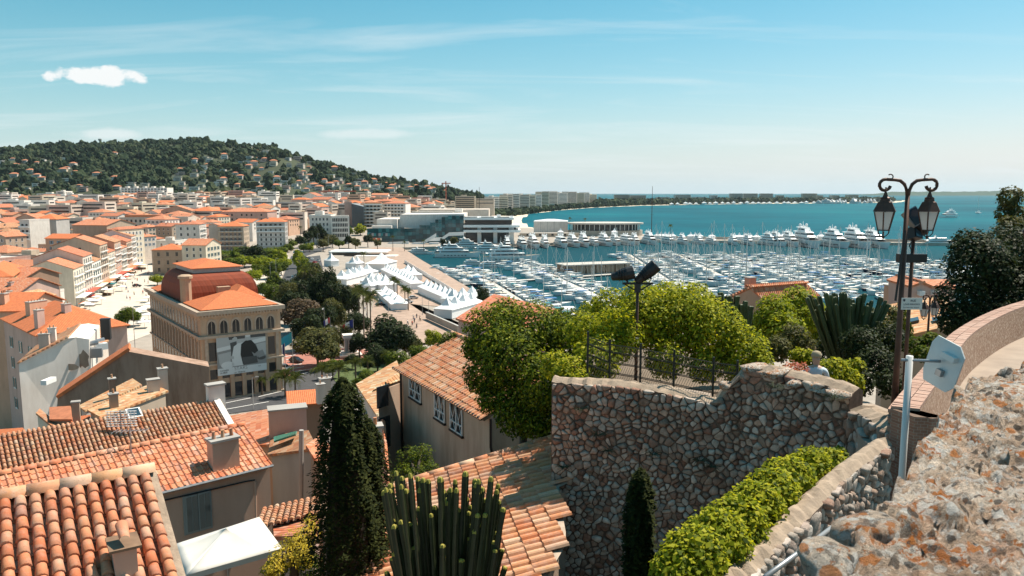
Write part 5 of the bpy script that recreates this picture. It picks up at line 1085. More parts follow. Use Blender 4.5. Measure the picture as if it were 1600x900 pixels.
def curb_roof(x0, x1, y0, y1, hgt, ins, n=7):
    b = MB(); rg = []
    for k in range(n):
        a = math.pi/2*k/(n-1); i_ = ins*(1-math.cos(a)); z = hgt*math.sin(a)**.85 if k else 0; rg.append(len(b.v)); b.v += [(x0+i_, y0+i_, z), (x1-i_, y0+i_, z), (x1-i_, y1-i_, z), (x0+i_, y1-i_, z)]
    for a, c_ in zip(rg, rg[1:]):
        for j in range(4): b.f.append((a+j, a+(j+1) % 4, c_+(j+1) % 4, c_+j)); b.m.append(0)
    b.f.append(tuple(rg[-1]+j for j in range(4))); b.m.append(0); b.uv = [(b.v[i][0]*.7+b.v[i][1]*.7, b.v[i][2]) for f in b.f for i in f]; return b.mesh('great_roof', 'roof_hall')
link('great_roof', curb_roof(1.0, HW+1.0, 18, HD-9.5, 6.6, 3.6), TH, (0, 0, HH-.2)); bx('roof_band', TH, 4.3, HW-2.3, 21.3, HD-12.8, HH+6.35, HH+7.4, 'zinc')
link('cap_roof', roof_mesh(HW-6.2, HD-33.7, 'hip', 1.5, .5, 'roof_new'), TH, (4.1, 21.1, HH+7.42)); b = MB().lathe([(1.3, -.5), (1.3, 5.6), (1.7, 5.7), (1.7, 6.3), (1.0, 6.6)], 10, 0); link('chimney', b.mesh('chimney', 'hall_stone'), TH, (1.4, 17.2, HH))
# banner on the front wall
def on_front(px, py, off=.55):
    d = Vector(ray(px, py)); M_ = TH.matrix_basis if False else Matrix.Translation((hx, hy, HB))@Matrix.Rotation(HRZ, 4, 'Z'); Mi = M_.inverted(); o_ = Mi@Vector((0, 0, CAMZ)); dl = Mi.to_3x3()@d; t_ = (-off-o_.y)/dl.y; return o_+dl*t_
c4 = [on_front(337, 528), on_front(414, 516), on_front(417, 577), on_front(341, 588)]
bx0_, bx1_ = (c4[0].x+c4[3].x)/2, (c4[1].x+c4[2].x)/2; bz1, bz0 = (c4[0].z+c4[1].z)/2, (c4[2].z+c4[3].z)/2; bw, bh = bx1_-bx0_, bz1-bz0
for k, v_ in {'white':.62, 'light':.42, 'mid':.24, 'dark':.07, 'black':.016}.items(): plain('print_'+k, (v_*.93, v_, v_), .7)
BN = thing('photo_banner', 'large black-and-white photo banner lettered STARS hung on the town hall front', 'banner', Matrix.Translation((hx, hy, HB))@Matrix.Rotation(HRZ, 4, 'Z')@Vector((bx0_, -.55, bz0)), HRZ)
link('sheet', MB().box(0, bw, -.04, .04, 0, bh).mesh('sheet', 'print_light'), BN)
def shape(name, pts, mat, lay):
    b = MB(); n = len(pts); y = -.045-.006*lay; b.add([(u*bw, y, (1-v)*bh) for u, v in pts]+[(u*bw, y+.005, (1-v)*bh) for u, v in pts], [tuple(range(n-1, -1, -1))]+[(i, (i+1) % n, n+(i+1) % n, n+i) for i in range(n)]); return link(name, fix_normals(b.mesh(name, 'print_'+mat)), BN)
def ell(cx, cy, rx, ry, n=14): return [(cx+rx*math.cos(2*math.pi*k/n), cy+ry*math.sin(2*math.pi*k/n)) for k in range(n)]
shape('printed_sky', [(0,0),(1,0),(1,.12),(0,.12)], 'dark', 1); shape('printed_boat', [(0,.02),(.24,.02),(.26,.22),(0,.24)], 'light', 2); shape('printed_deck', [(0,.30),(1,.14),(1,.24),(0,.40)], 'white', 2); shape('printed_water', [(0,.40),(1,.25),(1,.82),(0,.82)], 'mid', 1); shape('printed_water', [(.02,.46),(.28,.42),(.26,.7),(.05,.74)], 'light', 2); shape('printed_water', [(.8,.30),(1,.27),(1,.6),(.86,.6)], 'light', 2)
shape('printed_figure', [(.27,.20),(.40,.17),(.42,.55),(.29,.58)], 'dark', 3); shape('printed_face', ell(.365,.10,.05,.075), 'light', 4); shape('printed_hair', [(.31,.10),(.33,.02),(.40,.01),(.42,.08),(.37,.045)], 'black', 5)
shape('printed_figure', [(.34,.30),(.44,.22),(.53,.30),(.50,.58),(.52,.80),(.30,.80),(.29,.58)], 'white', 4); shape('printed_knee', ell(.20,.75,.13,.09), 'white', 4); shape('printed_arm', [(.14,.50),(.34,.55),(.33,.62),(.16,.56)], 'light', 5)
shape('printed_figure', [(.49,.26),(.58,.18),(.70,.18),(.78,.30),(.84,.47),(.76,.54),(.70,.48),(.76,.66),(.80,.78),(.51,.78),(.47,.52)], 'black', 6); shape('printed_trousers', [(.50,.60),(.80,.60),(.82,.78),(.52,.80)], 'dark', 7); shape('printed_face', ell(.63,.10,.058,.085), 'light', 7); shape('printed_cap', ell(.63,.05,.056,.04), 'white', 8); shape('printed_hands', [(.80,.50),(.93,.46),(.98,.62),(.84,.66)], 'mid', 8); shape('printed_rope', ell(.90,.66,.09,.06), 'dark', 7)
shape('caption_strip', [(0,.82),(1,.82),(1,1),(0,1)], 'white', 9)
def letters(name, txt, u, v, hgt, mat, parent=BN):
    me = TEXTS[txt]; me.materials.clear(); me.materials.append(MATS[mat]); o = link(name, me, parent, (u*bw, -.045-.006*10-.003, (1-v)*bh), 0, (hgt*bh*1.4,)*3); o.rotation_euler = (math.pi/2, 0, 0); return o
letters('lettering', 'STARS', .33, .905, .085, 'print_dark'); letters('lettering', 'en liberte', .33, .985, .05, 'print_black'); letters('lettering', 'CANNES', .04, .90, .04, 'print_black'); letters('lettering', 'LA MER', .04, .955, .04, 'print_black'); letters('lettering', 'MAI', .82, .89, .03, 'print_dark')
# ---- trees
T_IN = {}
def leafy(key, mat, n, leaf, seed, **kw): return cached(('crown', key), lambda: crown_proto('crown', mat, n, leaf, seed, **kw))
CR = {'mid': [('leaf_mid', 41), ('leaf_mid', 42)], 'dark': [('leaf_dark', 43), ('leaf_dark', 44)], 'olive': [('leaf_olive', 45), ('leaf_olive', 46)], 'lime': [('leaf_lime', 47), ('leaf_lime', 48)], 'brown': [('leaf_brown', 49), ('leaf_brown', 50)]}
TRUNK = trunk_mesh('trunk', 1.0, .05, 5, 3)
def tree(px, by, ty, wpx, kind, label, zb=None, Y=None, group=None, n=2600, leaf=.085, name='broadleaf_tree', hs=.30):
    if Y is None:
        p = G(px, by, 3.0 if zb is None else zb)
    else: p = P(px, by, Y)
    zb_ = p.z; top = P(px, ty, p.y).z; H = max(1.5, top-zb_); W = wpx/1200.0*math.hypot(p.y, p.z-CAMZ)/2*1.02
    i = tree.n = tree.n+1; mt, sd = CR[kind][i % 2]
    t = thing(name, label, 'tree', (p.x, p.y, zb_), R((i*77) % 360), group)
    z0 = H*hs; link('trunk', TRUNK, t, (0, 0, 0), 0, (H*.75, H*.75, H*.95))
    link('crown', leafy((mt, sd, n), mt, n, leaf, sd), t, (0, 0, z0), 0, (W, W, (H-z0)/1.5)); return t
tree.n = 0
def many_trees(lst, labf, **kw):
    for i, a in enumerate(lst): tree(*a, labf(i), group=kw.get('group'), **{k: v for k, v in kw.items() if k != 'group'})
# plane trees on the square beyond the town hall and along the avenue
many_trees([(308, 418, 398, 35, 'mid'), (322, 414, 394, 40, 'lime'), (338, 414, 390, 45, 'mid'), (352, 420, 397, 45, 'olive'), (372, 412, 385, 45, 'mid'), (366, 424, 401, 40, 'mid'), (392, 412, 383, 45, 'dark'), (410, 404, 387, 45, 'mid'), (430, 402, 385, 40, 'mid'), (413, 428, 398, 35, 'lime'), (438, 415, 389, 27, 'lime'), (396, 444, 419, 29, 'lime'), (425, 436, 407, 35, 'mid'), (445, 422, 401, 27, 'lime'), (430, 456, 423, 29, 'mid'), (382, 420, 397, 29, 'lime'), (425, 414, 395, 27, 'mid'), (300, 412, 396, 34, 'mid'), (330, 422, 402, 36, 'lime'), (345, 406, 390, 34, 'mid'), (358, 410, 394, 34, 'lime'), (380, 404, 386, 34, 'mid'), (400, 418, 398, 34, 'mid'), (420, 422, 402, 30, 'lime'), (405, 432, 412, 26, 'mid'), (440, 430, 408, 24, 'mid'), (448, 396, 380, 26, 'mid'), (435, 392, 376, 28, 'dark'), (316, 404, 392, 28, 'dark'), (288, 416, 402, 24, 'mid')], lambda i: 'round-crowned square tree, %s counted from the tan house outwards' % nth(i), group='trees of the square', n=1700, leaf=.20, hs=.16)
many_trees([(466, 420, 388, 20, 'lime'), (472, 432, 396, 24, 'lime'), (476, 446, 402, 24, 'mid'), (480, 460, 410, 30, 'lime'), (492, 470, 415, 36, 'olive'), (474, 396, 380, 18, 'mid'), (484, 395, 378, 16, 'lime')], lambda i: 'lime-green avenue tree beside the parked cars, %s from the far end' % nth(i), group='trees along the avenue', n=1800, leaf=.18, hs=.16)
many_trees([(490, 385, 352, 22, 'dark'), (500, 384, 350, 22, 'dark'), (512, 384, 366, 26, 'olive'), (536, 376, 351, 26, 'lime'), (546, 376, 353, 16, 'mid'), (563, 374, 349, 22, 'lime'), (520, 388, 370, 20, 'olive'), (556, 392, 372, 18, 'olive'), (692, 388, 372, 9, 'dark'), (709, 388, 370, 17, 'olive'), (700, 390, 376, 8, 'dark'), (455, 392, 372, 20, 'mid'), (470, 390, 368, 22, 'dark'), (505, 394, 374, 22, 'olive'), (530, 392, 374, 20, 'mid'), (545, 388, 368, 22, 'dark'), (575, 386, 366, 18, 'dark'), (590, 390, 374, 14, 'olive'), (482, 388, 360, 18, 'dark'), (730, 341, 332, 7, 'dark'), (738, 341, 331, 7, 'dark')], lambda i: 'tree before the town front and congress hall, %s from the dark pair' % nth(i), group='trees before the congress hall', n=1100, leaf=.22)
# park trees beside the town hall
for a in [(505, 502, 420, 46, 'dark', 'dense dark evergreen towering over the park'), (530, 508, 440, 46, 'dark', 'dark broad evergreen beside the tall park palms'), (470, 520, 463, 72, 'brown', 'bare purplish-brown tree beside the town hall'), (448, 490, 440, 44, 'olive', 'olive tree crown just right of the town hall roof'), (430, 478, 442, 40, 'mid', 'green tree tucked behind the town hall corner'), (497, 572, 514, 82, 'olive', 'round spreading tree in the small red plaza'), (612, 562, 497, 86, 'dark', 'broad dark tree between the palms and the tiled roof'), (550, 575, 553, 26, 'dark', 'clipped dark shrub tree on the plaza edge'), (678, 545, 515, 34, 'lime', 'lime-green bush tree by the curving road'), (470, 470, 425, 34, 'olive', 'thin olive tree at the near end of the car park'), (200, 510, 478, 42, 'mid', 'green street tree before the cafe terraces'), (246, 446, 428, 24, 'lime', 'small lime tree at the back corner of the town hall'), (755, 480, 447, 26, 'dark', 'dark palm-like tree at the corner of the esplanade'), (520, 590, 560, 40, 'mid', 'low green tree by the lawn'), (640, 600, 560, 46, 'dark', 'dark garden tree behind the nearest houses'), (455, 476, 436, 40, 'dark', 'dark tree behind the avenue end'), (515, 470, 426, 40, 'olive', 'olive tree left of the tent clusters'), (545, 500, 452, 40, 'dark', 'dark tree under the tallest palms'), (480, 545, 492, 54, 'dark', 'shadowy tree between the brown tree and the plaza'), (560, 530, 488, 44, 'dark', 'dark tree beside the monument'), (590, 580, 540, 50, 'dark', 'dense tree over the park lawn'), (660, 580, 538, 44, 'mid', 'green tree at the road bend'), (530, 548, 508, 40, 'olive', 'olive tree left of the monument'), (445, 505, 462, 40, 'dark', 'dark tree against the town hall flank'), (410, 462, 440, 26, 'mid', 'green tree on the near side of the paved square'), (645, 560, 520, 40, 'olive', 'olive tree right of the broad dark tree'), (575, 615, 578, 50, 'mid', 'green shrub tree below the lawn'), (503, 532, 478, 50, 'dark', 'dark tree behind the round plaza tree'), (522, 520, 470, 44, 'olive', 'olive tree behind the flag poles'), (466, 506, 455, 44, 'dark', 'dark crown over the brown tree'), (486, 490, 440, 44, 'dark', 'dark tree in the middle of the park'), (545, 480, 446, 34, 'olive', 'olive tree before the middle tents'), (625, 590, 546, 50, 'mid', 'green garden tree by the pale roof'), (562, 560, 520, 34, 'dark', 'dark bush tree under the tricolour flag')]:
    px, by, ty, wp, kd, lb = a; tree(px, by, ty, wp, kd, lb, n=4600, leaf=.125, hs=.14)
# ---- palms
def frond_mesh():
    def make():
        b = MB(); n = 9; L = 1.0
        pts = [(L*t, 0, .34*math.sin(t*2.6)-.42*t*t) for t in [k/n for k in range(n+1)]]; b.tube(pts, [.012*(1-.7*k/n) for k in range(n+1)], 3)
        for k in range(1, n+1):
            for j in range(2):
                for sd in (-1, 1):
                    t = (k+j*.5)/n; 
                    if t > 1: continue
                    x, z = L*t, .34*math.sin(t*2.6)-.42*t*t; l = .30*math.sin(min(1, t*1.15)*math.pi*.86)+.04
                    b.add([(x, 0, z), (x+.05, sd*l*.5, z-.02-.1*l), (x+.09, sd*l, z-.30*l), (x+.02, sd*l*.5, z-.05-.1*l)], [(0, 1, 2, 3)])
        return b.mesh('frond', 'leaf_palm')
    return cached(('frond',), make)
PALMCROWN = {}
def palm(px, by, ty, label, spread=2.6, zb=None, Y=None, group='palms of the park', n=26, thick=.26):
    p = G(px, by, 3.0) if Y is None else P(px, by, Y); top = P(px, ty, p.y).z; H = max(.3, top-p.z-.5)
    t = thing('palm_tree', label, 'palm', p, R((px*13) % 360), group); rs_ = random.Random(int(px*7+by))
    b = cached(('ptrunk',), lambda: MB().tube([(0, 0, -.02), (.012, .0, .3), (.0, .01, .65), (.01, 0, 1.0)], [1.0, .8, .72, .85], 8).mesh('trunk', 'palm_trunk')); link('trunk', b, t, (0, 0, 0), 0, (thick, thick, H))
    for k in range(n):
        el = [.9, .45, .05, -.45][k % 4]+rs_.uniform(-.2, .2); s_ = spread*rs_.uniform(.85, 1.12); link('frond', frond_mesh(), t, (0, 0, H), 0, (s_, s_, s_), (0, -el, k*2.399+rs_.uniform(-.2, .2)))
    return t
for i, (px, by, ty, sp) in enumerate([(569, 534, 458, 3.2), (580, 540, 464, 3.6), (562, 520, 452, 3.0), (574, 500, 470, 2.4), (616, 470, 436, 2.4), (621, 470, 440, 2.2), (633, 482, 451, 2.4), (638, 484, 455, 2.2), (569, 420, 396, 2.6), (478, 470, 420, 3.0), (488, 462, 416, 3.0), (494, 470, 426, 3.2), (470, 385, 355, 2.6), (497, 376, 345, 2.4), (446, 625, 588, 3.0), (462, 622, 590, 2.4), (504, 612, 575, 2.6), (530, 610, 574, 2.6), (556, 600, 566, 2.2), (575, 592, 562, 2.2), (604, 585, 552, 2.0), (364, 622, 594, 1.7), (397, 616, 586, 2.0), (410, 620, 592, 1.4), (1047, 372, 353, 3.0), (914, 366, 342, 2.2), (890, 366, 341, 2.2), (632, 392, 378, 2.0), (662, 392, 376, 2.2), (614, 392, 370, 2.2)]):
    palm(px, by, ty, ['tallest park palm, front of the close pair', 'second tall park palm with ragged skirt', 'park palm behind the tall pair', 'short palm right of the tall pair', 'esplanade palm by the middle tents', 'thin palm joined to the esplanade palm', 'palm by the white van', 'lower palm by the white van', 'dark palm before the harbour office', 'palm at the end of the avenue trees', 'second palm at the end of the avenue trees', 'broad palm leaning over the dark evergreen', 'palm before the white town front', 'tall palm before the pale office', 'low bushy palm by the front road', 'small palm beside the low bushy palm', 'garden palm behind the cypress top', 'second garden palm behind the cypress top', 'garden palm nearest the tiled house', 'small garden palm by the lawn edge', 'palm under the broad dark tree', 'yellow-green palm at the town hall door', 'palm under the banner corner', 'small palm by the road kerb', 'dark palm behind the pier-head yachts', 'palm left of the oval pavilion', 'palm between white hall and oval pavilion', 'thin palm below the stair ramps', 'second thin palm below the stair ramps', 'palm by the lower stair ramp'][i], sp, n=26 if by > 440 else 18)
# ---- monument, flags, lamps, cars, parasols, people
q = G(547, 555, 3); T5 = thing('war_monument', 'small white stone monument with columns and stepped base in the park', 'monument', q, R(20))
bx('step', T5, -3.2, 3.2, -2.6, 2.6, 0, .5, 'wall_white'); bx('step', T5, -2.4, 2.4, -2, 2, .5, 1.1, 'wall_white'); bx('core', T5, -1.5, 1.5, -1.0, 1.2, 1.1, 5.2, 'wall_white'); bx('entablature', T5, -2.0, 2.0, -1.5, 1.6, 5.2, 6.2, 'wall_white'); bx('recess', T5, -.8, .8, -1.06, -1.0, 1.6, 4.6, 'glass')
for x in (-1.6, 1.6, -.5, .5): link('column', MB().lathe([(.26, 1.1), (.2, 5.2)], 8).mesh('column', 'wall_white'), T5, (x, -1.25, 0))
def flag(px, by, ty, cols, label, fw=3.2, fh=2.2, lean=0):
    p = G(px, by, 3); H = P(px, ty, p.y).z-p.z; t = thing('flag_pole', label, 'flag', p); link('pole', MB().tube([(0, 0, 0), (0, 0, H)], [.09, .06], 6).mesh('pole', 'grey_metal'), t); n = 8
    for c_i, cm in enumerate(cols):
        b = MB(); u0, u1 = c_i/len(cols), (c_i+1)/len(cols)
        for k in range(n+1):
            u = u0+(u1-u0)*k/n; x = -fw*u*.9; y = .35*math.sin(u*7); z = H-.1-fw*.55*u; b.v += [(x, y, z), (x+.12*u, y+.1, z-fh)]
        for k in range(n): b.f.append((2*k, 2*k+1, 2*k+3, 2*k+2)); b.m.append(0)
        me = b.mesh('flag_cloth', cm); o = link('flag_cloth', me, t); md = o.modifiers.new('thick', 'SOLIDIFY'); md.thickness = .02
plain('flag_blue', (.02, .30, .45), .8); plain('flag_navy', (.02, .04, .22), .8); plain('flag_red', (.55, .04, .04), .8); plain('flag_white', (.75, .75, .74), .8)
flag(459, 600, 518, ['flag_blue'], 'large light-blue flag flying beside the town hall corner', 4.2, 2.6); flag(447, 602, 536, ['flag_navy', 'flag_white', 'flag_red'], 'limp red and white flag under the blue flag', 2.0, 3.0); flag(517, 550, 495, ['flag_red', 'flag_white', 'flag_navy'], 'striped flag on a pole by the brown tree', 2.2, 1.6); flag(553, 548, 498, ['flag_navy', 'flag_white', 'flag_red'], 'tricolour flag flying above the monument', 4.0, 2.4); flag(508, 545, 480, ['flag_white'], 'tall pale flag pole in front of the brown tree', .8, .4)
def car_parts():
    b = MB(); n = 12; prof = [(-2.1, .35), (-2.15, .75), (-1.9, .95), (-1.5, 1.0), (1.2, .95), (1.95, .8), (2.1, .6), (2.1, .35)]
    def ext(prof, hw, hw2, mi):
        o = len(b.v); k = len(prof); b.v += [(x, -hw, z) for x, z in prof]+[(x, hw, z) for x, z in prof]
        b.f.append(tuple(o+i for i in range(k))); b.f.append(tuple(o+k+i for i in range(k-1, -1, -1))); b.m += [mi, mi]
        for i in range(k): b.f.append((o+i, o+k+i, o+k+(i+1) % k, o+(i+1) % k)); b.m.append(mi)
    ext(prof, .86, .86, 0); body = fix_normals(b.mesh('body', 'white_paint'))
    b = MB(); wedge(b, -1.75, 1.15, 1.62, 1.62, .96, 1.46, .16, .32, 0); roof = b.mesh('cabin', 'glass'); b = MB(); b.box(-1.25, .28, -.66, .66, 1.455, 1.5); top = b.mesh('roof_panel', 'white_paint')
    w = MB(); 
    o = 0
    for k in range(10): a = 2*math.pi*k/10; w.v += [(.31*math.cos(a), -.1, .31*math.sin(a)), (.31*math.cos(a), .1, .31*math.sin(a))]
    for k in range(10): w.f.append((2*k, 2*k+1, (2*k+3) % 20, (2*k+2) % 20)); w.m.append(0)
    w.f += [tuple(range(0, 20, 2)), tuple(range(19, 0, -2))]; w.m += [0, 0]; return body, roof, top, w.mesh('wheel', 'black')
CARP = car_parts(); 
for k, c_ in {'white': (.75, .75, .74), 'silver': (.45, .46, .47), 'black': (.015, .015, .017), 'red': (.35, .03, .025), 'blue': (.03, .08, .2), 'teal': (.05, .2, .24), 'grey': (.14, .145, .15)}.items(): plain('car_'+k, c_, .25, .3 if k == 'silver' else 0)
def car(p, rz, colr, label, group=None, s_=1.0):
    t = thing('parked_car', label, 'car', p, rz, group, (s_, s_, s_*1.02))
    for nm, me in (('body', CARP[0]), ('cabin', CARP[1]), ('roof_panel', CARP[2])):
        if nm != 'cabin': me = cached(('car', nm, colr), lambda me=me: (lambda c: (c.materials.clear(), c.materials.append(MATS['car_'+colr]), c)[2])(me.copy()))
        link(nm, me, t)
    for x in (-1.3, 1.3):
        for y in (-.78, .78): link('wheel', CARP[3], t, (x, y, .31))
rs = random.Random(6); cc = ['white', 'silver', 'black', 'blue', 'grey', 'white', 'teal', 'red', 'silver', 'white']
def gz(px, py, dz=.2):
    p = G(px, py, 3.0)
    for _ in range(3): p = G(px, py, tz(p.x, p.y)+dz)
    return p
for i in range(9): car(gz(461-i*.9, 433+i*3.0), R(200), cc[i], '%s car in the slanted parking row beside the avenue, %s from the far end' % (cc[i], nth(i)), 'cars in the avenue row')
for i, (px, py) in enumerate([(478, 404), (484, 404), (488, 406), (482, 411), (492, 411), (498, 408), (486, 416), (494, 418), (477, 416)]): car(gz(px, py), R(rs.choice([80, 100, 10])), cc[(i+3) % 10], '%s car in the far car park, %s counted from the avenue' % (cc[(i+3) % 10], nth(i)), 'cars in the far car park')
car(gz(463, 566), R(-30), 'black', 'dark car waiting on the red plaza crossing'); car(gz(445, 578), R(-40), 'white', 'white car beside the town hall corner'); car(gz(636, 474), R(40), 'white', 'white van-like car by the esplanade palms', None, 1.25); car(gz(646, 467), R(35), 'silver', 'silver car behind the esplanade palms'); car(gz(466, 396), R(60), 'teal', 'teal bus-like vehicle at the far end of the avenue', None, 1.8); car(gz(214, 448), R(20), 'black', 'dark car parked on the bright street'); car(gz(594, 478), R(30), 'black', 'dark car under the promenade palms'); car(gz(222, 504), R(70), 'white', 'white delivery car by the street tree')
for i, (px, py) in enumerate([(368, 617), (380, 614), (391, 613), (400, 611), (409, 609), (416, 607)]):
    t = thing('scooter', 'dark scooter parked before the town hall, %s from the left' % nth(i), 'scooter', gz(px, py), R(60+rs.uniform(-15, 15)), 'scooters before the town hall'); b = MB().box(-.7, .3, -.16, .16, .35, .78).box(.3, .5, -.2, .2, .3, 1.05); link('body', b.mesh('body', 'black'), t); link('wheel', CARP[3], t, (-.6, 0, .28), 0, (.85, .5, .85)); link('wheel', CARP[3], t, (.6, 0, .28), 0, (.85, .5, .85)); link('handlebar', MB().tube([(.42, -.32, 1.08), (.42, .32, 1.08)], .03, 5).mesh('handlebar', 'grey_metal'), t)
# parasols and awnings on the bright street
def parasol(p, colr, label, s_=1.6):
    t = thing('parasol', label, 'parasol', p, R(15), 'cafe parasols of the old street'); link('pole', cached(('ppole',), lambda: MB().tube([(0, 0, 0), (0, 0, 2.6)], .05, 5).mesh('pole', 'grey_metal')), t)
    link('canopy', cached(('pcan', colr), lambda: MB().add([(-1, -1, 2.2), (1, -1, 2.2), (1, 1, 2.2), (-1, 1, 2.2), (0, 0, 2.8), (-1, -1, 2.0), (1, -1, 2.0), (1, 1, 2.0), (-1, 1, 2.0)], [(0, 1, 4), (1, 2, 4), (2, 3, 4), (3, 0, 4), (5, 6, 1, 0), (6, 7, 2, 1), (7, 8, 3, 2), (8, 5, 0, 3)]).mesh('canopy', 'fabric_'+colr)), t, (0, 0, 0), 0, (s_, s_, 1))
cl = ['white', 'cream', 'white', 'white', 'orange', 'white', 'red', 'cream', 'white', 'white']
for i in range(34):
    u = i/33; px = 130+u*78+rs.uniform(-9, 9); py = 482-u*52+rs.uniform(-7, 9); parasol(gz(px, py), cl[i % 10], '%s cafe parasol on the bright street, %s from the near end' % (cl[i % 10], nth(i)), rs.uniform(1.3, 2.0))
for i, (px, py) in enumerate([(212, 496), (220, 492), (228, 488), (216, 508), (226, 512), (232, 500), (222, 478), (232, 472), (236, 482)]): parasol(gz(px, py), 'white' if i != 6 else 'cream', 'white market parasol beside the town hall flank, %s in the cluster' % nth(i), 2.0)
for i, (px, py, c_, w_) in enumerate([(165, 440, 'white', 9), (155, 452, 'teal', 7), (182, 432, 'orange', 8), (192, 427, 'red', 7), (145, 462, 'white', 8), (206, 421, 'white', 8)]):
    p = gz(px, py); t = thing('cafe_pavilion', '%s-topped cafe pavilion on the old street, %s from the far end' % (c_, nth([3, 4, 2, 1, 5, 0][i])), 'pavilion', p, R(-14), 'cafe pavilions'); bx('canopy', t, 0, w_, 0, 4, 2.7, 2.95, 'fabric_'+c_)
    for x in (.1, w_-.2):
        for y in (.1, 3.8): bx('post', t, x, x+.1, y, y+.1, 0, 2.7, 'grey_metal')
    bx('counter', t, .8, w_-.8, 2.6, 3.4, 0, 1.1, 'wood')
pn = ['white-topped', 'blue-topped', 'red-topped', 'dark-clothed', 'cream-topped']
def crowd(lst, place):
    for i, (px, py) in enumerate(lst):
        k = (i*7+3) % 5; tag(link('person', PPL[k], None, gz(px, py, .1), R((i*131) % 360)), '%s person walking %s, %s from the far end' % (pn[k], place, nth(i)), 'person', 'people '+place)
crowd([(226+rs.uniform(-30, 8), 425+k*2.0) for k in range(24)], 'on the bright street'); crowd([(640+rs.uniform(-6, 22), 497+k*1.6) for k in range(12)], 'by the curving road'); crowd([(388+rs.uniform(-6, 30), 455+rs.uniform(-20, 12)) for k in range(14)], 'on the paved square'); crowd([(560+rs.uniform(-12, 14), 470+k*4) for k in range(8)], 'under the promenade palms'); crowd([(596+rs.uniform(-6, 26), 436+k*6) for k in range(8)], 'between the tents')
# street lamp poles
for i, (px, by, ty) in enumerate([(660, 492, 462), (670, 498, 470), (607, 488, 466), (535, 452, 428), (212, 560, 482), (396, 640, 590), (437, 610, 570), (497, 396, 365), (514, 398, 368), (423, 446, 410), (432, 440, 404), (518, 470, 432)]):
    p = gz(px, by); H = P(px, ty, p.y).z-p.z; t = thing('street_lamp', 'slim grey street lamp %s' % ['on the esplanade edge', 'by the tent corner', 'in front of the side tents', 'at the left tent cluster', 'rising beside the street tree', 'at the town hall kerb', 'at the town hall corner', 'before the pale office', 'before the congress square', 'on the paved square', 'on the avenue kerb', 'beside the dark evergreen'][i], 'street lamp', p); link('pole', MB().tube([(0, 0, 0), (0, 0, H)], [.11, .06], 6).mesh('pole', 'grey_metal'), t); link('lamp_arm', MB().tube([(0, 0, H), (.9, 0, H+.15)], .05, 5).mesh('lamp_arm', 'grey_metal'), t); bx('lamp_head', t, .7, 1.4, -.15, .15, H+.1, H+.25, 'grey_metal')
# promenade wall with hedge top
pa, pb = G(665, 497, 3), G(715, 520, 3); e = pb-pa; t = thing('promenade_wall', 'long low stone wall curving above the road by the esplanade', 'wall', pa, math.atan2(e.y, e.x)); bx('wall', t, 0, e.length, 0, .6, 0, 2.2, 'quay_stone'); bx('coping', t, -.1, e.length+.1, -.12, .72, 2.2, 2.4, 'concrete')
# ================================================================ the near old-town roofs
def tilemat(name, tint, pale, stain=.35):
    m, nt, b = newmat(name); b.inputs['Roughness'].default_value = 0.82
    c = tilecols(nt, rnd(nt), tint, pale); n = noise(nt, pos(nt), 5.0, 6, .65); n2 = noise(nt, pos(nt), 22.0, 4, .6)
    c = mix(nt, mth(nt, 'MULTIPLY', ramp(nt, n, [(.46, (0,0,0)), (.70, (1,1,1))]), stain), c, (0.64, 0.46, 0.37)); c = mix(nt, mth(nt, 'MULTIPLY', ramp(nt, n2, [(.55, (0,0,0)), (.75, (1,1,1))]), .45), c, (0.17, 0.085, 0.055))
    nt.links.new(c, b.inputs['Base Color']); bump(nt, b, noise(nt, pos(nt), 40, 4), .25, .01)
tilemat('tile_new', 1.02, .92); tilemat('tile_old', .80, 1.12, .5); tilemat('tile_pale', 1.08, 1.12, .55); plain('cap_mortar', (.34, .26, .19), 1.0, var=.3, vscale=4, bmp=.7); plain('mortar', (0.44, 0.35, 0.27), .95, var=.2, vscale=6, bmp=.4)
def canal_mesh(du, dv, kind, mat):
    def make():
        b = MB(); n = 6; L = dv*1.2; r0, r1 = du*.34, du*.44; th = .016
        if kind == 'cover':
            for k in range(n+1):
                a = math.pi*k/n
                b.v += [(-r0*math.cos(a), -.02, r0*math.sin(a)*.95+.03), (-r1*math.cos(a), L, r1*math.sin(a)*.95+.055), (-(r1-th)*math.cos(a), L, (r1-th)*math.sin(a)*.95+.05)]
            for k in range(n):
                i, j = 3*k, 3*k+3; b.f += [(i, i+1, j+1, j), (i+1, i+2, j+2, j+1)]; b.m += [0, 0]
            b.f.append(tuple(3*k+2 for k in range(n+1))); b.m.append(0)
        elif kind == 'pan':
            for k in range(n+1):
                a = math.pi*k/n; b.v += [(-r1*math.cos(a), -.02, -r1*math.sin(a)*.6+.02), (-r0*math.cos(a), L, -r0*math.sin(a)*.6+.045), (-r0*math.cos(a), L, -r0*math.sin(a)*.6+.025)]
            for k in range(n):
                i, j = 3*k, 3*k+3; b.f += [(i, i+1, j+1, j), (i+1, i+2, j+2, j+1)]; b.m += [0, 0]
        else:    # interlocking tile: a roll and a flat pan
            prof = [(-.5, .0), (-.40, .05), (-.28, .075), (-.16, .05), (-.06, .012), (.22, .008), (.5, .0)]
            for x, z in prof: b.v += [(x*du*1.02, -.02, z*du/.25*.9), (x*du*1.02, L, z*du/.25*.9+.034), (x*du*1.02, L, z*du/.25*.9+.004)]
            for k in range(len(prof)-1):
                i, j = 3*k, 3*k+3; b.f += [(i, j, j+1, i+1), (i+1, j+1, j+2, i+2)]; b.m += [0, 0]
        return fix_normals(b.mesh('tile', mat, kind != 'flat'))
    return cached(('tile', round(du, 3), round(dv, 3), kind, mat), make)
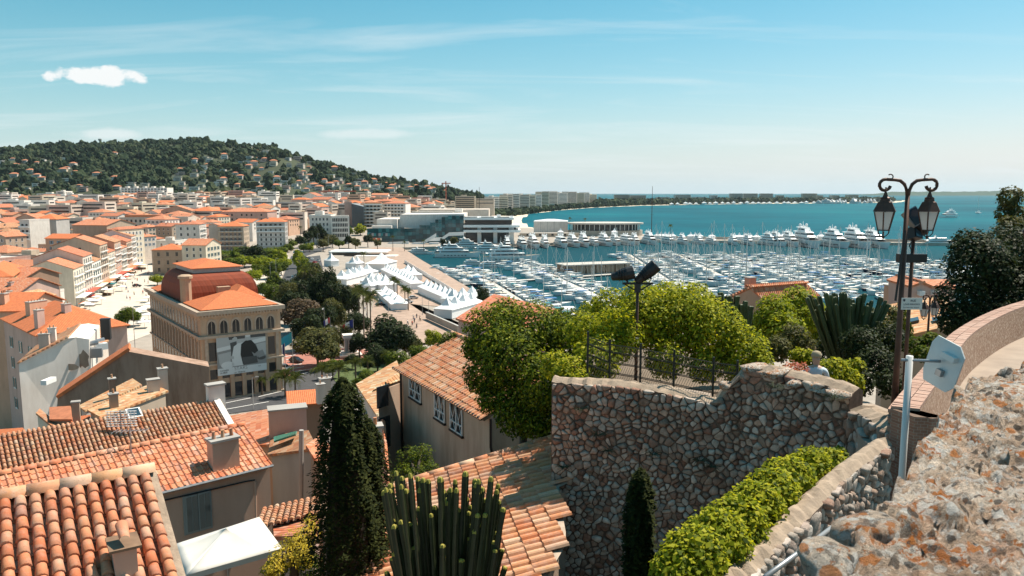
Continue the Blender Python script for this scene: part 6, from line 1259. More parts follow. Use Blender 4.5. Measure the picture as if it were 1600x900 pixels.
def roof_tiles(t, O, u, v, nc, nr, du, dv, style, mat, seed=0, maxobj=300, keep=None):
    """tiles laid from the ridge corner O: columns along u, courses down v; the nearest are tiles of their own, the rest one part"""
    u = Vector(u).normalized(); v = Vector(v).normalized(); n = u.cross(v); u = v.cross(n).normalized(); base = Vector(t.location); rs = random.Random(seed); lst = []
    for j in range(nr):
        for i in range(nc+1):
            for kd in (('pan', 'cover') if style == 'canal' else ('flat',)):
                off = (i if kd == 'cover' else i+.5)
                if kd != 'cover' and i == nc: continue
                p = O+u*(off*du)+v*(j*dv)
                if keep and not keep(p): continue
                px = proj(p); vis = -20 < px[0] < 1620 and py_ok(px[1])
                j_ = Matrix.Rotation(R(rs.gauss(0, 1.1)), 4, 'Z')@Matrix.Rotation(R(rs.gauss(0, .5)), 4, 'X'); M_ = Matrix(((u.x, v.x, n.x, p.x-base.x+n.x*rs.uniform(0, .008)), (u.y, v.y, n.y, p.y-base.y), (u.z, v.z, n.z, p.z-base.z+rs.uniform(0, .008)), (0, 0, 0, 1)))@j_
                lst.append((not vis, (p-cam.location).length+(0.6 if kd == 'pan' else 0), kd, M_))
    lst.sort(key=lambda q: (q[0], q[1])); rest = MB()
    for k, (hid, dist, kd, M_) in enumerate(lst):
        me = canal_mesh(du, dv, kd, mat)
        if k < maxobj and not hid: o = bpy.data.objects.new('tile', me); COL.objects.link(o); o.parent = t; o.matrix_basis = M_
        else:
            o_ = len(rest.v); rest.v += [tuple(M_@vt.co) for vt in me.vertices]; rest.f += [tuple(o_+x for x in p.vertices) for p in me.polygons]; rest.m += [0]*len(me.polygons)
    if rest.v: stuffpart(link('tile_field', rest.mesh('tile_field', mat, style == 'canal'), t))
def py_ok(y): return -20 < y < 940
def ridge_tiles(t, a, b_, du, mat, rad=.13):
    a, b_ = Vector(a), Vector(b_); d = b_-a; n = max(1, int(d.length/.42)); base = Vector(t.location)
    def make():
        b = MB(); k = 7
        for s_, z in ((0, 0), (.46, .012)):
            for i in range(k): an = math.pi*i/(k-1); b.v.append((s_, -math.cos(an)*rad*(1 if s_ else 1.12), math.sin(an)*rad*(1 if s_ else 1.12)+z))
        for i in range(k-1): b.f.append((i, k+i, k+i+1, i+1)); b.m.append(0)
        b.f.append(tuple(range(k))); b.f.append(tuple(range(2*k-1, k-1, -1))); b.m += [0, 0]; return fix_normals(b.mesh('ridge_tile', mat, True))
    me = cached(('ridge', mat, rad), make); rz = math.atan2(d.y, d.x); el = -math.asin(d.z/d.length)
    for i in range(n): o = link('ridge_tile', me, t, a+d*(i/n)-base, 0, (d.length/n/.42, 1, 1), (0, el, rz))
def slab(t, name, pts, th, mat):
    """a thin plate through four or more world points"""
    base = Vector(t.location); P_ = [Vector(p)-base for p in pts]; n = (P_[1]-P_[0]).cross(P_[2]-P_[0]).normalized()
    if n.z < 0: P_ = P_[::-1]; n = -n
    k = len(P_); b = MB(); b.add([p-n*th for p in P_]+[p for p in P_], [tuple(range(k-1, -1, -1)), tuple(range(k, 2*k))]+[(i, (i+1) % k, k+(i+1) % k, k+i) for i in range(k)])
    e = Vector((0, 0, 1)).cross(n); e = e.normalized() if e.length > 1e-4 else Vector((1, 0, 0)); w_ = n.cross(e); b.uv = [(Vector(b.v[i]).dot(e), Vector(b.v[i]).dot(w_)) for f in b.f for i in f]
    return link(name, b.mesh(name, mat), t)
def wall_under(t, pts, zb, mat, name='wall', drop=.12):
    """vertical walls from a loop of world points down to zb"""
    base = Vector(t.location); k = len(pts); b = MB(); P_ = [Vector(p)-base for p in pts]
    b.add([(p.x, p.y, p.z-drop) for p in P_]+[(p.x, p.y, zb-base.z) for p in P_], [(i, (i+1) % k, k+(i+1) % k, k+i) for i in range(k)]+[tuple(range(k))]); return link(name, fix_normals(b.mesh(name, mat)), t)
def polyhouse(name, label, quad, zb, wall='wall_beige', rmat='roof_old', th=.16, inset=.25, cat='house', group=None):
    """a lean-to roofed house: quad = eave left, eave right, ridge right, ridge left, each (px, py, distance)"""
    W_ = [P(*q_) for q_ in quad]; t = thing(name, label, cat, (W_[0].x, W_[0].y, zb), 0, group); c = sum(W_, Vector())/len(W_)
    slab(t, 'roof', W_, th, rmat); wall_under(t, [p+(c-p).normalized()*inset for p in W_], zb, wall, drop=th+.02); return t, W_
def prism_house(name, label, outline, depth, wall, edges, rmat, cat='house', ov=.15, th=.18):
    """a wall outline facing us, pushed back by depth, with roof plates over the listed outline edges"""
    W_ = [P(*q_) for q_ in outline]; t = thing(name, label, cat, (W_[0].x, W_[0].y, W_[0].z)); base = Vector(t.location); k = len(W_); D = Vector(depth); b = MB()
    b.add([p-base for p in W_]+[p+D-base for p in W_], [tuple(range(k)), tuple(range(2*k-1, k-1, -1))]+[((i+1) % k, i, k+i, k+(i+1) % k) for i in range(k)]); link('wall', fix_normals(b.mesh('wall', wall)), t)
    up = Vector((0, 0, th+.02)); dn = D.normalized()
    for i in edges:
        a, c = W_[i], W_[(i+1) % k]; e = (c-a).normalized()*ov; slab(t, 'roof', [a-e-dn*.2+up, c+e-dn*.2+up, c+e+D+up, a-e+D+up], th, rmat)
    return t, W_
def stack(t, p, w, d, h, mat, rz=0, pots=3, name='chimney'):
    base = Vector(t.location); o = link(name, MB().box(-w/2, w/2, -d/2, d/2, -.8, h, 0).box(-w/2-.07, w/2+.07, -d/2-.07, d/2+.07, h, h+.1, 1).mesh(name, [mat, 'concrete']), t, Vector(p)-base, rz)
    for k in range(pots): link('chimney_pot', cached(('pot',), lambda: MB().lathe([(.09, 0), (.07, .3), (.085, .32)], 8).mesh('chimney_pot', 'tile_old')), o, (-w/2+w*(k+.5)/pots, 0, h+.1))
    return o
def aerial(px, py, Y, h, label):
    p = P(px, py, Y); t = thing('tv_aerial', label, 'aerial', p); link('pole', MB().tube([(0, 0, -.5), (0, 0, h)], .025, 5).mesh('pole', 'grey_metal'), t); b = MB().tube([(-.7, 0, h*.9), (.7, .2, h*.9)], .015, 4); link('boom', b.mesh('boom', 'grey_metal'), t)
    for k in range(8): link('element', cached(('ael',), lambda: MB().tube([(0, -.3, 0), (0, .3, 0)], .008, 4).mesh('element', 'grey_metal')), t, (-.65+k*.18, (k*.18-.65)*.14+.1, h*.9))
# ---- R1: nearest roof, round tiles
A = Vector((-5.84, 12.0, 45.5)); e1 = Vector((-.8365, -.548, 0)); d1 = Vector((.548, -.8365, 0)); pt = R(20); v1 = d1*math.cos(pt)+Vector((0, 0, -math.sin(pt))); v1b = -d1*math.cos(pt)+Vector((0, 0, -math.sin(pt)))
T = thing('near_house', 'house under the nearest roof of big round orange tiles', 'house', (A.x, A.y, 34))
a0 = A+e1*5.6; run = 3.3; prof = [A+d1*run*math.cos(pt)+Vector((0, 0, -run*math.sin(pt))), A, A+v1b*2.6]
def gable_box(T, prof, along, zb, wall, name='wall', drop=.10):
    base = Vector(T.location); k = len(prof); pts = [p-base-Vector((0, 0, drop)) for p in prof]+[Vector((prof[-1].x-base.x, prof[-1].y-base.y, zb-base.z)), Vector((prof[0].x-base.x, prof[0].y-base.y, zb-base.z))]; m_ = len(pts); b = MB(); b.add(pts+[p+along for p in pts], [tuple(range(m_)), tuple(range(2*m_-1, m_-1, -1))]+[((i+1) % m_, i, m_+i, m_+(i+1) % m_) for i in range(m_)]); return link(name, fix_normals(b.mesh(name, wall)), T)
gable_box(T, prof, e1*5.6, 34, 'mortar')
roof_tiles(T, A+e1*.12+Vector((0, 0, -.02)), e1, v1, 29, 13, .188, .252, 'canal', 'tile_new', 1, 600)
roof_tiles(T, a0-e1*.1+Vector((0, 0, -.02)), -e1, v1b, 29, 5, .188, .27, 'canal', 'tile_old', 2, 60)
ridge_tiles(T, A+e1*5.6+Vector((0, 0, .02)), A+Vector((0, 0, .02)), .42, 'tile_pale', .12)
slab(T, 'verge_mortar', [A-e1*.06, A+e1*.06, A+e1*.06+v1*run, A-e1*.06+v1*run], .1, 'cap_mortar')
def on_plane(px, py, O, n):
    d = Vector(ray(px, py)); t_ = (O-cam.location).dot(n)/d.dot(n); return cam.location+d*t_
nr1 = e1.cross(v1); pv = on_plane(209, 868, A, nr1); o = link('roof_vent', None, T, pv-Vector(T.location), math.atan2(e1.y, e1.x))
bx('vent_cheek', o, -.02, .30, .0, .06, -.15, .30, 'tile_old'); bx('vent_body', o, .0, .28, .05, .42, -.2, .28, 'wall_mauve'); bx('vent_lid', o, -.06, .34, -.04, .48, .30, .335, 'wood')
link('vent_tile', canal_mesh(.188, .252, 'cover', 'tile_new'), o, (.14, .40, .42), 0, None, (R(12), 0, math.pi))
plain('shutter_slat', (.19, .19, .165), .7)
# ---- R2: machine tiled roof with chimney and shuttered window
E2 = Vector((-10.70, 33.0, 37.94)); u2 = Vector((-.747, -.665, 0)).normalized(); U2 = Vector((-u2.y*-1, 0, 0)); U2 = Vector((-.665, .747, 0)).normalized(); pt = R(22); up2 = U2*math.cos(pt)+Vector((0, 0, math.sin(pt))); run2 = 3.1; L2 = 17.0
T = thing('shuttered_house', 'mauve rendered house with grey shutters under a machine-tiled orange roof', 'house', (E2.x, E2.y, 27)); rg = E2+up2*run2
gable_box(T, [E2-U2*-.25+Vector((0, 0, .10)), rg, rg+U2*run2*math.cos(pt)-Vector((0, 0, run2*math.sin(pt)))], u2*L2, 27, 'wall_mauve')
slab(T, 'roof_deck', [E2, E2+u2*L2, rg+u2*L2, rg], .1, 'wood'); slab(T, 'rear_slope', [rg+u2*L2, rg, rg+U2*3-Vector((0,0,1.2)), rg+u2*L2+U2*3-Vector((0,0,1.2))], .12, 'roof_orange')
roof_tiles(T, rg+Vector((0, 0, .03)), u2, -up2, 68, 9, .25, .345, 'flat', 'tile_new', 5, 300); ridge_tiles(T, rg+Vector((0,0,.05)), rg+u2*L2+Vector((0,0,.05)), .42, 'tile_new', .13)
base = Vector(T.location); n2 = u2.cross(-up2)
pc = on_plane(350, 728, E2, n2 if n2.z > 0 else -n2); stack(T, pc+Vector((0,0,.05)), 1.15, .65, 1.15, 'wall_mauve', math.atan2(-u2.y, -u2.x), 3)
link('gutter', MB().tube([E2-U2*.12-base, E2+u2*L2-U2*.12-base], .06, 6).mesh('gutter', 'zinc'), T)
wn_ = -U2; pw = on_plane(310, 828, E2-wn_*.25, wn_); t0 = link('window', None, T, pw-base, math.atan2(-u2.y, -u2.x)); sw = 1.05; sh_ = 1.62
bx('frame', t0, -sw/2-.06, sw/2+.06, -.06, .02, -.06, sh_+.06, 'shutter_grey')
for s_ in (-1, 1):
    x0 = -sw/2+.02 if s_ < 0 else .02; o = bx('shutter', t0, x0, x0+sw/2-.04, -.10, -.061, 0, sh_, 'shutter_grey')
    for zz0, zz1 in ((.04, .42), (.46, 1.0)):
        for k in range(2): bx('shutter_panel', t0, x0+.05+k*.235, x0+.05+k*.235+.20, -.115, -.101, sh_*zz0 if zz0 > .3 else .06, sh_*zz1-.06 if zz1 > .9 else sh_*.64, 'shutter_slat')
pd = [on_plane(x, y, E2-wn_*.17, wn_)-base for x, y in ((255, 782), (330, 765), (385, 752), (398, 750))]; link('cable', MB().tube(pd, .035, 5).mesh('cable', 'black'), T); pd = [on_plane(x, y, E2-wn_*.15, wn_)-base for x, y in ((399, 752), (400, 812))]; link('downpipe', MB().tube(pd, .05, 6).mesh('downpipe', 'wall_mauve'), T)
aerial(206, 722, 31.5, 1.5, 'tv aerial on the ridge of the machine-tiled roof')
# ---- R3: long weathered round-tiled roof
E3 = Vector((-15.2, 40.0, 37.3)); u3 = Vector((-.785, -.62, 0)).normalized(); U3 = Vector((-.62, .785, 0)).normalized(); pt = R(21); up3 = U3*math.cos(pt)+Vector((0, 0, math.sin(pt))); run3 = 2.9; L3 = 17.0; rg = E3+up3*run3
T = thing('long_house', 'long house under a weathered roof of small round tiles', 'house', (E3.x, E3.y, 26)); gable_box(T, [E3+U3*.2+Vector((0,0,.08)), rg, rg+U3*2.6-Vector((0, 0, 1.0))], u3*L3, 26, 'wall_tan')
slab(T, 'roof_deck', [E3, E3+u3*L3, rg+u3*L3, rg], .1, 'mortar'); roof_tiles(T, rg+Vector((0,0,.02)), u3, -up3, 80, 9, .21, .325, 'canal', 'tile_old', 7, 300); base = Vector(T.location)
link('gutter', MB().tube([E3-U3*.1-base, E3+u3*L3-U3*.1-base], .06, 6).mesh('gutter', 'zinc'), T)
slab(T, 'gable_coping', [E3-u3*.35+Vector((0,0,.22)), E3-u3*.02+Vector((0,0,.22)), rg-u3*.02+Vector((0,0,.22)), rg-u3*.35+Vector((0,0,.22))], .5, 'wall_white'); stack(T, rg-u3*.2-Vector((0,0,.2)), .5, .9, 1.1, 'wall_white', math.atan2(U3.y, U3.x), 0)
n3 = u3.cross(-up3); n3 = n3 if n3.z > 0 else -n3; ps = on_plane(213, 656, E3, n3)
o = slab(T, 'skylight', [ps+u3*.35, ps-u3*.35, ps-u3*.35+up3*.85, ps+u3*.35+up3*.85], .1, 'white_frame'); o.location.z += .16; o2 = slab(T, 'skylight_glass', [ps+u3*.26+up3*.08, ps-u3*.26+up3*.08, ps-u3*.26+up3*.75, ps+u3*.26+up3*.75], .04, 'glass_blue'); o2.location.z += .185
ag = on_plane(190, 680, E3, n3); t = thing('mesh_aerial', 'white wire grid aerial standing over the weathered roof', 'aerial', ag); link('pole', MB().tube([(0, 0, 0), (0, 0, 1.3)], .03, 5).mesh('pole', 'grey_metal'), t)
for k in range(7): link('grid_bar', cached(('gb', 0), lambda: MB().tube([(-.75, 0, 0), (.75, .15, 0)], .022, 4).mesh('grid_bar', 'white_paint')), t, (0, 0, .45+k*.13))
for k in range(9): link('grid_bar', cached(('gb', 1), lambda: MB().tube([(0, 0, 0), (.05, 0, .8)], .018, 4).mesh('grid_bar', 'white_paint')), t, (-.7+k*.17, .01, .45))
# ---- market umbrella over the courtyard
cs = [P(272, 851, 22.2), P(290, 899, 20.6), P(441, 856, 24.4), P(405, 808, 26.0)]; zc = sum(c.z for c in cs)/4; cs = [Vector((c.x, c.y, zc)) for c in [G(272, 851, zc), G(292, 899, zc), G(441, 857, zc), G(405, 808, zc)]]; cc_ = sum(cs, Vector())/4
T = thing('garden_umbrella', 'big square off-white garden umbrella open over the courtyard', 'umbrella', (cc_.x, cc_.y, zc-2.6)); base = Vector(T.location); ap = cc_+Vector((0, 0, .55))
plain('canvas', (.66, .63, .57), .85, var=.05, vscale=2)
for i in range(4):
    a, c = cs[i]-base, cs[(i+1) % 4]-base; b = MB(); n = 6; 
    for k in range(n+1):
        f_ = k/n; sag = -.10*math.sin(f_*math.pi)
        for j in range(n+1):
            g_ = j/n; p = (ap-base)*(1-f_)+(a*(1-g_)+c*g_)*f_; b.v.append((p.x, p.y, p.z+sag*math.sin(g_*math.pi)))
    for k in range(n):
        for j in range(n): b.f.append((k*(n+1)+j, k*(n+1)+j+1, (k+1)*(n+1)+j+1, (k+1)*(n+1)+j)); b.m.append(0)
    o = link('canopy_panel', b.mesh('canopy_panel', 'canvas', True), T); md = o.modifiers.new('thick', 'SOLIDIFY'); md.thickness = .012
    link('valance', MB().add([a, c, c-Vector((0,0,.16)), a-Vector((0,0,.16))], [(0,1,2,3)]).mesh('valance', 'canvas'), T)
link('pole', MB().tube([cc_-base-Vector((0,0,2.6)), ap-base], .035, 6).mesh('pole', 'grey_metal'), T)
# ---- middle distance, left: named houses
tz0 = 20
t, W_ = polyhouse('small_house', 'small house with pale tiled lean-to roof before the brown gable wall', [(136, 640, 57), (158, 652, 55), (263, 610, 62), (236, 599, 65)], 22, 'wall_beige', 'roof_pale'); stack(t, P(240, 612, 62), .9, .6, 1.0, 'wall_pale', .6, 0); stack(t, P(255, 600, 63.5), .7, .6, 1.3, 'wall_pale', .6, 1); stack(t, P(178, 632, 57.5), .6, .5, .8, 'wall_tan', .6, 1)
t, W_ = polyhouse('small_house', 'narrow pale roof strip running up to the brown gable wall', [(122, 634, 63), (132, 641, 61), (222, 601, 67), (207, 591, 70)], 22, 'wall_grey', 'roof_pale'); stack(t, P(176, 612, 64), .5, .5, 1.1, 'wall_stone_dark', .6, 1)
t, W_ = polyhouse('small_house', 'low cream house with terracotta terrace roof in the narrow gap', [(95, 668, 56), (125, 672, 54), (141, 648, 58), (108, 652, 60)], 20, 'wall_cream', 'roof_new'); stack(t, P(120, 655, 56), .5, .4, 1.3, 'wall_tan', .4, 0)
t, W_ = polyhouse('small_house', 'cream courtyard wing with two small windows below the white gable', [(56, 645, 60), (93, 675, 56), (98, 668, 57), (62, 638, 62)], 20, 'wall_cream', 'roof_old')
t, W_ = polyhouse('small_house', 'dark brown boxy roof-top shed beside the brown gable', [(77, 655, 58), (112, 655, 57), (110, 634, 60), (77, 636, 61)], 24, 'wall_brown', 'roof_plain')
t, W_ = polyhouse('small_house', 'small orange flat roof at the very edge of the dark lane', [(-20, 690, 50), (38, 680, 48), (36, 668, 51), (-20, 672, 53)], 20, 'wall_peach', 'roof_new')
prism_house('gable_house', 'big brown stone gable wall with sloping white coping below the town hall', [(86, 700, 76), (90, 622, 76), (199, 549, 79), (327, 573, 82), (330, 700, 82)], Vector((-1.2, 2.6, 0)), 'wall_stone_dark', (1,), 'roof_new', th=.3)
t, W_ = prism_house('white_gable_house', 'tall white rendered house with peeling blind gable and sloping tiled roof', [(42, 720, 88), (29, 568, 88), (104, 529, 92), (119, 527, 93), (139, 530, 94), (143, 720, 94)], Vector((-4, 10, 0)), 'wall_white', (1,), 'roof_old')
base = Vector(t.location); bx('air_conditioner', t, P(66, 600, 87.5).x-base.x, P(75, 600, 87.5).x-base.x, P(66, 600, 88).y-base.y-.8, P(66, 600, 88).y-base.y+1.2, P(66, 601, 87.5).z-base.z, P(66, 594, 87.5).z-base.z, 'white_paint'); stack(t, P(70, 540, 92), 1.1, .7, 1.4, 'wall_pale', .3, 2); stack(t, P(82, 527, 93), .8, .6, 1.1, 'wall_white', .3, 2)
for k, (px, py, w_, h_) in enumerate([(112, 573, .9, .45), (130, 562, .9, 1.3)]):
    p = P(px, py, 92.2 if k == 0 else 93.2); rs_ = random.Random(k); pts = [(p.x-base.x+w_*math.cos(a)*rs_.uniform(.6, 1.1), p.y-base.y, p.z-base.z+h_*math.sin(a)*rs_.uniform(.6, 1.1)) for a in [i*.5 for i in range(12)]]; link('peeled_patch', MB().add(pts, [tuple(range(12))]).mesh('peeled_patch', 'wall_old'), t)
t, w, d, h = cbldg('tiled_house', 'broad house under a bright orange hip roof with two shadowed chimneys', (58, 525), (198, 509), (25, 497), 26.5, roof='hip', rh=3.4, wall='wall_pink', rmat='roof_new', ov=.5); stack(t, P(88, 508, 128), 1.3, .9, 2.6, 'wall_pink', .4, 2); stack(t, P(141, 500, 130), 1.3, .9, 2.4, 'wall_pink', .4, 2); add_windows(t, 'l', w, d, rows(h-4.5, 4, -3.8), 3, 1.1, 1.9, 'shut', 'teal'); stack(t, P(168, 487, 140), 3.4, 1.2, 2.2, 'wall_salmon', .4, 6)
t, w, d, h = cbldg('tiled_house', 'long orange roof with pink chimney block and skylight behind the broad hip roof', (36, 487), (98, 470), (24, 474), 27.5, roof='gable', ridge='y', wall='wall_salmon', rmat='roof_new', chim=((3, 5, 1.0, 1.6),))
t, W_ = polyhouse('tiled_house', 'little red-brown round-tiled roof beside the black flue box', [(142, 548, 99), (170, 532, 103), (160, 505, 110), (104, 512, 108)], 10, 'wall_pale', 'roof_old'); p = P(166.5, 530, 101); tag(link('flue_box', MB().box(-.55, .55, -.5, .5, 0, 2.7, 0).box(-.6, .6, -.55, .55, 2.7, 2.8, 0).mesh('flue_box', 'black'), None, p, .3), 'tall black metal flue box on the red-brown roof', 'flue')
for i, (px, py, Y, s_, ds) in enumerate([(128, 552, 96, 1.0, 'grey rooftop air-handling unit by the white gable'), (146, 558, 95, 1.3, 'round-ended silver duct behind the brown gable coping'), (158, 546, 97, .9, 'small white rooftop box beside the silver duct')]):
    p = P(px, py, Y); t = thing('rooftop_unit', ds, 'rooftop unit', p, .4*i); bx('casing', t, -.8*s_, .8*s_, -.5*s_, .5*s_, 0, .9*s_, ['zinc', 'grey_metal', 'white_paint'][i]); link('duct', MB().tube([(-.6*s_, 0, .9*s_), (-.6*s_, 0, 1.3*s_), (.5*s_, 0, 1.45*s_)], .25*s_, 8).mesh('duct', 'grey_metal'), t)
t, w, d, h = cbldg('corner_house', 'yellow-tan corner house with teal shutters at the edge of the picture', (17, 433), (38, 419), (-40, 433), 28.5, roof='hip', rh=2.5, wall='wall_ochre', rmat='roof_new', cat='house')
add_windows(t, 'l', w, d, rows(h-5.0, 4, -4.2), 3, 1.6, 2.6, 'closed', 'teal', t0=d-10, t1=d-.6); add_windows(t, 'f', w, d, rows(h-5.0, 4, -4.2), 2, 1.2, 2.4, 'closed', 'teal')
t, w, d, h = cbldg('tiled_house', 'dark-walled house with stepped orange roofs above the pink house', (36, 436), (92, 428), (24, 424), 27, roof='gable', ridge='y', wall='wall_brown', rmat='roof_orange')
t, w, d, h = cbldg('tiled_house', 'pink low house with chimneys in front of the dark-walled house', (26, 460), (92, 447), (20, 448), 26, roof='gable', ridge='y', wall='wall_pink', rmat='roof_orange', chim=((4, 4, .8, 1.2), (9, 5, .8, 1.2)))
t, w, d, h = cbldg('tiled_house', 'pale house with white chimneys just behind the long orange roof', (30, 474), (84, 462), (24, 464), 26.5, roof='gable', ridge='x', wall='wall_pale', rmat='roof_pale', chim=((3, 4, .8, 1.1),))
plain('glass_green', (.05, .20, .14), .2)
# ---- middle: low roofs around the concrete yard
t, W_ = polyhouse('row_house', 'row house with small round orange tiles beyond the shuttered house', [(352, 700, 45), (462, 690, 44), (446, 634, 52), (357, 650, 52)], 26, 'wall_mauve', 'roof_orange')
base = Vector(t.location); stack(t, P(450, 672, 46), 2.2, 1.0, 1.4, 'wall_pink', .35, 0)
t, W_ = polyhouse('yard_building', 'shaded concrete yard building with a strip of green glass roof', [(418, 710, 42), (496, 700, 40), (482, 672, 44), (424, 680, 46)], 24, 'concrete', 'roof_old'); slab(t, 'glass_strip', [P(428, 697, 42.5)+Vector((0,0,.3)), P(462, 686, 42.5)+Vector((0,0,.3)), P(464, 681, 43.5)+Vector((0,0,.3)), P(428, 690, 43.5)+Vector((0,0,.3))], .1, 'glass_green'); link('vent_pipe', MB().tube([P(470, 790, 39)-Vector(t.location), P(471, 672, 39)-Vector(t.location)], .13, 8).mesh('vent_pipe', 'concrete'), t)
t, w, d, h = cbldg('row_house', 'flat terracotta-topped house with chimneys by the front road', (455, 634), (505, 630), (450, 622), 24, zb=4, roof='shed_f', rh=.6, wall='wall_brown', rmat='roof_new'); stack(t, P(466, 624, 84), .9, .8, 1.4, 'wall_pale', .2, 1); stack(t, P(482, 620, 86), 1.2, .9, 1.8, 'wall_pale', .2, 2)
t, W_ = polyhouse('row_house', 'small tiled roof sliver left of the cypress', [(478, 695, 40), (500, 730, 37), (520, 700, 40), (500, 680, 43)], 22, 'wall_old', 'roof_orange')
t, W_ = polyhouse('low_shed', 'low shed with big round tiles below the umbrella courtyard', [(428, 838, 27), (494, 836, 26), (500, 778, 31), (425, 800, 30)], 24, 'wall_pink', 'roof_red')
base = Vector(t.location); Oq = W_[3]; uq = (W_[2]-W_[3]); vq = (W_[0]-W_[3]); roof_tiles(t, W_[2]+Vector((0,0,.04)), (W_[3]-W_[2]), (W_[1]-W_[2]), 9, 8, .25, .34, 'canal', 'tile_old', 9, 90)
t, W_ = polyhouse('small_house', 'little orange-tiled roof with white chimney between cypress and rendered house', [(560, 770, 33), (606, 762, 31), (598, 655, 37), (566, 668, 38)], 24, 'wall_old', 'roof_orange'); stack(t, P(587, 700, 33.5), .55, .55, 1.0, 'wall_pale', .3, 1)
t, W_ = polyhouse('garden_house', 'house with pale sun-bleached roof and barred windows behind the cypress', [(556, 600, 52), (588, 648, 43), (640, 612, 47), (620, 563, 57)], 22, 'wall_pale', 'roof_pale'); base = Vector(t.location); a_, c_ = W_[0], W_[1]; nd = (c_-a_); rz_ = math.atan2(nd.y, nd.x)
for k in range(3): p = a_+nd*(.2+.27*k)-Vector((0,0,2.6)); link('window', win_mesh('closed', 'white'), t, p-base+Vector((-.02, -.0, 0)), rz_, (1.0, 1, 1.7))
# ---- rendered house with crossed-rail windows (big tiles)
F = Vector((-6.09, 39.1, 40.96)); Nn = Vector((-1.16, 30.0, 40.96)); ed = (F-Nn).normalized(); Uh = Vector((.879, .476, 0)).normalized(); pt = R(24); uph = Uh*math.cos(pt)+Vector((0,0,math.sin(pt))); runh = 3.6; Lh = (F-Nn).length
T = thing('rendered_house', 'stained rendered house with crossed-rail windows under a broad pale-orange tiled roof', 'house', (Nn.x, Nn.y, 28)); base = Vector(T.location)
gable_box(T, [Nn+Uh*.35+Vector((0,0,.14)), Nn+uph*runh, Nn+Uh*(2*runh*math.cos(pt)-.35)], ed*Lh, 28, 'render_house')
slab(T, 'roof_deck', [Nn, F, F+uph*runh, Nn+uph*runh], .12, 'wood'); slab(T, 'rear_slope', [Nn+uph*runh, F+uph*runh, F+Uh*2*runh*math.cos(pt), Nn+Uh*2*runh*math.cos(pt)], .12, 'roof_pale')
roof_tiles(T, F+uph*runh+Vector((0,0,.03)) if ed.cross(-uph).z < 0 else Nn+uph*runh+Vector((0,0,.03)), -ed if ed.cross(-uph).z < 0 else ed, -uph, int(Lh/.25), 10, .25, .37, 'flat', 'tile_pale', 11, 300); ridge_tiles(T, Nn+uph*runh+Vector((0,0,.05)), F+uph*runh+Vector((0,0,.05)), .42, 'tile_pale')
link('gutter', MB().tube([Nn-Uh*.1-base, F-Uh*.1-base], .07, 6).mesh('gutter', 'dark_metal'), T); wo = Nn+Uh*.35; wn_ = -Uh
for i, (xa, xb, yt, yb) in enumerate([(637, 663, 592, 628), (678, 699, 622, 662), (702, 727, 640, 682)]):
    p = on_plane((xa+xb)/2, (yt+yb)/2+14, wo, wn_); w_ = [1.5, 1.15, 1.25][i]; h_ = 1.25; rz_ = math.atan2(-ed.y, -ed.x); o = link('window', None, T, p-base, rz_)
    bx('pane', o, -w_/2, w_/2, -.03, .02, 0, h_, 'glass'); bx('sill', o, -w_/2-.08, w_/2+.08, -.12, .0, -.1, -.01, 'dark_metal')
    for x in (-w_/2, 0, w_/2): bx('bar', o, x-.03, x+.03, -.08, -.031, 0, h_, 'white_frame')
    for z in (0.02, .42, h_-.03): bx('bar', o, -w_/2, w_/2, -.078, -.033, z-.025, z+.025, 'white_frame')
    for s0, s1 in ((-w_/2, 0), (0, w_/2)):
        for za, zb2 in ((.02, h_*.95), (h_*.95, .02)): link('crossed_rail', MB().tube([(s0, -.09, za), (s1, -.09, zb2)], .016, 4).mesh('crossed_rail', 'white_frame'), o)
link('downpipe', MB().tube([F+Uh*.22-ed*.25-base, F+Uh*.22-ed*.25-base-Vector((0,0,9))], .06, 6).mesh('downpipe', 'dark_metal'), T); link('downpipe', MB().tube([Nn+Uh*.28+ed*-.12-base, Nn+Uh*.28-ed*.12-base-Vector((0,0,1.2)), Nn+Uh*.5-ed*.12-base-Vector((0,0,2.2)), Nn+Uh*.5-ed*.12-base-Vector((0,0,8))], .06, 6).mesh('downpipe', 'dark_metal'), T)
p = prism_house('stone_wing', 'narrow rough-stone wing standing against the rendered house', [(600, 800, 37), (590, 612, 38), (622, 590, 40), (628, 800, 38)], Vector((1.6, 3.0, 0)), 'wall_old', (1,), 'roof_pale')[0]
link('window', win_mesh('dark'), p, P(598, 636, 37.9)-Vector(p.location), R(55), (.8, 1, 1.1)); link('window', win_mesh('dark'), p, P(601, 700, 37.3)-Vector(p.location), R(55), (.8, 1, 1.6))
# ---- central roof under the stone wall
Tp = Vector((1.12, 21.0, 43.05)); Uc = Vector((.985, .17, 0)).normalized(); Ec = Vector((.17, -.985, 0)).normalized(); pt = R(14); upc = Uc*math.cos(pt)+Vector((0,0,math.sin(pt)))
T = thing('terrace_house', 'house under a sunlit roof of long pale-orange tiles against the stone wall', 'house', (Tp.x, Tp.y, 30)); top = Tp+upc*.9; dn = 6.6; base = Vector(T.location)
def roof_ok(p): return p.x < (1.9 if p.y > 18.1 else 1.0-max(0, 15.2-p.y)*.4)
cut = []
for s_ in [k*.25 for k in range(31)]:      # the deck stops short of the stone wall
    p0 = top+Ec*s_; k_ = max(0, next(k for k in range(400) if roof_ok(p0-upc*(k*.02)))*.02); cut.append(p0-upc*k_)
slab(T, 'roof_deck', cut+[top+Ec*7.5-upc*dn, top-upc*dn], .15, 'mortar'); wall_under(T, [p-Vector((0,0,.1)) for p in cut+[top+Ec*7.2-upc*(dn-.3), top-upc*(dn-.3)]], 30, 'wall_old', drop=.16)
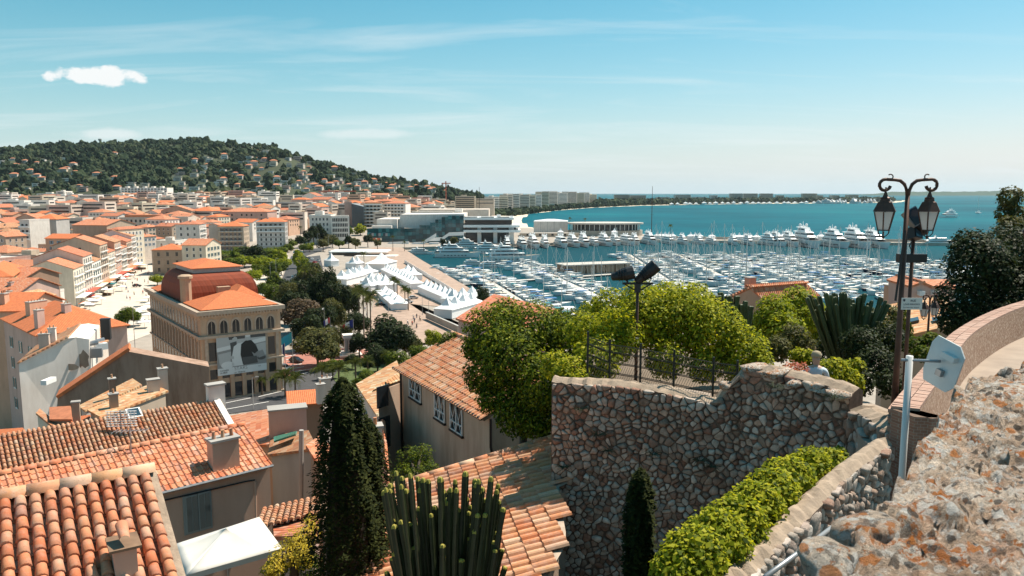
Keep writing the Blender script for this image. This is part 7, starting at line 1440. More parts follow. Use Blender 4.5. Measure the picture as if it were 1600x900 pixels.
uu = -Ec; roof_tiles(T, top+Ec*7.5+Vector((0,0,.03)), uu, -upc, 30, 17, .25, .385, 'flat', 'tile_pale', 13, 300, lambda p: roof_ok(p-Vector((.32, 0, 0)))); ridge_tiles(T, cut[0]-upc*.05+Vector((0,0,.05)), top-upc*dn+Vector((0,0,.05)), .42, 'tile_pale', .10)
# ================================================================ the terrace in front of us
def vnoise(p, seed=0):
    """smooth value noise on an (n, 3) array"""
    p = np.asarray(p, float); i = np.floor(p).astype(np.int64); f = p-i; f = f*f*(3-2*f); out = np.zeros(len(p))
    for dx in (0, 1):
        for dy in (0, 1):
            for dz in (0, 1):
                h = (i[:, 0]+dx)*374761393+(i[:, 1]+dy)*668265263+(i[:, 2]+dz)*2147483647+seed*974634777; h = (h ^ (h >> 13))*1274126177; h = (h ^ (h >> 16)) & 0xffff
                out += (h/65535.0)*np.where(dx, f[:, 0], 1-f[:, 0])*np.where(dy, f[:, 1], 1-f[:, 1])*np.where(dz, f[:, 2], 1-f[:, 2])
    return out
def fbm(p, o=4, seed=0, g=.5):
    p = np.asarray(p, float); s = 0; a = 1; t = 0
    for k in range(o): s = s+a*(vnoise(p*2**k, seed+k)-.5); t += a; a *= g
    return s/t*2
def stonemat(name, cols, lichen=.25, rough=.95):
    m, nt, b = newmat(name); b.inputs['Roughness'].default_value = rough; v = pos(nt)
    c = ramp(nt, rnd(nt), [(i/(len(cols)-1), x) for i, x in enumerate(cols)], 'LINEAR'); n = noise(nt, v, 9, 6, .65); c = mix(nt, 1.0, c, ramp(nt, n, [(.25, (.55, .52, .50)), (.7, (1.2, 1.18, 1.15))]), 'MULTIPLY')
    l = ramp(nt, noise(nt, v, 16, 5, .6), [(.56, (0,0,0)), (.68, (1,1,1))]); c = mix(nt, mth(nt, 'MULTIPLY', l, lichen), c, (.52, .48, .42)); nt.links.new(c, b.inputs['Base Color']); bump(nt, b, noise(nt, v, 28, 6, .65), .7, .03)
stonemat('rubble', [(.22,.12,.085),(.40,.21,.145),(.32,.225,.17),(.66,.56,.47),(.44,.255,.18),(.78,.68,.59),(.27,.18,.13),(.58,.40,.30),(.56,.48,.41),(.37,.31,.27)]); stonemat('rubble_grey', [(.20,.17,.15),(.34,.30,.26),(.28,.19,.14),(.52,.47,.42),(.38,.32,.27),(.30,.18,.13),(.60,.55,.50)])
plain('mortar_dark', (.15, .10, .072), 1.0, var=.35, vscale=7, bmp=.8)
def clip(poly, mx, my, nx, ny):
    out = []; n = len(poly)
    for i in range(n):
        a, c = poly[i], poly[(i+1) % n]; da = (a[0]-mx)*nx+(a[1]-my)*ny; dc = (c[0]-mx)*nx+(c[1]-my)*ny
        if da <= 0: out.append(a)
        if da*dc < 0: t_ = da/(da-dc); out.append((a[0]+(c[0]-a[0])*t_, a[1]+(c[1]-a[1])*t_))
    return out
def rubble_cells(L, z0, ztop, sx, sz, seed):
    rs = random.Random(seed); pts = []; nz = int((max(ztop(i*L/40) for i in range(41))-z0)/sz)+1; grid = {}
    for j in range(nz):
        n = int(L/sx); off = rs.random()
        for i in range(n+1):
            if rs.random() < .27: continue
            s = (i+off+rs.uniform(-.44, .44))*sx; z = z0+(j+.5+rs.uniform(-.42, .42))*sz
            if 0 < s < L and z < ztop(s)-sz*.2: pts.append((s, z)); 
    for k, p in enumerate(pts): grid.setdefault((int(p[0]/sx), int(p[1]/sz)), []).append(k)
    cells = []
    for k, (s, z) in enumerate(pts):
        gi, gj = int(s/sx), int(z/sz); poly = [(s-sx*1.5, z-sz*1.5), (s+sx*1.5, z-sz*1.5), (s+sx*1.5, z+sz*1.5), (s-sx*1.5, z+sz*1.5)]
        for a in range(-2, 3):
            for c in range(-2, 3):
                for q in grid.get((gi+a, gj+c), ()):
                    if q != k: mx, my = (s+pts[q][0])/2, (z+pts[q][1])/2; poly = clip(poly, mx, my, pts[q][0]-s, pts[q][1]-z) or poly
        poly = [(min(max(x, 0.01), L-.01), min(max(y, z0), ztop(min(max(x, 0), L)))) for x, y in poly]
        if len(poly) >= 3: cells.append((s, z, poly))
    return cells
def stone_wall(name, label, path, zb, thick, sx, sz, smat, seed, body='mortar_dark', flip=False, maxobj=300, bulge=.05, cap=None, both=False, zskip=None):
    """a rubble wall along a path of (x, y, top); stones stand proud of the mortar on the side that faces us"""
    P_ = [Vector(p) for p in path]; seg = [((b_-a).xy).length for a, b_ in zip(P_, P_[1:])]; cum = [0]
    for s in seg: cum.append(cum[-1]+s)
    L = cum[-1]; T = thing(name, label, 'wall', (P_[0].x, P_[0].y, zb)); base = Vector(T.location)
    def at(s):
        k = min(max(0, next((i for i in range(len(seg)) if s <= cum[i+1]), len(seg)-1)), len(seg)-1); f_ = (s-cum[k])/seg[k]; p = P_[k]*(1-f_)+P_[k+1]*f_; d = (P_[k+1]-P_[k]); d.z = 0; d.normalize(); n = Vector((d.y, -d.x, 0))*(-1 if flip else 1); return p, n
    zt = lambda s: at(s)[0].z
    b = MB(); M_ = max(30, int(L/.12)); fr = []; rs = np.random.RandomState(seed)
    for i in range(M_+1):
        p, n = at(L*i/M_); jz = .04*(rs.rand()-.5)*2; o = len(b.v); fr.append(o); q_ = p-base; b.v += [(q_.x, q_.y, 0), (q_.x, q_.y, q_.z+jz-.03), (q_.x-n.x*thick*.35, q_.y-n.y*thick*.35, q_.z+jz+.05+.03*rs.rand()), (q_.x-n.x*thick*.7, q_.y-n.y*thick*.7, q_.z+.04+.05*rs.rand()), (q_.x-n.x*thick, q_.y-n.y*thick, q_.z-.02), (q_.x-n.x*thick, q_.y-n.y*thick, 0)]
    for a, c in zip(fr, fr[1:]):
        for k in range(5): b.f.append((a+k, c+k, c+k+1, a+k+1)); b.m.append(1 if 0 < k < 4 else 0)
    b.f += [tuple(fr[0]+k for k in range(6)), tuple(fr[-1]+5-k for k in range(6))]; b.m += [0, 0]; link('wall_core', fix_normals(b.mesh('wall_core', [body, cap or body])), T)
    cells = rubble_cells(L, zb, zt, sx, sz, seed); lst = []; r_ = random.Random(seed)
    for s, z, poly in cells:
        if zskip and zskip(s, z): continue
        q = poly
        for _ in range(1): q = [((a[0]*.80+c[0]*.20+r_.uniform(-.008, .008)), (a[1]*.80+c[1]*.20+r_.uniform(-.008, .008))) if h == 0 else ((a[0]*.2+c[0]*.8), (a[1]*.2+c[1]*.8)) for a, c in zip(q, q[1:]+q[:1]) for h in (0, 1)]
        shr = r_.choice((.98, .94, .9, .82, .70)); cx_, cz_ = sum(x for x, y in q)/len(q), sum(y for x, y in q)/len(q); p0, n0 = at(cx_); hgt = bulge*r_.choice((.25, .6, 1.0, 1.3, 1.9))*r_.uniform(.8, 1.2); tilt = r_.uniform(-.12, .12); k = len(q); mb = MB()
        for sc_, dp in ((shr, -.04), (shr*.92, hgt*.7), (shr*.64, hgt)):
            for x, y in q:
                xx, yy = cx_+(x-cx_)*sc_, cz_+(y-cz_)*sc_; p, n = at(min(max(xx, 0), L)); w_ = Vector((p.x, p.y, yy))+n*(dp+tilt*(xx-cx_)+r_.uniform(-.006, .006)); mb.v.append(tuple(w_-base))
        mb.v.append(tuple(Vector((p0.x, p0.y, cz_))+n0*(hgt*1.05)-base))
        for lv in range(2):
            for i in range(k): mb.f.append((lv*k+i, lv*k+(i+1) % k, (lv+1)*k+(i+1) % k, (lv+1)*k+i)); mb.m.append(0)
        for i in range(k): mb.f.append((2*k+i, 2*k+(i+1) % k, 3*k)); mb.m.append(0)
        w0 = Vector((p0.x, p0.y, cz_)); px = proj(w0); ar = (max(x for x, y in q)-min(x for x, y in q))*(max(y for x, y in q)-min(y for x, y in q))/(w0-cam.location).length**2
        lst.append((not (0 < px[0] < 1600 and 0 < px[1] < 900), -ar, mb))
    lst.sort(key=lambda t: (t[0], t[1])); rest = MB()
    for i, (hid, ar, mb) in enumerate(lst):
        if i < maxobj and not hid: link('stone', fix_normals(mb.mesh('stone', smat, True)), T)
        else: rest._j(mb)
    if rest.v: stuffpart(link('small_stones', fix_normals(rest.mesh('small_stones', smat, True)), T))
    return T, at, L
W1 = [P(862, 597, 18.2), P(905, 600, 18.0), P(960, 602, 17.8), P(1040, 613, 17.4), P(1118, 632, 17.0), P(1135, 610, 16.95), P(1160, 580, 16.8), P(1205, 580, 16.3), P(1250, 592, 15.9), P(1300, 604, 15.4), P(1328, 616, 15.1)]
TW, w_at, w_L = stone_wall('retaining_wall', 'high rubble-stone retaining wall with ragged top above the tiled roof', W1, 37.0, .55, .165, .105, 'rubble', 4, cap='cap_mortar', bulge=.045, zskip=lambda s, z: z < 40.2)
W2 = [P(1328, 640, 15.0), P(1360, 655, 14.2), P(1402, 690, 12.9)]
stone_wall('wall_wing', 'low grey stone wing falling from the high wall towards the lamp post', W2, 42.5, .7, .23, .17, 'rubble_grey', 6, cap='cap_mortar', maxobj=80, bulge=.06)
W3 = [Vector((1.75, 6.75, 45.75)), P(1180, 886, 8.05), P(1260, 812, 9.4), P(1330, 742, 10.9), P(1392, 694, 12.6)]; z3 = 45.8
W3 = [Vector((p.x, p.y, z3)) for p in [Vector((1.9, 6.9, 0)), G(1190, 884, z3), G(1262, 808, z3), G(1335, 738, z3), G(1394, 694, z3)]]
stone_wall('garden_wall', 'low stone wall with flat mortar top beside the leafy hedge', W3, 43.6, .32, .15, .115, 'rubble_grey', 9, cap='cap_mortar', maxobj=220, bulge=.05)
# big loose blocks along the ragged wall top
def boulder(seed, sub=3, rough=.55, fl=.6):
    def make():
        bm = bmesh.new(); bmesh.ops.create_icosphere(bm, subdivisions=sub, radius=1.0); v = np.array([x.co[:] for x in bm.verts]); d = 1+rough*fbm(v*1.3+seed*7.3, 4, seed, .55); d2 = np.round(fbm(v*.9+seed, 2, seed+5)*4)/4*.16
        v = v*(d+d2)[:, None]; rp = np.random.RandomState(seed+90)
        for _ in range(9):
            pn = rp.normal(size=3); pn /= np.linalg.norm(pn); pd_ = rp.uniform(.45, .8); ex_ = np.maximum(0, v@pn-pd_); v = v-ex_[:, None]*pn*.92
        v = v*(1+.05*fbm(v*6+seed, 3, seed+3))[:, None]; v[:, 2] = np.clip(v[:, 2], -.8, .72+.08*fbm(v*3, 3, seed))
        for x, c in zip(bm.verts, v): x.co = c
        me = bpy.data.meshes.new('boulder'); bm.to_mesh(me); bm.free(); me.materials.append(MATS['lichen_rock']); me.polygons.foreach_set('use_smooth', [True]*len(me.polygons)); return me
    return cached(('boulder', seed, sub), make)
m, nt, b = newmat('lichen_rock'); b.inputs['Roughness'].default_value = .95; v = pos(nt)
vo = N(nt, 'TexVoronoi'); vo.inputs['Scale'].default_value = 8.0; nd = N(nt, 'VectorMath', operation='ADD'); nz_ = N(nt, 'TexNoise'); nz_.inputs['Scale'].default_value = 6; nz_.inputs['Detail'].default_value = 5; nt.links.new(v, nz_.inputs['Vector'])
sc_n = N(nt, 'VectorMath', operation='SCALE'); sc_n.inputs['Scale'].default_value = .09; nt.links.new(nz_.outputs[1], sc_n.inputs[0]); nt.links.new(v, nd.inputs[0]); nt.links.new(sc_n.outputs[0], nd.inputs[1]); nt.links.new(nd.outputs[0], vo.inputs['Vector'])
sv = N(nt, 'SeparateColor'); nt.links.new(vo.outputs['Color'], sv.inputs[0])
c = ramp(nt, sv.outputs[0], [(0, (.40,.29,.21)), (.25, (.56,.43,.33)), (.5, (.62,.52,.42)), (.7, (.50,.31,.21)), (.85, (.72,.64,.55)), (1, (.46,.40,.34))])
n1 = noise(nt, v, 17, 9, .74); c = mix(nt, 1.0, c, ramp(nt, n1, [(.30, (.48,.45,.42)), (.46, (1.05,1.0,.95)), (.70, (1.6,1.55,1.48))]), 'MULTIPLY')
wl = ramp(nt, noise(nt, nd.outputs[0], 22, 7, .66), [(.52, (0,0,0)), (.60, (1,1,1))]); c = mix(nt, mth(nt, 'MULTIPLY', wl, .8), c, (.78,.75,.70))
dk = ramp(nt, noise(nt, nd.outputs[0], 15, 8, .75), [(.53, (0,0,0)), (.585, (1,1,1))]); c = mix(nt, mth(nt, 'MULTIPLY', dk, .62), c, (.06,.05,.04))
og = ramp(nt, mth(nt, 'MULTIPLY', ramp(nt, noise(nt, v, 5.0, 3, .5), [(.44, (0,0,0)), (.58, (1,1,1))]), noise(nt, nd.outputs[0], 34, 6, .65)), [(.49, (0,0,0)), (.56, (1,1,1))]); c = mix(nt, mth(nt, 'MULTIPLY', og, .9), c, (.50,.155,.022))
for sc2, thr, col_, am in ((13., .26, (.80, .78, .73), .85), (21., .24, (.74, .70, .64), .7), (17., .22, (.045, .04, .034), .8), (10., .20, (.56, .19, .03), .85)):      # round crusts of lichen
    v2 = N(nt, 'TexVoronoi'); v2.inputs['Scale'].default_value = sc2; nt.links.new(nd.outputs[0], v2.inputs['Vector']); sv2 = N(nt, 'SeparateColor'); nt.links.new(v2.outputs['Color'], sv2.inputs[0])
    m2 = ramp(nt, mth(nt, 'SUBTRACT', mth(nt, 'ADD', mth(nt, 'MULTIPLY', sv2.outputs[1], .42), mth(nt, 'MULTIPLY', mth(nt, 'SUBTRACT', noise(nt, v, sc2*4, 4, .7), .5), .25)), v2.outputs['Distance']), [(.02, (0,0,0)), (.07, (1,1,1))]); c = mix(nt, mth(nt, 'MULTIPLY', m2, am), c, col_)
nt.links.new(c, b.inputs['Base Color']); bump(nt, b, mth(nt, 'ADD', noise(nt, v, 55, 9, .75), mth(nt, 'MULTIPLY', n1, 1.2)), 1.0, .05)
for i, (px, py, Y, sx, sy, sz_) in enumerate([(1185, 578, 16.5, .42, .35, .17), (1225, 583, 16.1, .38, .3, .15), (1248, 600, 15.7, .26, .26, .12), (1300, 612, 15.3, .36, .3, .10), (1318, 618, 15.0, .30, .3, .14), (1212, 588, 16.1, .3, .25, .14), (1285, 606, 15.4, .2, .2, .12), (1170, 592, 16.6, .25, .25, .18), (1143, 604, 16.8, .2, .2, .14)]):
    o = link('coping_stone', boulder(20+i % 4, 2), TW, P(px, py, Y)-Vector(TW.location)+Vector((-.0, .3, -.05)), i*1.1, (sx, sy, sz_))
# terrace floors
plain('terrace_floor', (.33, .265, .21), .95, var=.12, vscale=2, bmp=.2)
poly_struct('terrace_floor', ccw([(p.x+(.3 if k == 0 else 0), p.y+.45) for k, p in enumerate((W1[0], W1[2], W1[4]))]+[(5.0, 18.6), (3.6, 19.6), (1.6, 20.0)]), 44.3, 45.05, 'mortar', 'terrace_floor')
poly_struct('garden_floor', ccw([(5.2, 17.2), (6.9, 15.4), (7.6, 16), (8.6, 22), (8.8, 30), (3, 30), (1.2, 22), (3.6, 19.8)]), 43.3, 44.1, 'earth', 'earth')
b = MB(); ln = [(6.4, 13.0, 9.6, 12.9, 45.5), (6.9, 15.2, 9.8, 14.6, 45.2), (7.9, 18, 10.6, 17.4, 44.5), (9.0, 23, 11.6, 22.6, 43.4), (10.2, 30, 13.4, 30, 42.0)]
for x0, y0, x1, y1, z in ln: b.v += [(x0, y0, z), (x1, y1, z)]
for k in range(len(ln)-1): b.f.append((2*k, 2*k+1, 2*k+3, 2*k+2)); b.m.append(0)
o = struct('lane', b.mesh('lane', 'terrace_floor')); o.modifiers.new('thick', 'SOLIDIFY').thickness = .6
for k in range(5): f_ = k/5; x0, y0 = 7.0+f_*1.2, 15.5+f_*4; drape('lane_step', [(x0, y0), (x0+2.6, y0-.5), (x0+2.6, y0-.35), (x0, y0+.15)], 'kerb', .02, z=45.18-f_*1.02, cuts=1)
# ---- rock parapet at our elbow
EDGE = np.array([(.30, 1.2), (.62, 1.95), (1.05, 2.35), (1.46, 2.78), (1.74, 3.22), (2.15, 3.75), (2.80, 4.55), (4.2, 5.5), (7.5, 6.6)])
ni, nj = 420, 300; ti = np.linspace(0, 1, ni); cum = np.concatenate([[0], np.cumsum(np.hypot(*np.diff(EDGE, axis=0).T))]); sI = ti*cum[-1]; ex, ey = np.interp(sI, cum, EDGE[:, 0]), np.interp(sI, cum, EDGE[:, 1]); wd = np.linspace(-.22, 3.4, nj)
nxr, nyr = .80, -.60
gx = ex[:, None]+wd[None]*nxr; gy = ey[:, None]+wd[None]*nyr; q3 = np.stack([gx.ravel(), gy.ravel(), np.zeros(gx.size)], -1)
def plates(q, sp, seed):
    rs_ = np.random.RandomState(seed); g = np.floor(q[:, :2]/sp).astype(int); d1_ = np.full(len(q), 9e9); d2_ = d1_.copy(); hh = np.zeros(len(q)); tab = rs_.rand(64, 64, 5)
    for a in (-1, 0, 1):
        for c in (-1, 0, 1):
            ga, gc = g[:, 0]+a, g[:, 1]+c; r = tab[ga % 64, gc % 64]; dx, dy = q[:, 0]-(ga+r[:, 0])*sp, q[:, 1]-(gc+r[:, 1])*sp; d = np.hypot(dx, dy*1.25); h = (r[:, 2]-.5)+dx/sp*(r[:, 3]-.5)*.9+dy/sp*(r[:, 4]-.5)*.9
            n1 = d < d1_; d2_ = np.where(n1, d1_, np.minimum(d2_, d)); hh = np.where(n1, h, hh); d1_ = np.where(n1, d, d1_)
    return hh, np.clip((d2_-d1_)/sp/.22, 0, 1)
qw_ = q3+.05*np.stack([fbm(q3*7, 3, 71), fbm(q3*7+9, 3, 72), 0*q3[:, 0]], -1); ha, ca_ = plates(qw_, .30, 1); hb, cb_ = plates(qw_+5, .11, 2)
cell = fbm(q3*2.3+3.1, 3, 3); gz_ = 48.88+.035*cell+.050*ha-.030*(1-ca_)**3+.036*hb-.016*(1-cb_)**2+.022*fbm(q3*9, 4, 9, .65)+.034*fbm(q3*30, 3, 12, .8)
wcol = np.tile(wd, ni); gz_ = np.where(wcol < .0, gz_-np.clip(-wcol/.2, 0, 1)**.7*1.7, gz_); jx = .05*fbm(q3*6+50, 3, 40); jy = .05*fbm(q3*6+80, 3, 44)
V = np.stack([gx.ravel()+jx, gy.ravel()+jy, gz_], -1); ii = np.arange(ni*nj).reshape(ni, nj); F_ = np.stack([ii[:-1, :-1], ii[1:, :-1], ii[1:, 1:], ii[:-1, 1:]], -1).reshape(-1, 4)
me = bpy.data.meshes.new('rubble_top'); me.from_pydata(V.tolist(), [], F_.tolist()); me.materials.append(MATS['lichen_rock']); me.polygons.foreach_set('use_smooth', [True]*len(me.polygons))
TR = thing('rock_parapet', 'wide lichen-spotted rough stone parapet top right beside the viewer', 'wall', (0, 0, 0)); link('rubble_top', fix_normals(me), TR)
rs = random.Random(12); kk = 0
for i in range(10):
    s = rs.uniform(0, cum[-1]*.86); x0, y0 = np.interp(s, cum, EDGE[:, 0]), np.interp(s, cum, EDGE[:, 1]); w_ = abs(rs.gauss(0, .55)) if i < 26 else rs.uniform(0, 2.2); sz_ = rs.uniform(.04, .12); x, y = x0+w_*nxr, y0+w_*nyr
    if math.hypot(x, y) < 1.9: continue
    link('boulder', boulder(i % 9), TR, (x, y, 48.82+rs.uniform(-.05, .02)), rs.uniform(0, 6), (sz_*rs.uniform(1, 1.9), sz_*rs.uniform(.8, 1.2), sz_*rs.uniform(.3, .6)))
for i, (px, py, Y, a, c, h_) in enumerate([(1592, 604, 4.4, .30, .26, .12), (1350, 822, 2.45, .15, .11, .09), (1300, 870, 2.2, .13, .10, .08)]):
    link('boulder', boulder(30+i % 5), TR, P(px, py, Y)+Vector((0, 0, -h_*.4)), i*.8, (a, c, h_))
link('rail', MB().tube([P(1195, 902, 6.0), P(1250, 862, 6.6), P(1312, 815, 7.4)], .022, 8).mesh('rail', 'grey_metal', True), None); o = bpy.data.objects['rail']; tag(o, 'thin grey metal rail running along the foot of the garden wall', 'rail')
# ---- curved brick parapet and walkway
m, nt, b = newmat('brick'); b.inputs['Roughness'].default_value = .9; c = ramp(nt, rnd(nt), [(0, (.36,.20,.145)), (.3, (.46,.29,.22)), (.6, (.40,.23,.165)), (.8, (.52,.36,.285)), (1, (.29,.15,.105))]); c = mix(nt, .35, c, ramp(nt, noise(nt, pos(nt), 26, 5, .6), [(.3, (.32,.19,.14)), (.75, (.54,.39,.31))])); nt.links.new(c, b.inputs['Base Color']); bump(nt, b, noise(nt, pos(nt), 60, 5), .5, .01)
m, nt, b = newmat('rough_render'); b.inputs['Roughness'].default_value = .95; c = ramp(nt, noise(nt, pos(nt), 14, 6, .7), [(.35, (.30,.165,.11)), (.52, (.46,.29,.20)), (.66, (.72,.58,.46))]); nt.links.new(c, b.inputs['Base Color']); bump(nt, b, noise(nt, pos(nt), 22, 6, .7), 1.0, .04)
m, nt, b = newmat('brick_dark'); b.inputs['Roughness'].default_value = .95; bt = N(nt, 'TexBrick'); bt.inputs['Scale'].default_value = 5.0; bt.inputs['Color1'].default_value = (.22,.11,.075,1); bt.inputs['Color2'].default_value = (.30,.16,.11,1); bt.inputs['Mortar'].default_value = (.30,.25,.2,1); mpn = N(nt, 'Mapping'); mpn.inputs['Rotation'].default_value = (R(90), 0, 0); nt.links.new(pos(nt), mpn.inputs[0]); nt.links.new(mpn.outputs[0], bt.inputs['Vector']); nt.links.new(bt.outputs[0], b.inputs['Base Color'])
SCP = 2.03; inner = [(x*SCP, y*SCP) for x, y in [(3.42, 6.24), (3.52, 6.40), (4.42, 7.64), (6.0, 9.8), (8.08, 12.0), (10.2, 13.6), (13, 14.8), (17, 15.6)]]
def smooth_path(pts, n):
    pts = [Vector((p[0], p[1], 0)) for p in pts]; out = []
    for i in range(len(pts)-1):
        p0, p1, p2, p3 = pts[max(i-1, 0)], pts[i], pts[i+1], pts[min(i+2, len(pts)-1)]
        for k in range(n): t_ = k/n; out.append(.5*((2*p1)+(p2-p0)*t_+(2*p0-5*p1+4*p2-p3)*t_*t_+(3*p1-p0-3*p2+p3)*t_**3))
    return out+[pts[-1]]
ip = smooth_path(inner, 14); TB = thing('brick_parapet', 'curving parapet wall with brick coping beside the walkway', 'wall', (7.0, 12.7, 44)); base = Vector(TB.location); ztp = 46.35; wd_ = .45; b = MB(); prev = None
for i, p in enumerate(ip):
    d = (ip[min(i+1, len(ip)-1)]-ip[max(i-1, 0)]).normalized(); n = Vector((-d.y, d.x, 0)); o = len(b.v); q = p-base; b.v += [(q.x, q.y, 0), (q.x, q.y, ztp-base.z-.03), (q.x+n.x*wd_, q.y+n.y*wd_, ztp-base.z-.03), (q.x+n.x*wd_, q.y+n.y*wd_, 0)]
    if prev is not None:
        for k, mi_ in ((0, 0), (1, 1), (2, 2)): b.f.append((prev+k, o+k, o+k+1, prev+k+1)); b.m.append(mi_)
    prev = o
b.f.append((0, 1, 2, 3)); b.m.append(2); link('wall_core', fix_normals(b.mesh('wall_core', ['rough_render', 'mortar_dark', 'brick_dark'])), TB)
bk = MB().box(-.047, .047, -.105, .105, -.06, .014); bkm = bk.mesh('brick', 'brick'); cumb = [0]
for a, c_ in zip(ip, ip[1:]): cumb.append(cumb[-1]+(c_-a).length)
rs = random.Random(5); s = .04; nb = 0; rest = MB()
def at_ip(s):
    k = max(0, next((i for i in range(len(cumb)-1) if s <= cumb[i+1]), len(cumb)-2)); f_ = (s-cumb[k])/(cumb[k+1]-cumb[k]); p = ip[k]*(1-f_)+ip[k+1]*f_; d = (ip[k+1]-ip[k]).normalized(); return p, d
while s < cumb[-1]-.1:
    p, d = at_ip(s); n = Vector((-d.y, d.x, 0)); rz_ = math.atan2(d.y, d.x)
    for k in range(2):
        q = p+n*(.115+k*.222)-base+Vector((0, 0, ztp+rs.uniform(-.004, .006))); vis = nb < 300
        if vis: link('brick', bkm, TB, q, rz_+rs.uniform(-.03, .03)); nb += 1
        else:
            cz, sz2 = math.cos(rz_), math.sin(rz_); o_ = len(rest.v); rest.v += [(q.x+x*cz-y*sz2, q.y+x*sz2+y*cz, q.z+z) for x, y, z in bk.v]; rest.f += [tuple(o_+i for i in f) for f in bk.f]; rest.m += [0]*6
    s += .108
stuffpart(link('brick_course', rest.mesh('brick_course', 'brick'), TB))
p, d = at_ip(0.0); n = Vector((-d.y, d.x, 0)); rz_ = math.atan2(n.y, n.x)
bk2 = MB().box(-.10, .10, -.03, .02, -.032, .032).mesh('brick', 'brick')
for j in range(14):
    for k in range(2):
        q = p-d*.012+n*(.115+k*.222)-base+Vector((0, 0, ztp-.075-j*.075)); link('brick', bk2, TB, q, rz_)
for j in range(14):
    for k in range(12):
        pp, dd_ = at_ip(.12+k*.222+(.11 if j % 2 else 0)); nn = Vector((-dd_.y, dd_.x, 0)); q = pp+nn*(wd_+.012)-base+Vector((0, 0, ztp-.10-j*.075)); link('brick', bk2, TB, q, math.atan2(-dd_.y, -dd_.x))
wk = [(p.x, p.y) for p in ip]; far = [(p.x+5.2, p.y-3.8) for p in ip[::-1]]
poly_struct('walkway', ccw(wk+far), 44.3, 45.33, 'mortar', 'terrace_floor')
# ---- wire fence on the wall top
plain('fence_wire', (.16, .17, .15), .5, .3)
fp = [P(918, 585, 18.9), P(952, 598, 18.7), P(1000, 606, 18.3), P(1052, 617, 17.9), P(1113, 630, 17.5), P(1150, 636, 17.2)]; fh = .98; TF = thing('wire_fence', 'dark green wire fence with slanting mesh along the top of the stone wall', 'fence', (fp[0].x, fp[0].y, 44)); base = Vector(TF.location); plain('fence_metal', (.018, .022, .018), .5, .3)
for p in fp: link('post', MB().tube([p-base-Vector((0,0,.3)), p-base+Vector((0,0,fh+.12))], .028, 6).mesh('post', 'fence_metal'), TF)
for a, c_ in zip(fp, fp[1:]):
    for z in (.02, .24, .27, .50, .53, .76, .79, .97): link('wire', MB().tube([a-base+Vector((0,0,z)), c_-base+Vector((0,0,z))], .011, 4, cap=False).mesh('wire', 'fence_metal'), TF)
    n = int((c_-a).length/.055)
    for band in range(4):
        b = MB()
        for i in range(n):
            p = a+(c_-a)*(i/n)-base; q = a+(c_-a)*((i+1.3)/n)-base; b.tube([p+Vector((0,0,.03+band*.245)), q+Vector((0,-.03,.23+band*.245))], .006, 3, cap=False)
        stuffpart(link('mesh_panel', b.mesh('mesh_panel', 'fence_wire'), TF))
# ---- flood-light pole
p = P(993, 612, 21.0); TL = thing('floodlight_pole', 'dark pole carrying two black floodlights above the vines', 'floodlight', p); H = P(993, 440, 21.0).z-p.z; link('pole', MB().tube([(0,0,-.5), (0,0,H)], [.05, .04], 8).mesh('pole', 'rust_metal', True), TL); link('bracket', MB().box(-.42, .42, -.03, .03, H-.08, H-.02).tube([(-.40,0,H-.05),(0,0,H-.28)], .02, 5).tube([(.40,0,H-.05),(0,0,H-.28)], .02, 5).lathe([(.09,H-.30),(.09,H-.05)], 8).mesh('bracket', 'black'), TL)
for i, (x, z, rx, ry, l, rd) in enumerate([(-.30, .22, 62, 0, .50, .19), (.34, .32, 62, 0, .58, .19)]):
    o = link('floodlight', None, TL, (x, 0, H+z), 0, None, (R(8), R(ry), R(0))); 
    lt = MB(); prof = [(.05, -l*.9), (.10, -l*.85), (rd*.85, -l*.3), (rd, 0), (rd, l*.35), (rd*.93, l*.38)]; lt.lathe(prof, 12); Mx = Matrix.Rotation(R(90), 4, 'Y') if i == 0 else Matrix.Rotation(R(60), 4, 'Y'); lt.xf(Matrix.Rotation(R([76, 48][i]), 4, 'Y')); link('housing', lt.mesh('housing', 'black', False), o)
    fins = MB(); 
    for k in range(4): fins.lathe([(rd*.8, -l*.5+k*.07), (rd*1.02, -l*.5+k*.07+.01), (rd*.8, -l*.5+k*.07+.02)], 12)
    fins.xf(Matrix.Rotation(R([76, 48][i]), 4, 'Y')); link('cooling_fin', fins.mesh('cooling_fin', 'black'), o); bx('yoke', o, -.02, .02, -.17, .17, -.22, -.18, 'black')
bx('junction_box', TL, -.05, .05, -.09, -.03, H*.45, H*.5, 'white_paint')
# ---- double lantern lamp post
def lantern(root, at_, s=1.0):
    o = link('lantern', None, root, at_, 0, (s, s, s)); f = MB(); n = 6
    cap = MB().lathe([(.215, .0), (.20, .03), (.13, .17), (.10, .18), (.085, .235), (.10, .245), (.05, .27), (.03, .33), (.015, .36)], 6); link('lantern_roof', cap.mesh('lantern_roof', 'rust_metal'), o)
    for k in range(6):
        a0, a1 = 2*math.pi*k/6, 2*math.pi*(k+1)/6; t0, t1, b0, b1 = [(r*math.cos(a), r*math.sin(a), z) for r, a, z in ((.185, a0, -.005), (.185, a1, -.005), (.105, a0, -.33), (.105, a1, -.33))]
        link('pane', MB().add([t0, t1, b1, b0], [(0, 1, 2, 3)]).mesh('pane', 'frosted'), o); link('glazing_bar', MB().tube([t0, b0], .013, 4).mesh('glazing_bar', 'rust_metal'), o)
        link('scroll', MB().tube([b0, (b0[0]*.95, b0[1]*.95, -.39), (b0[0]*.5, b0[1]*.5, -.44), (0, 0, -.46)], .009, 4).mesh('scroll', 'rust_metal'), o)
    link('base_ring', MB().lathe([(.12, -.345), (.12, -.325)], 6).mesh('base_ring', 'rust_metal'), o); link('drop_finial', MB().lathe([(.012, -.44), (.03, -.47), (.012, -.50)], 6).mesh('drop_finial', 'rust_metal'), o); return o
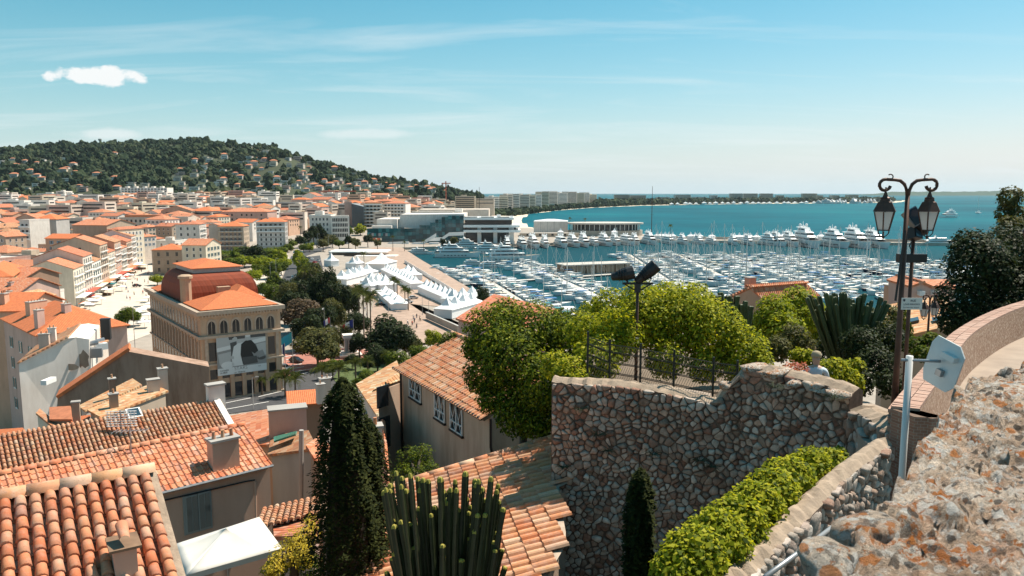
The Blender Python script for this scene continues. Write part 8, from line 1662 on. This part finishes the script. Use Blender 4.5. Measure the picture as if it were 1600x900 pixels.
m, nt, b = newmat('frosted'); b.inputs['Base Color'].default_value = (.86, .86, .84, 1); b.inputs['Roughness'].default_value = .6; tr = N(nt, 'BsdfTranslucent'); tr.inputs[0].default_value = (.95, .95, .93, 1); ms = N(nt, 'MixShader'); ms.inputs[0].default_value = .6; nt.links.new(b.outputs[0], ms.inputs[1]); nt.links.new(tr.outputs[0], ms.inputs[2]); nt.links.new(ms.outputs[0], nt.nodes['Material Output'].inputs[0])
def lamp_post(name, label, p, H, arm, s=1.0, lean=0.0, rz=0):
    t = thing(name, label, 'lamp post', p, rz); link('post', MB().tube([(0,0,-.4), (0,0,H*.35), (0,0,H-.28*s)], [.070*s, .052*s, .040*s], 10).mesh('post', 'rust_metal', True), t)
    for sd in (-1, 1):
        pts = [(0, 0, H-.34*s), (sd*.02*s, 0, H-.20*s), (sd*.07*s, 0, H-.08*s), (sd*.15*s, 0, H-.015*s), (sd*.25*s, 0, H), (sd*arm*.84, 0, H+.01*s)]+[(sd*(arm*.84+.10*s*math.sin(a)), 0, H-.09*s+.10*s*math.cos(a)) for a in [.45*k for k in range(1, 11)]]
        link('arm', MB().tube(pts, [.032*s]*4+[.03*s]*(len(pts)-4), 7).mesh('arm', 'rust_metal', True), t)
        link('curl', MB().tube([(sd*(arm*.66-.045*s*math.cos(a)), 0, H+.055*s+.045*s*math.sin(a)) for a in [-1.2+.45*k for k in range(9)]], .012*s, 5).mesh('curl', 'rust_metal', True), t)
        lantern(t, (sd*arm*.80, 0, H-.21*s-.36*s), s); link('hook', MB().tube([(sd*arm*.80, 0, H-.22*s), (sd*arm*.80, 0, H-.13*s)], .014*s, 5).mesh('hook', 'rust_metal'), t)
    return t
p = P(1395, 672, 14.0); Hl = P(1419, 281, 14.0).z-p.z; TLP = lamp_post('lamp_post', 'tall brown double-lantern lamp post carrying the street name plate', p, Hl, .50, 1.0)
plate = link('name_plate', None, TLP, (.13, -.13, P(1411, 482, 14).z-p.z)); plain('enamel', (.62, .62, .58), .4); plain('plate_ink', (.03, .035, .06), .6)
bx('plate', plate, -.19, .19, -.012, .0, 0, .215, 'enamel')
for txt, x, z, s_ in (('RUE', -.03, .145, .055), ('LOUIS PERRISSOL', -.155, .085, .040), ('Carriera dau Suquet', -.16, .03, .036)):
    me = TEXTS[txt]; me.materials.clear(); me.materials.append(MATS['plate_ink']); o = link('lettering', me, plate, (x, -.0145, z), 0, (s_, s_, s_)); o.rotation_euler = (math.pi/2, 0, 0)
link('crest', MB().add([(-.165, -.0145, .195), (-.125, -.0145, .195), (-.125, -.0145, .165), (-.145, -.0145, .145), (-.165, -.0145, .165)], [(0, 1, 2, 3, 4)]).mesh('crest', 'plate_ink'), plate)
p2 = P(1409, 655, 14.5); t = thing('floodlight_pole', 'second brown pole with grey floodlight cluster behind the double lantern', 'floodlight', p2); H2 = P(1432, 350, 14.5).z-p2.z; link('pole', MB().tube([(0,0,-.4), (0,0,H2)], [.040, .034], 8).mesh('pole', 'rust_metal', True), t)
for i, (x, z, ry, w_, l) in enumerate([(-.05, .12, -30, .24, .34), (.10, -.02, 35, .26, .30), (-.02, -.18, 10, .2, .22)]):
    o = link('floodlight', None, t, (x, -.05, H2+z), 0, None, (R(-20), R(ry), R(10*i))); bx('housing', o, -w_/2, w_/2, -.10, .10, -l/2, l/2, ['zinc', 'dark_metal', 'dark_metal'][i]); bx('lens', o, -w_/2+.02, w_/2-.02, -.115, -.101, -l/2+.02, l/2-.02, 'glass_blue')
bx('control_box', t, -.30, .22, -.12, .02, H2-.72, H2-.56, 'dark_metal'); link('cable', MB().tube([(0, -.08, H2-.2), (-.12, -.1, H2-.4), (-.02, -.08, H2-.6)], .012, 5).mesh('cable', 'black'), t)
p3 = P(1399, 470, 13.9); tag(link('rod', MB().tube([(0,0,0), (.10, 0, P(1404, 360, 13.9).z-p3.z)], .022, 6).mesh('rod', 'black'), None, p3), 'thin dark rod leaning beside the lamp post', 'rod')
p = P(1446, 575, 33); lamp_post('lamp_post', 'small double-lantern lamp post down the lane before the orange roof', p, P(1446, 461, 33).z-p.z, .42, 1.0, rz=R(25))
p = P(1600, 520, 17); lamp_post('lamp_post', 'lamp post half cut off at the edge beside the dark tree', Vector((p.x+.35, p.y, p.z)), P(1600, 322, 17).z-p.z, .45, 1.0)
# ---- white board on a pole
p = P(1411, 716, 5.4); t = thing('sign_board', 'blank white board seen from behind on a slim pale pole', 'sign', p); H = P(1419, 556, 5.4).z-p.z; link('pole', MB().tube([(0,0,-1.2), (0,0,H)], .025, 8).mesh('pole', 'white_frame', True), t); link('cross_arm', MB().tube([(-.06, 0, H-.03), (.20, -.04, H-.03)], .011, 6).mesh('cross_arm', 'grey_metal'), t)
plain('board_paint', (.62, .66, .66), .4, var=.06, vscale=9)
b = MB(); oc = [(-.16, -.22), (.10, -.22), (.17, -.14), (.17, .15), (.09, .23), (-.16, .23), (-.2, .15), (-.2, -.12)]; n = len(oc); b.add([(x, -.006, z) for x, z in oc]+[(x, .006, z) for x, z in oc], [tuple(range(n-1, -1, -1)), tuple(range(n, 2*n))]+[(i, (i+1) % n, n+(i+1) % n, n+i) for i in range(n)]); o = link('board', fix_normals(b.mesh('board', 'board_paint')), t, (.225, -.05, H-.06), 0, (.78, .78, .78), (R(-4), R(14), R(-73))); bx('bracket', o, -.03, .12, -.06, -.007, .08, .13, 'white_frame'); bx('bracket', o, -.03, .03, -.05, -.007, -.1, -.04, 'grey_metal')
# ---- the man on the bench and the flowers
p = P(1276, 550, 17.2); hz = 45.12; TPn = tag(link('person', SEATED, None, (p.x, p.y, p.z-1.37), R(-20)), 'man in pale blue-white shirt and cap seated with his back to us', 'person'); bz = p.z-1.37
link('cap', MB().lathe([(.112, 1.25), (.115, 1.30), (.09, 1.37), (.03, 1.395)], 14).mesh('cap', 'cloth_khaki', True), TPn, (0, .02, 0))
t = thing('bench', 'wooden bench behind the wall under the seated man', 'bench', (p.x, p.y, bz), R(-20)); bx('seat', t, -.9, .9, -.2, .28, .38, .43, 'wood'); 
for x in (-.75, .75): bx('leg', t, x-.05, x+.05, -.15, .2, -.4, .38, 'wood')
leafmat('petal_pink', [(.45, .10, .10), (.60, .25, .20), (.50, .16, .13), (.12, .12, .04)], .3); pts, d = blob_points([(0, 0, .08, .22), (.25, .1, .06, .18), (-.22, 0, .04, .15)], 520, 5, .3); tag(link('flower_clump', leaves_mesh('flower_clump', pts, .06, 'petal_pink', 5), None, P(1238, 583, 16.6)), 'clump of pinkish-red flowers growing on the wall top', 'flowers')
leafmat('tuft', [(.06, .07, .04), (.12, .13, .08)], .1)
for i, (px, py, Y) in enumerate([(1207, 605, 15.95), (1300, 622, 14.9), (935, 680, 17.75), (1092, 720, 16.95), (1110, 730, 16.9), (905, 640, 17.9), (1020, 710, 17.35), (950, 705, 17.7), (880, 730, 18.05)]):
    b = MB(); r_ = random.Random(i)
    for k in range(46): a = r_.uniform(0, 6.28); l = r_.uniform(.12, .30); b.tube([(0, 0, 0), (math.cos(a)*l*.5, math.sin(a)*l*.5-.05, l*.35), (math.cos(a)*l, math.sin(a)*l-.06, l*r_.uniform(-.1, .45))], [.006, .005, .002], 3, cap=False)
    tag(link('wall_tuft', b.mesh('wall_tuft', 'tuft'), None, P(px, py, Y)+Vector((0, -.05, 0))), 'wiry grey-green tuft rooted in the wall face, %s' % ['below the flowers', 'at the wall shoulder', 'under the fence post', 'above the small cypress', 'beside the upper tuft by the cypress', 'below the vine edge', 'in mid wall', 'left of mid wall', 'near the wall corner'][i], 'plant', 'tufts on the wall')

# ================================================================ near greenery, last roofs, clouds, air
leafmat('leaf_green', [(.020,.040,.006),(.065,.105,.009),(.16,.20,.015),(.32,.34,.03)], .42)
leafmat('leaf_wine', [(.05,.012,.015),(.16,.03,.04),(.03,.05,.015)], .3)
def bush(name, label, blobs, n, leaf, mat, cat='shrub', stem=None, seed=1, shell=.45, clump=14, aspect=.6, stuff=True):
    """foliage through lobes given as (px, py, distance, radius in px)"""
    B = [];
    for px, py, Y, r in blobs: p = P(px, py, Y); B.append((p.x, p.y, p.z, r/1200*Y*1.02))
    c = Vector((sum(b_[0] for b_ in B)/len(B), sum(b_[1] for b_ in B)/len(B), min(b_[2]-b_[3] for b_ in B))); t = thing(name, label, cat, c)
    pts, d = blob_points([(b_[0]-c.x, b_[1]-c.y, b_[2]-c.z, b_[3]) for b_ in B], n, seed, shell, clump); link('foliage' if cat != 'tree' else 'crown', leaves_mesh('foliage', pts, leaf, mat, seed, .35, aspect, d), t)
    if stem:
        mb = MB(); s0 = P(*stem)-c; m0 = Vector((0, 0, 0)); big = sorted(B, key=lambda q: -q[3])[:6]; k0 = Vector((s0.x*.6, s0.y*.6, s0.z*.4+.6)); mb.tube([s0, k0], [.16, .12], 7)
        for b_ in big: e = Vector(b_[:3])-c; mb.tube([k0, (k0+e)/2+Vector((0, 0, .2)), e], [.10, .06, .02], 5)
        link('trunk' if cat == 'tree' else 'stem', mb.mesh('trunk', 'trunk', True), t)
    return t
bush('garden_tree', 'leafy green tree rising between the rendered house and the stone wall', [(768,520,24,48),(800,560,23,58),(757,585,23.5,36),(835,515,24,48),(852,600,22,48),(812,640,22.5,46),(885,535,24,42),(792,492,25,30),(905,505,25,26),(742,545,24,22),(845,655,22,36),(770,620,23,30)], 30000, .105, 'leaf_green', 'tree', (820, 760, 22.5), 3, .42, 16)
bush('pergola_vine', 'bright green vine mass spilling over the stone wall and fence', [(892,585,19.6,32),(932,562,20.2,40),(962,522,21,44),(1012,498,22,52),(1062,496,22,56),(1112,518,21.5,54),(1160,548,21,42),(1188,566,20.5,22),(905,600,18.6,20),(1000,470,23,34),(952,482,24,34),(1085,474,23,34),(1040,468,23.5,30),(915,520,22,34),(870,570,20.5,26),(1040,560,21,34),(1100,570,20.8,30),(1150,580,20.6,26)], 34000, .105, 'leaf_bright', 'vine', None, 5, .5, 22)
bush('garden_tree', 'lime-green tree behind the tall cactus by the orange house', [(1210,490,31,32),(1245,475,32,30),(1225,520,30,34),(1195,505,31,20),(1262,500,31,22)], 7000, .15, 'leaf_lime', 'tree', (1225, 560, 31), 7)
bush('garden_shrub', 'grey-olive shrub in front of the lime-green tree', [(1240,530,28,26),(1215,545,27,22),(1262,545,28,18)], 3600, .11, 'leaf_olive', 'shrub', None, 8)
bush('garden_shrub', 'fresh green shrub right of the seated man', [(1300,585,20,30),(1325,600,20,26),(1290,610,19.6,24),(1335,575,21,18),(1262,560,22,16),(1245,556,22,14)], 6500, .10, 'leaf_bright', 'shrub', None, 9)
bush('garden_shrub', 'dark rounded shrub mass under the giant cactus', [(1345,540,23,34),(1370,570,22,34),(1385,530,24,30),(1340,595,21,28),(1300,545,25,26),(1390,600,21,24)], 8000, .10, 'leaf_dark', 'shrub', None, 10)
bush('garden_shrub', 'olive-toned shrub left of the lamp posts', [(1360,510,26,30),(1385,500,27,26),(1345,520,26,22)], 3600, .11, 'leaf_olive', 'shrub', None, 11)
bush('garden_shrub', 'small bright shrub seen between the lamp posts and the parapet', [(1430,540,30,16),(1455,535,30,18),(1440,552,29,14)], 1500, .14, 'leaf_mid', 'shrub', None, 12)
bush('holm_oak', 'big almost black evergreen tree at the right edge', [(1530,415,38.4,52),(1500,468,37.6,40),(1572,402,40.0,52),(1585,465,38.4,56),(1540,500,37.6,46),(1490,500,36.8,26),(1605,430,40.0,50),(1515,385,39.2,30),(1620,500,38.4,50),(1560,530,37.6,36)], 26000, .19, 'leaf_dark', 'tree', (1560, 600, 38.4), 13, .5, 18)
bush('tall_pine', 'slender tree with yellow-tipped foliage behind the black evergreen', [(1578,310,51.2,20),(1570,335,51.2,16),(1590,340,51.2,18),(1580,360,49.6,24),(1598,372,49.6,24)], 4200, .22, 'leaf_olive', 'tree', (1585, 470, 51), 14)
bush('ivy_hedge', 'bright leafy hedge along the low garden wall', [(1296,728,12.0,30),(1265,735,11.4,38),(1235,755,10.8,42),(1205,775,10.2,46),(1180,800,9.6,50),(1150,825,9.0,54),(1120,850,8.5,58),(1085,875,8.1,56),(1060,895,7.9,46),(1215,740,11.2,26),(1310,712,12.4,16)], 26000, .068, 'leaf_bright', 'hedge', None, 15, .55, 12, .7)
bush('weed_bush', 'thin green bush growing at the foot of the rendered house', [(640,720,30,24),(660,710,30,20),(670,735,29,18),(632,745,29,22),(655,745,29,20)], 2600, .09, 'leaf_mid', 'shrub', (650, 790, 29), 16)
bush('mimosa_bush', 'yellow-flowering bush beside the courtyard umbrella', [(460,850,22,26),(480,835,22.5,24),(440,872,21.5,24),(475,870,21.5,22),(425,890,21,20),(486,815,23,14)], 3600, .075, 'leaf_yellow', 'shrub', (460, 900, 22), 17, .2, 9); bush('garden_shrub', 'dull green shrub under the yellow-flowering bush', [(465,865,22.4,28),(430,893,21.5,24),(485,885,22,22)], 2600, .08, 'leaf_mid', 'shrub', None, 18)
bush('creeper', 'dark red-leaved creeper at the foot of the stone wall corner', [(852,835,18.3,14),(838,845,18.2,10),(862,850,18.2,14)], 700, .07, 'leaf_wine', 'creeper', None, 19)
# cypresses
def cypress(label, px, pyt, Y, hpx, wpx, n, seed, wide=None):
    top = P(px, pyt, Y); H = hpx/1200*Y; r0 = wpx/1200*Y/2; rs_ = np.random.RandomState(seed); t = thing('cypress', label, 'tree', (top.x, top.y, top.z-H)); f_ = rs_.rand(n)**.85; a = rs_.rand(n)*6.283; lob = 1+.16*np.sin(a*5+f_*9)+.10*np.sin(a*11-f_*23)
    prof = np.interp(f_, [0, .15, .35, .6, .8, .93, 1], [1.0, 1.0, .95, .80, .62, .42, .06]) if not wide else np.interp(f_, [0, .1, .6, .85, .97, 1], [1, 1, .97, .82, .4, .05]); r = r0*prof*lob*(.72+.32*rs_.rand(n)); pts = np.stack([r*np.cos(a), r*np.sin(a), f_*H], -1); nr = np.stack([np.cos(a), np.sin(a), .8+0*a], -1)
    link('foliage', leaves_mesh('foliage', pts, .10, 'leaf_cypress', seed, .9, .45, nr), t); link('trunk', MB().lathe([(r0*.62*float(np.interp(k/10, [0, .15, .35, .7, .9, 1], [.95, .98, .9, .68, .4, .03] if not wide else [1, 1, .95, .85, .5, .05])), H*k/10) for k in range(11)], 10).mesh('trunk', 'core_dark'), t); return t  # not a stem: unseen dark core added inside the foliage to block light
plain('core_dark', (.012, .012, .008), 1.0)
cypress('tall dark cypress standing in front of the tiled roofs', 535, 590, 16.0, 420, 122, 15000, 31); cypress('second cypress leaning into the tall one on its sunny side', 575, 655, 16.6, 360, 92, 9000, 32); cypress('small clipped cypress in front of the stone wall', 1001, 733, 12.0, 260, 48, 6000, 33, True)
# cactus
def column_mesh(seed, tipped):
    def make():
        b = MB(); rs_ = random.Random(seed); n = 10; rings = 21
        for k in range(rings):
            f_ = min(1, k/(rings-4)*.975) if k < rings-3 else (.986, .995, 1.0)[k-rings+3]; w_ = (.80+.22*abs(math.sin(f_*11+seed)))*(1 if f_ < .976 else {.986: .9, .995: .7, 1.0: .4}[f_])
            for j in range(n): a = 2*math.pi*j/n+.15*f_; r = w_*(1 if j % 2 == 0 else .62); b.v.append((r*math.cos(a)+.25*math.sin(f_*3+seed)*f_, r*math.sin(a), f_))
        for k in range(rings-1):
            for j in range(n): b.f.append((k*n+j, k*n+(j+1) % n, (k+1)*n+(j+1) % n, (k+1)*n+j)); b.m.append(1 if tipped and k >= rings-4 else 0)
        b.f.append(tuple((rings-1)*n+j for j in range(n))); b.m.append(1 if tipped else 0); return b.mesh('cactus_column', ['cactus' if tipped else 'cactus_pale', 'cactus_tip'])
    return cached(('col', seed, tipped), make)
m, nt, b = newmat('cactus'); b.inputs['Roughness'].default_value = .5; nt.links.new(mix(nt, .5, ramp(nt, rnd(nt), [(0, (.014,.022,.008)), (1, (.035,.048,.014))]), ramp(nt, noise(nt, pos(nt), 9, 4), [(.35, (.012,.018,.008)), (.7, (.040,.052,.018))])), b.inputs['Base Color']); plain('cactus_tip', (.34, .29, .05), .8, var=.3, vscale=30); plain('cactus_pale', (.06, .075, .022), .6, var=.3, vscale=3)
def cactus(label, base_px, cols, rad, tipped=True, spread=.25, foot=.72):
    bp = P(*base_px); t = thing('candelabra_cactus', label, 'cactus', bp); rs_ = random.Random(int(base_px[0]))
    for px, py, Y in cols:
        e = P(px, py, Y)-bp; e.y += rs_.uniform(-spread, spread); bx_, by_ = e.x*foot, e.y*foot; L = e.z; r = rad*rs_.uniform(.8, 1.15); o = link('cactus_column', column_mesh(rs_.randrange(5), tipped), t, (bx_, by_, 0), 0, (r, r, max(.3, L)), (0, math.atan2(e.x-bx_, max(L, .1)), 0))
    return t
rs = random.Random(77); cl_ = [(603,760),(615,745),(628,738),(640,742),(652,748),(664,740),(672,738),(686,750),(700,768),(712,765),(727,732),(743,750),(755,748),(768,755),(780,775),(787,800),(776,830),(783,845),(791,870),(645,825),(670,820),(700,812),(725,816),(622,825),(690,860),(660,845),(745,830),(765,815),(735,790),(610,800),(655,790),(680,785),(720,880),(760,870),(640,870),(790,890)]+[(598+rs.random()*192, 750+rs.random()*140) for k in range(85)]
cactus('dark many-armed candelabra cactus with yellow tips in front of the roofs', (700, 1000, 12.4), [(x, y, 12.4+rs.uniform(-.7, .7)) for x, y in cl_], .056, True, .3, .6)
cactus('huge fan-shaped grey-green candelabra cactus beside the seated man', (1322, 575, 24.5), [(1270+rs.random()*108, 453+abs(rs.gauss(0, 24)), 24.5+rs.uniform(-1.2, 1.2)) for k in range(58)], .085, False, .8, .30)
cactus('small group of upright cactus columns before the orange house', (1150, 530, 23.5), [(x, y, 23.5) for x, y in ((1112,458),(1120,460),(1127,456),(1136,461),(1144,466),(1152,462),(1160,475),(1166,470),(1174,478),(1148,480))], .10, False, .2)
# roofs below the terrace on the harbour side
t, W_ = prism_house('orange_house', 'peach gabled house with bright tiled roof below the vines', [(1141, 560, 70), (1141, 465, 70), (1172, 451, 70), (1193, 469, 70), (1194, 560, 70)], Vector((6.3, 3.2, 0)), 'wall_salmon', (1, 2), 'roof_orange', ov=.3); stack(t, P(1172, 449, 72), .8, .7, .9, 'wall_coral', .4, 0)
t, W_ = polyhouse('harbour_house', 'broad old tiled roof with two skylights below the lamp posts', [(1380, 532, 46), (1488, 508, 46), (1482, 460, 56), (1374, 478, 56)], 30, 'wall_tan', 'roof_pale')
nrm = (W_[1]-W_[0]).cross(W_[3]-W_[0]).normalized()
for px, py, m_ in ((1422, 500, 'glass'), (1470, 496, 'glass_blue')):
    p = on_plane(px, py, W_[0]+nrm*.12, nrm); a_ = (W_[1]-W_[0]).normalized(); c_ = (W_[3]-W_[0]).normalized(); slab(t, 'skylight', [p-a_*.55-c_*.5, p+a_*.55-c_*.5, p+a_*.55+c_*.5, p-a_*.55+c_*.5], .14, m_)
t, W_ = prism_house('harbour_house', 'pink house with small gable and air conditioners behind the skylight roof', [(1424, 500, 64), (1424, 449, 64), (1440, 443, 64), (1456, 450, 64), (1488, 450, 64), (1488, 500, 64)], Vector((.5, 5, 0)), 'wall_pink', (1, 2, 3), 'roof_orange', ov=.2)
for px in (1441, 1462): bx('air_conditioner', t, P(px-4, 455, 63.6).x-W_[0].x, P(px+4, 455, 63.6).x-W_[0].x, -.5, 0, P(px, 462, 63.6).z-W_[0].z, P(px, 455, 63.6).z-W_[0].z, 'white_paint')
t, W_ = polyhouse('harbour_house', 'low orange roofs with white awning at the harbour edge', [(1395, 455, 90), (1495, 452, 90), (1490, 436, 104), (1402, 437, 104)], 10, 'wall_peach', 'roof_orange'); p = P(1388, 480, 54); bx('air_conditioner', t, P(1384,480,54).x-W_[0].x, P(1393,480,54).x-W_[0].x, 54-W_[0].y, 54.6-W_[0].y, p.z-W_[0].z, P(1388,470,54).z-W_[0].z, 'wall_pale'); stack(t, P(1392, 470, 70), 1.0, .8, 1.4, 'wall_salmon', .2, 1)
t, W_ = polyhouse('harbour_house', 'red-tiled house roof rising out of the green trees', [(712, 497, 60), (800, 522, 57), (874, 484, 65), (772, 459, 70)], 20, 'wall_pink', 'roof_red')
# trees filling the slope between terrace and harbour
for i, (px, by, ty, wp, kd) in enumerate([(700, 560, 530, 40, 'mid'), (880, 560, 478, 60, 'mid'), (930, 560, 470, 60, 'lime'), (985, 560, 462, 60, 'lime'), (1040, 550, 466, 60, 'mid'), (1095, 555, 474, 50, 'lime'), (1180, 560, 490, 50, 'mid'), (1280, 560, 470, 50, 'lime'), (1400, 560, 470, 46, 'mid'), (735, 600, 540, 50, 'dark'), (690, 590, 556, 40, 'dark')]):
    tree(px, by, ty, wp, kd, 'slope tree above the harbour, %s from the rendered house' % nth(i), Y=40+(i*7) % 18, n=4600, leaf=.125, hs=.05, group='trees on the harbour slope')

# the air over the bay: thin even haze that pales the far shore
m = bpy.data.materials.new('haze_air'); m.use_nodes = True; nt = m.node_tree; nt.nodes.clear(); ou = N(nt, 'OutputMaterial'); pv = N(nt, 'VolumePrincipled'); pv.inputs['Color'].default_value = (.80, .92, 1.0, 1); pv.inputs['Density'].default_value = 2.0e-5; pv.inputs['Anisotropy'].default_value = .3; nt.links.new(pv.outputs[0], ou.inputs['Volume']); MATS['haze_air'] = m
o = link('haze', MB().box(-27500, 27500, -200, 27500, -7.5, 330).mesh('haze', 'haze_air')); o['kind'] = 'stuff'
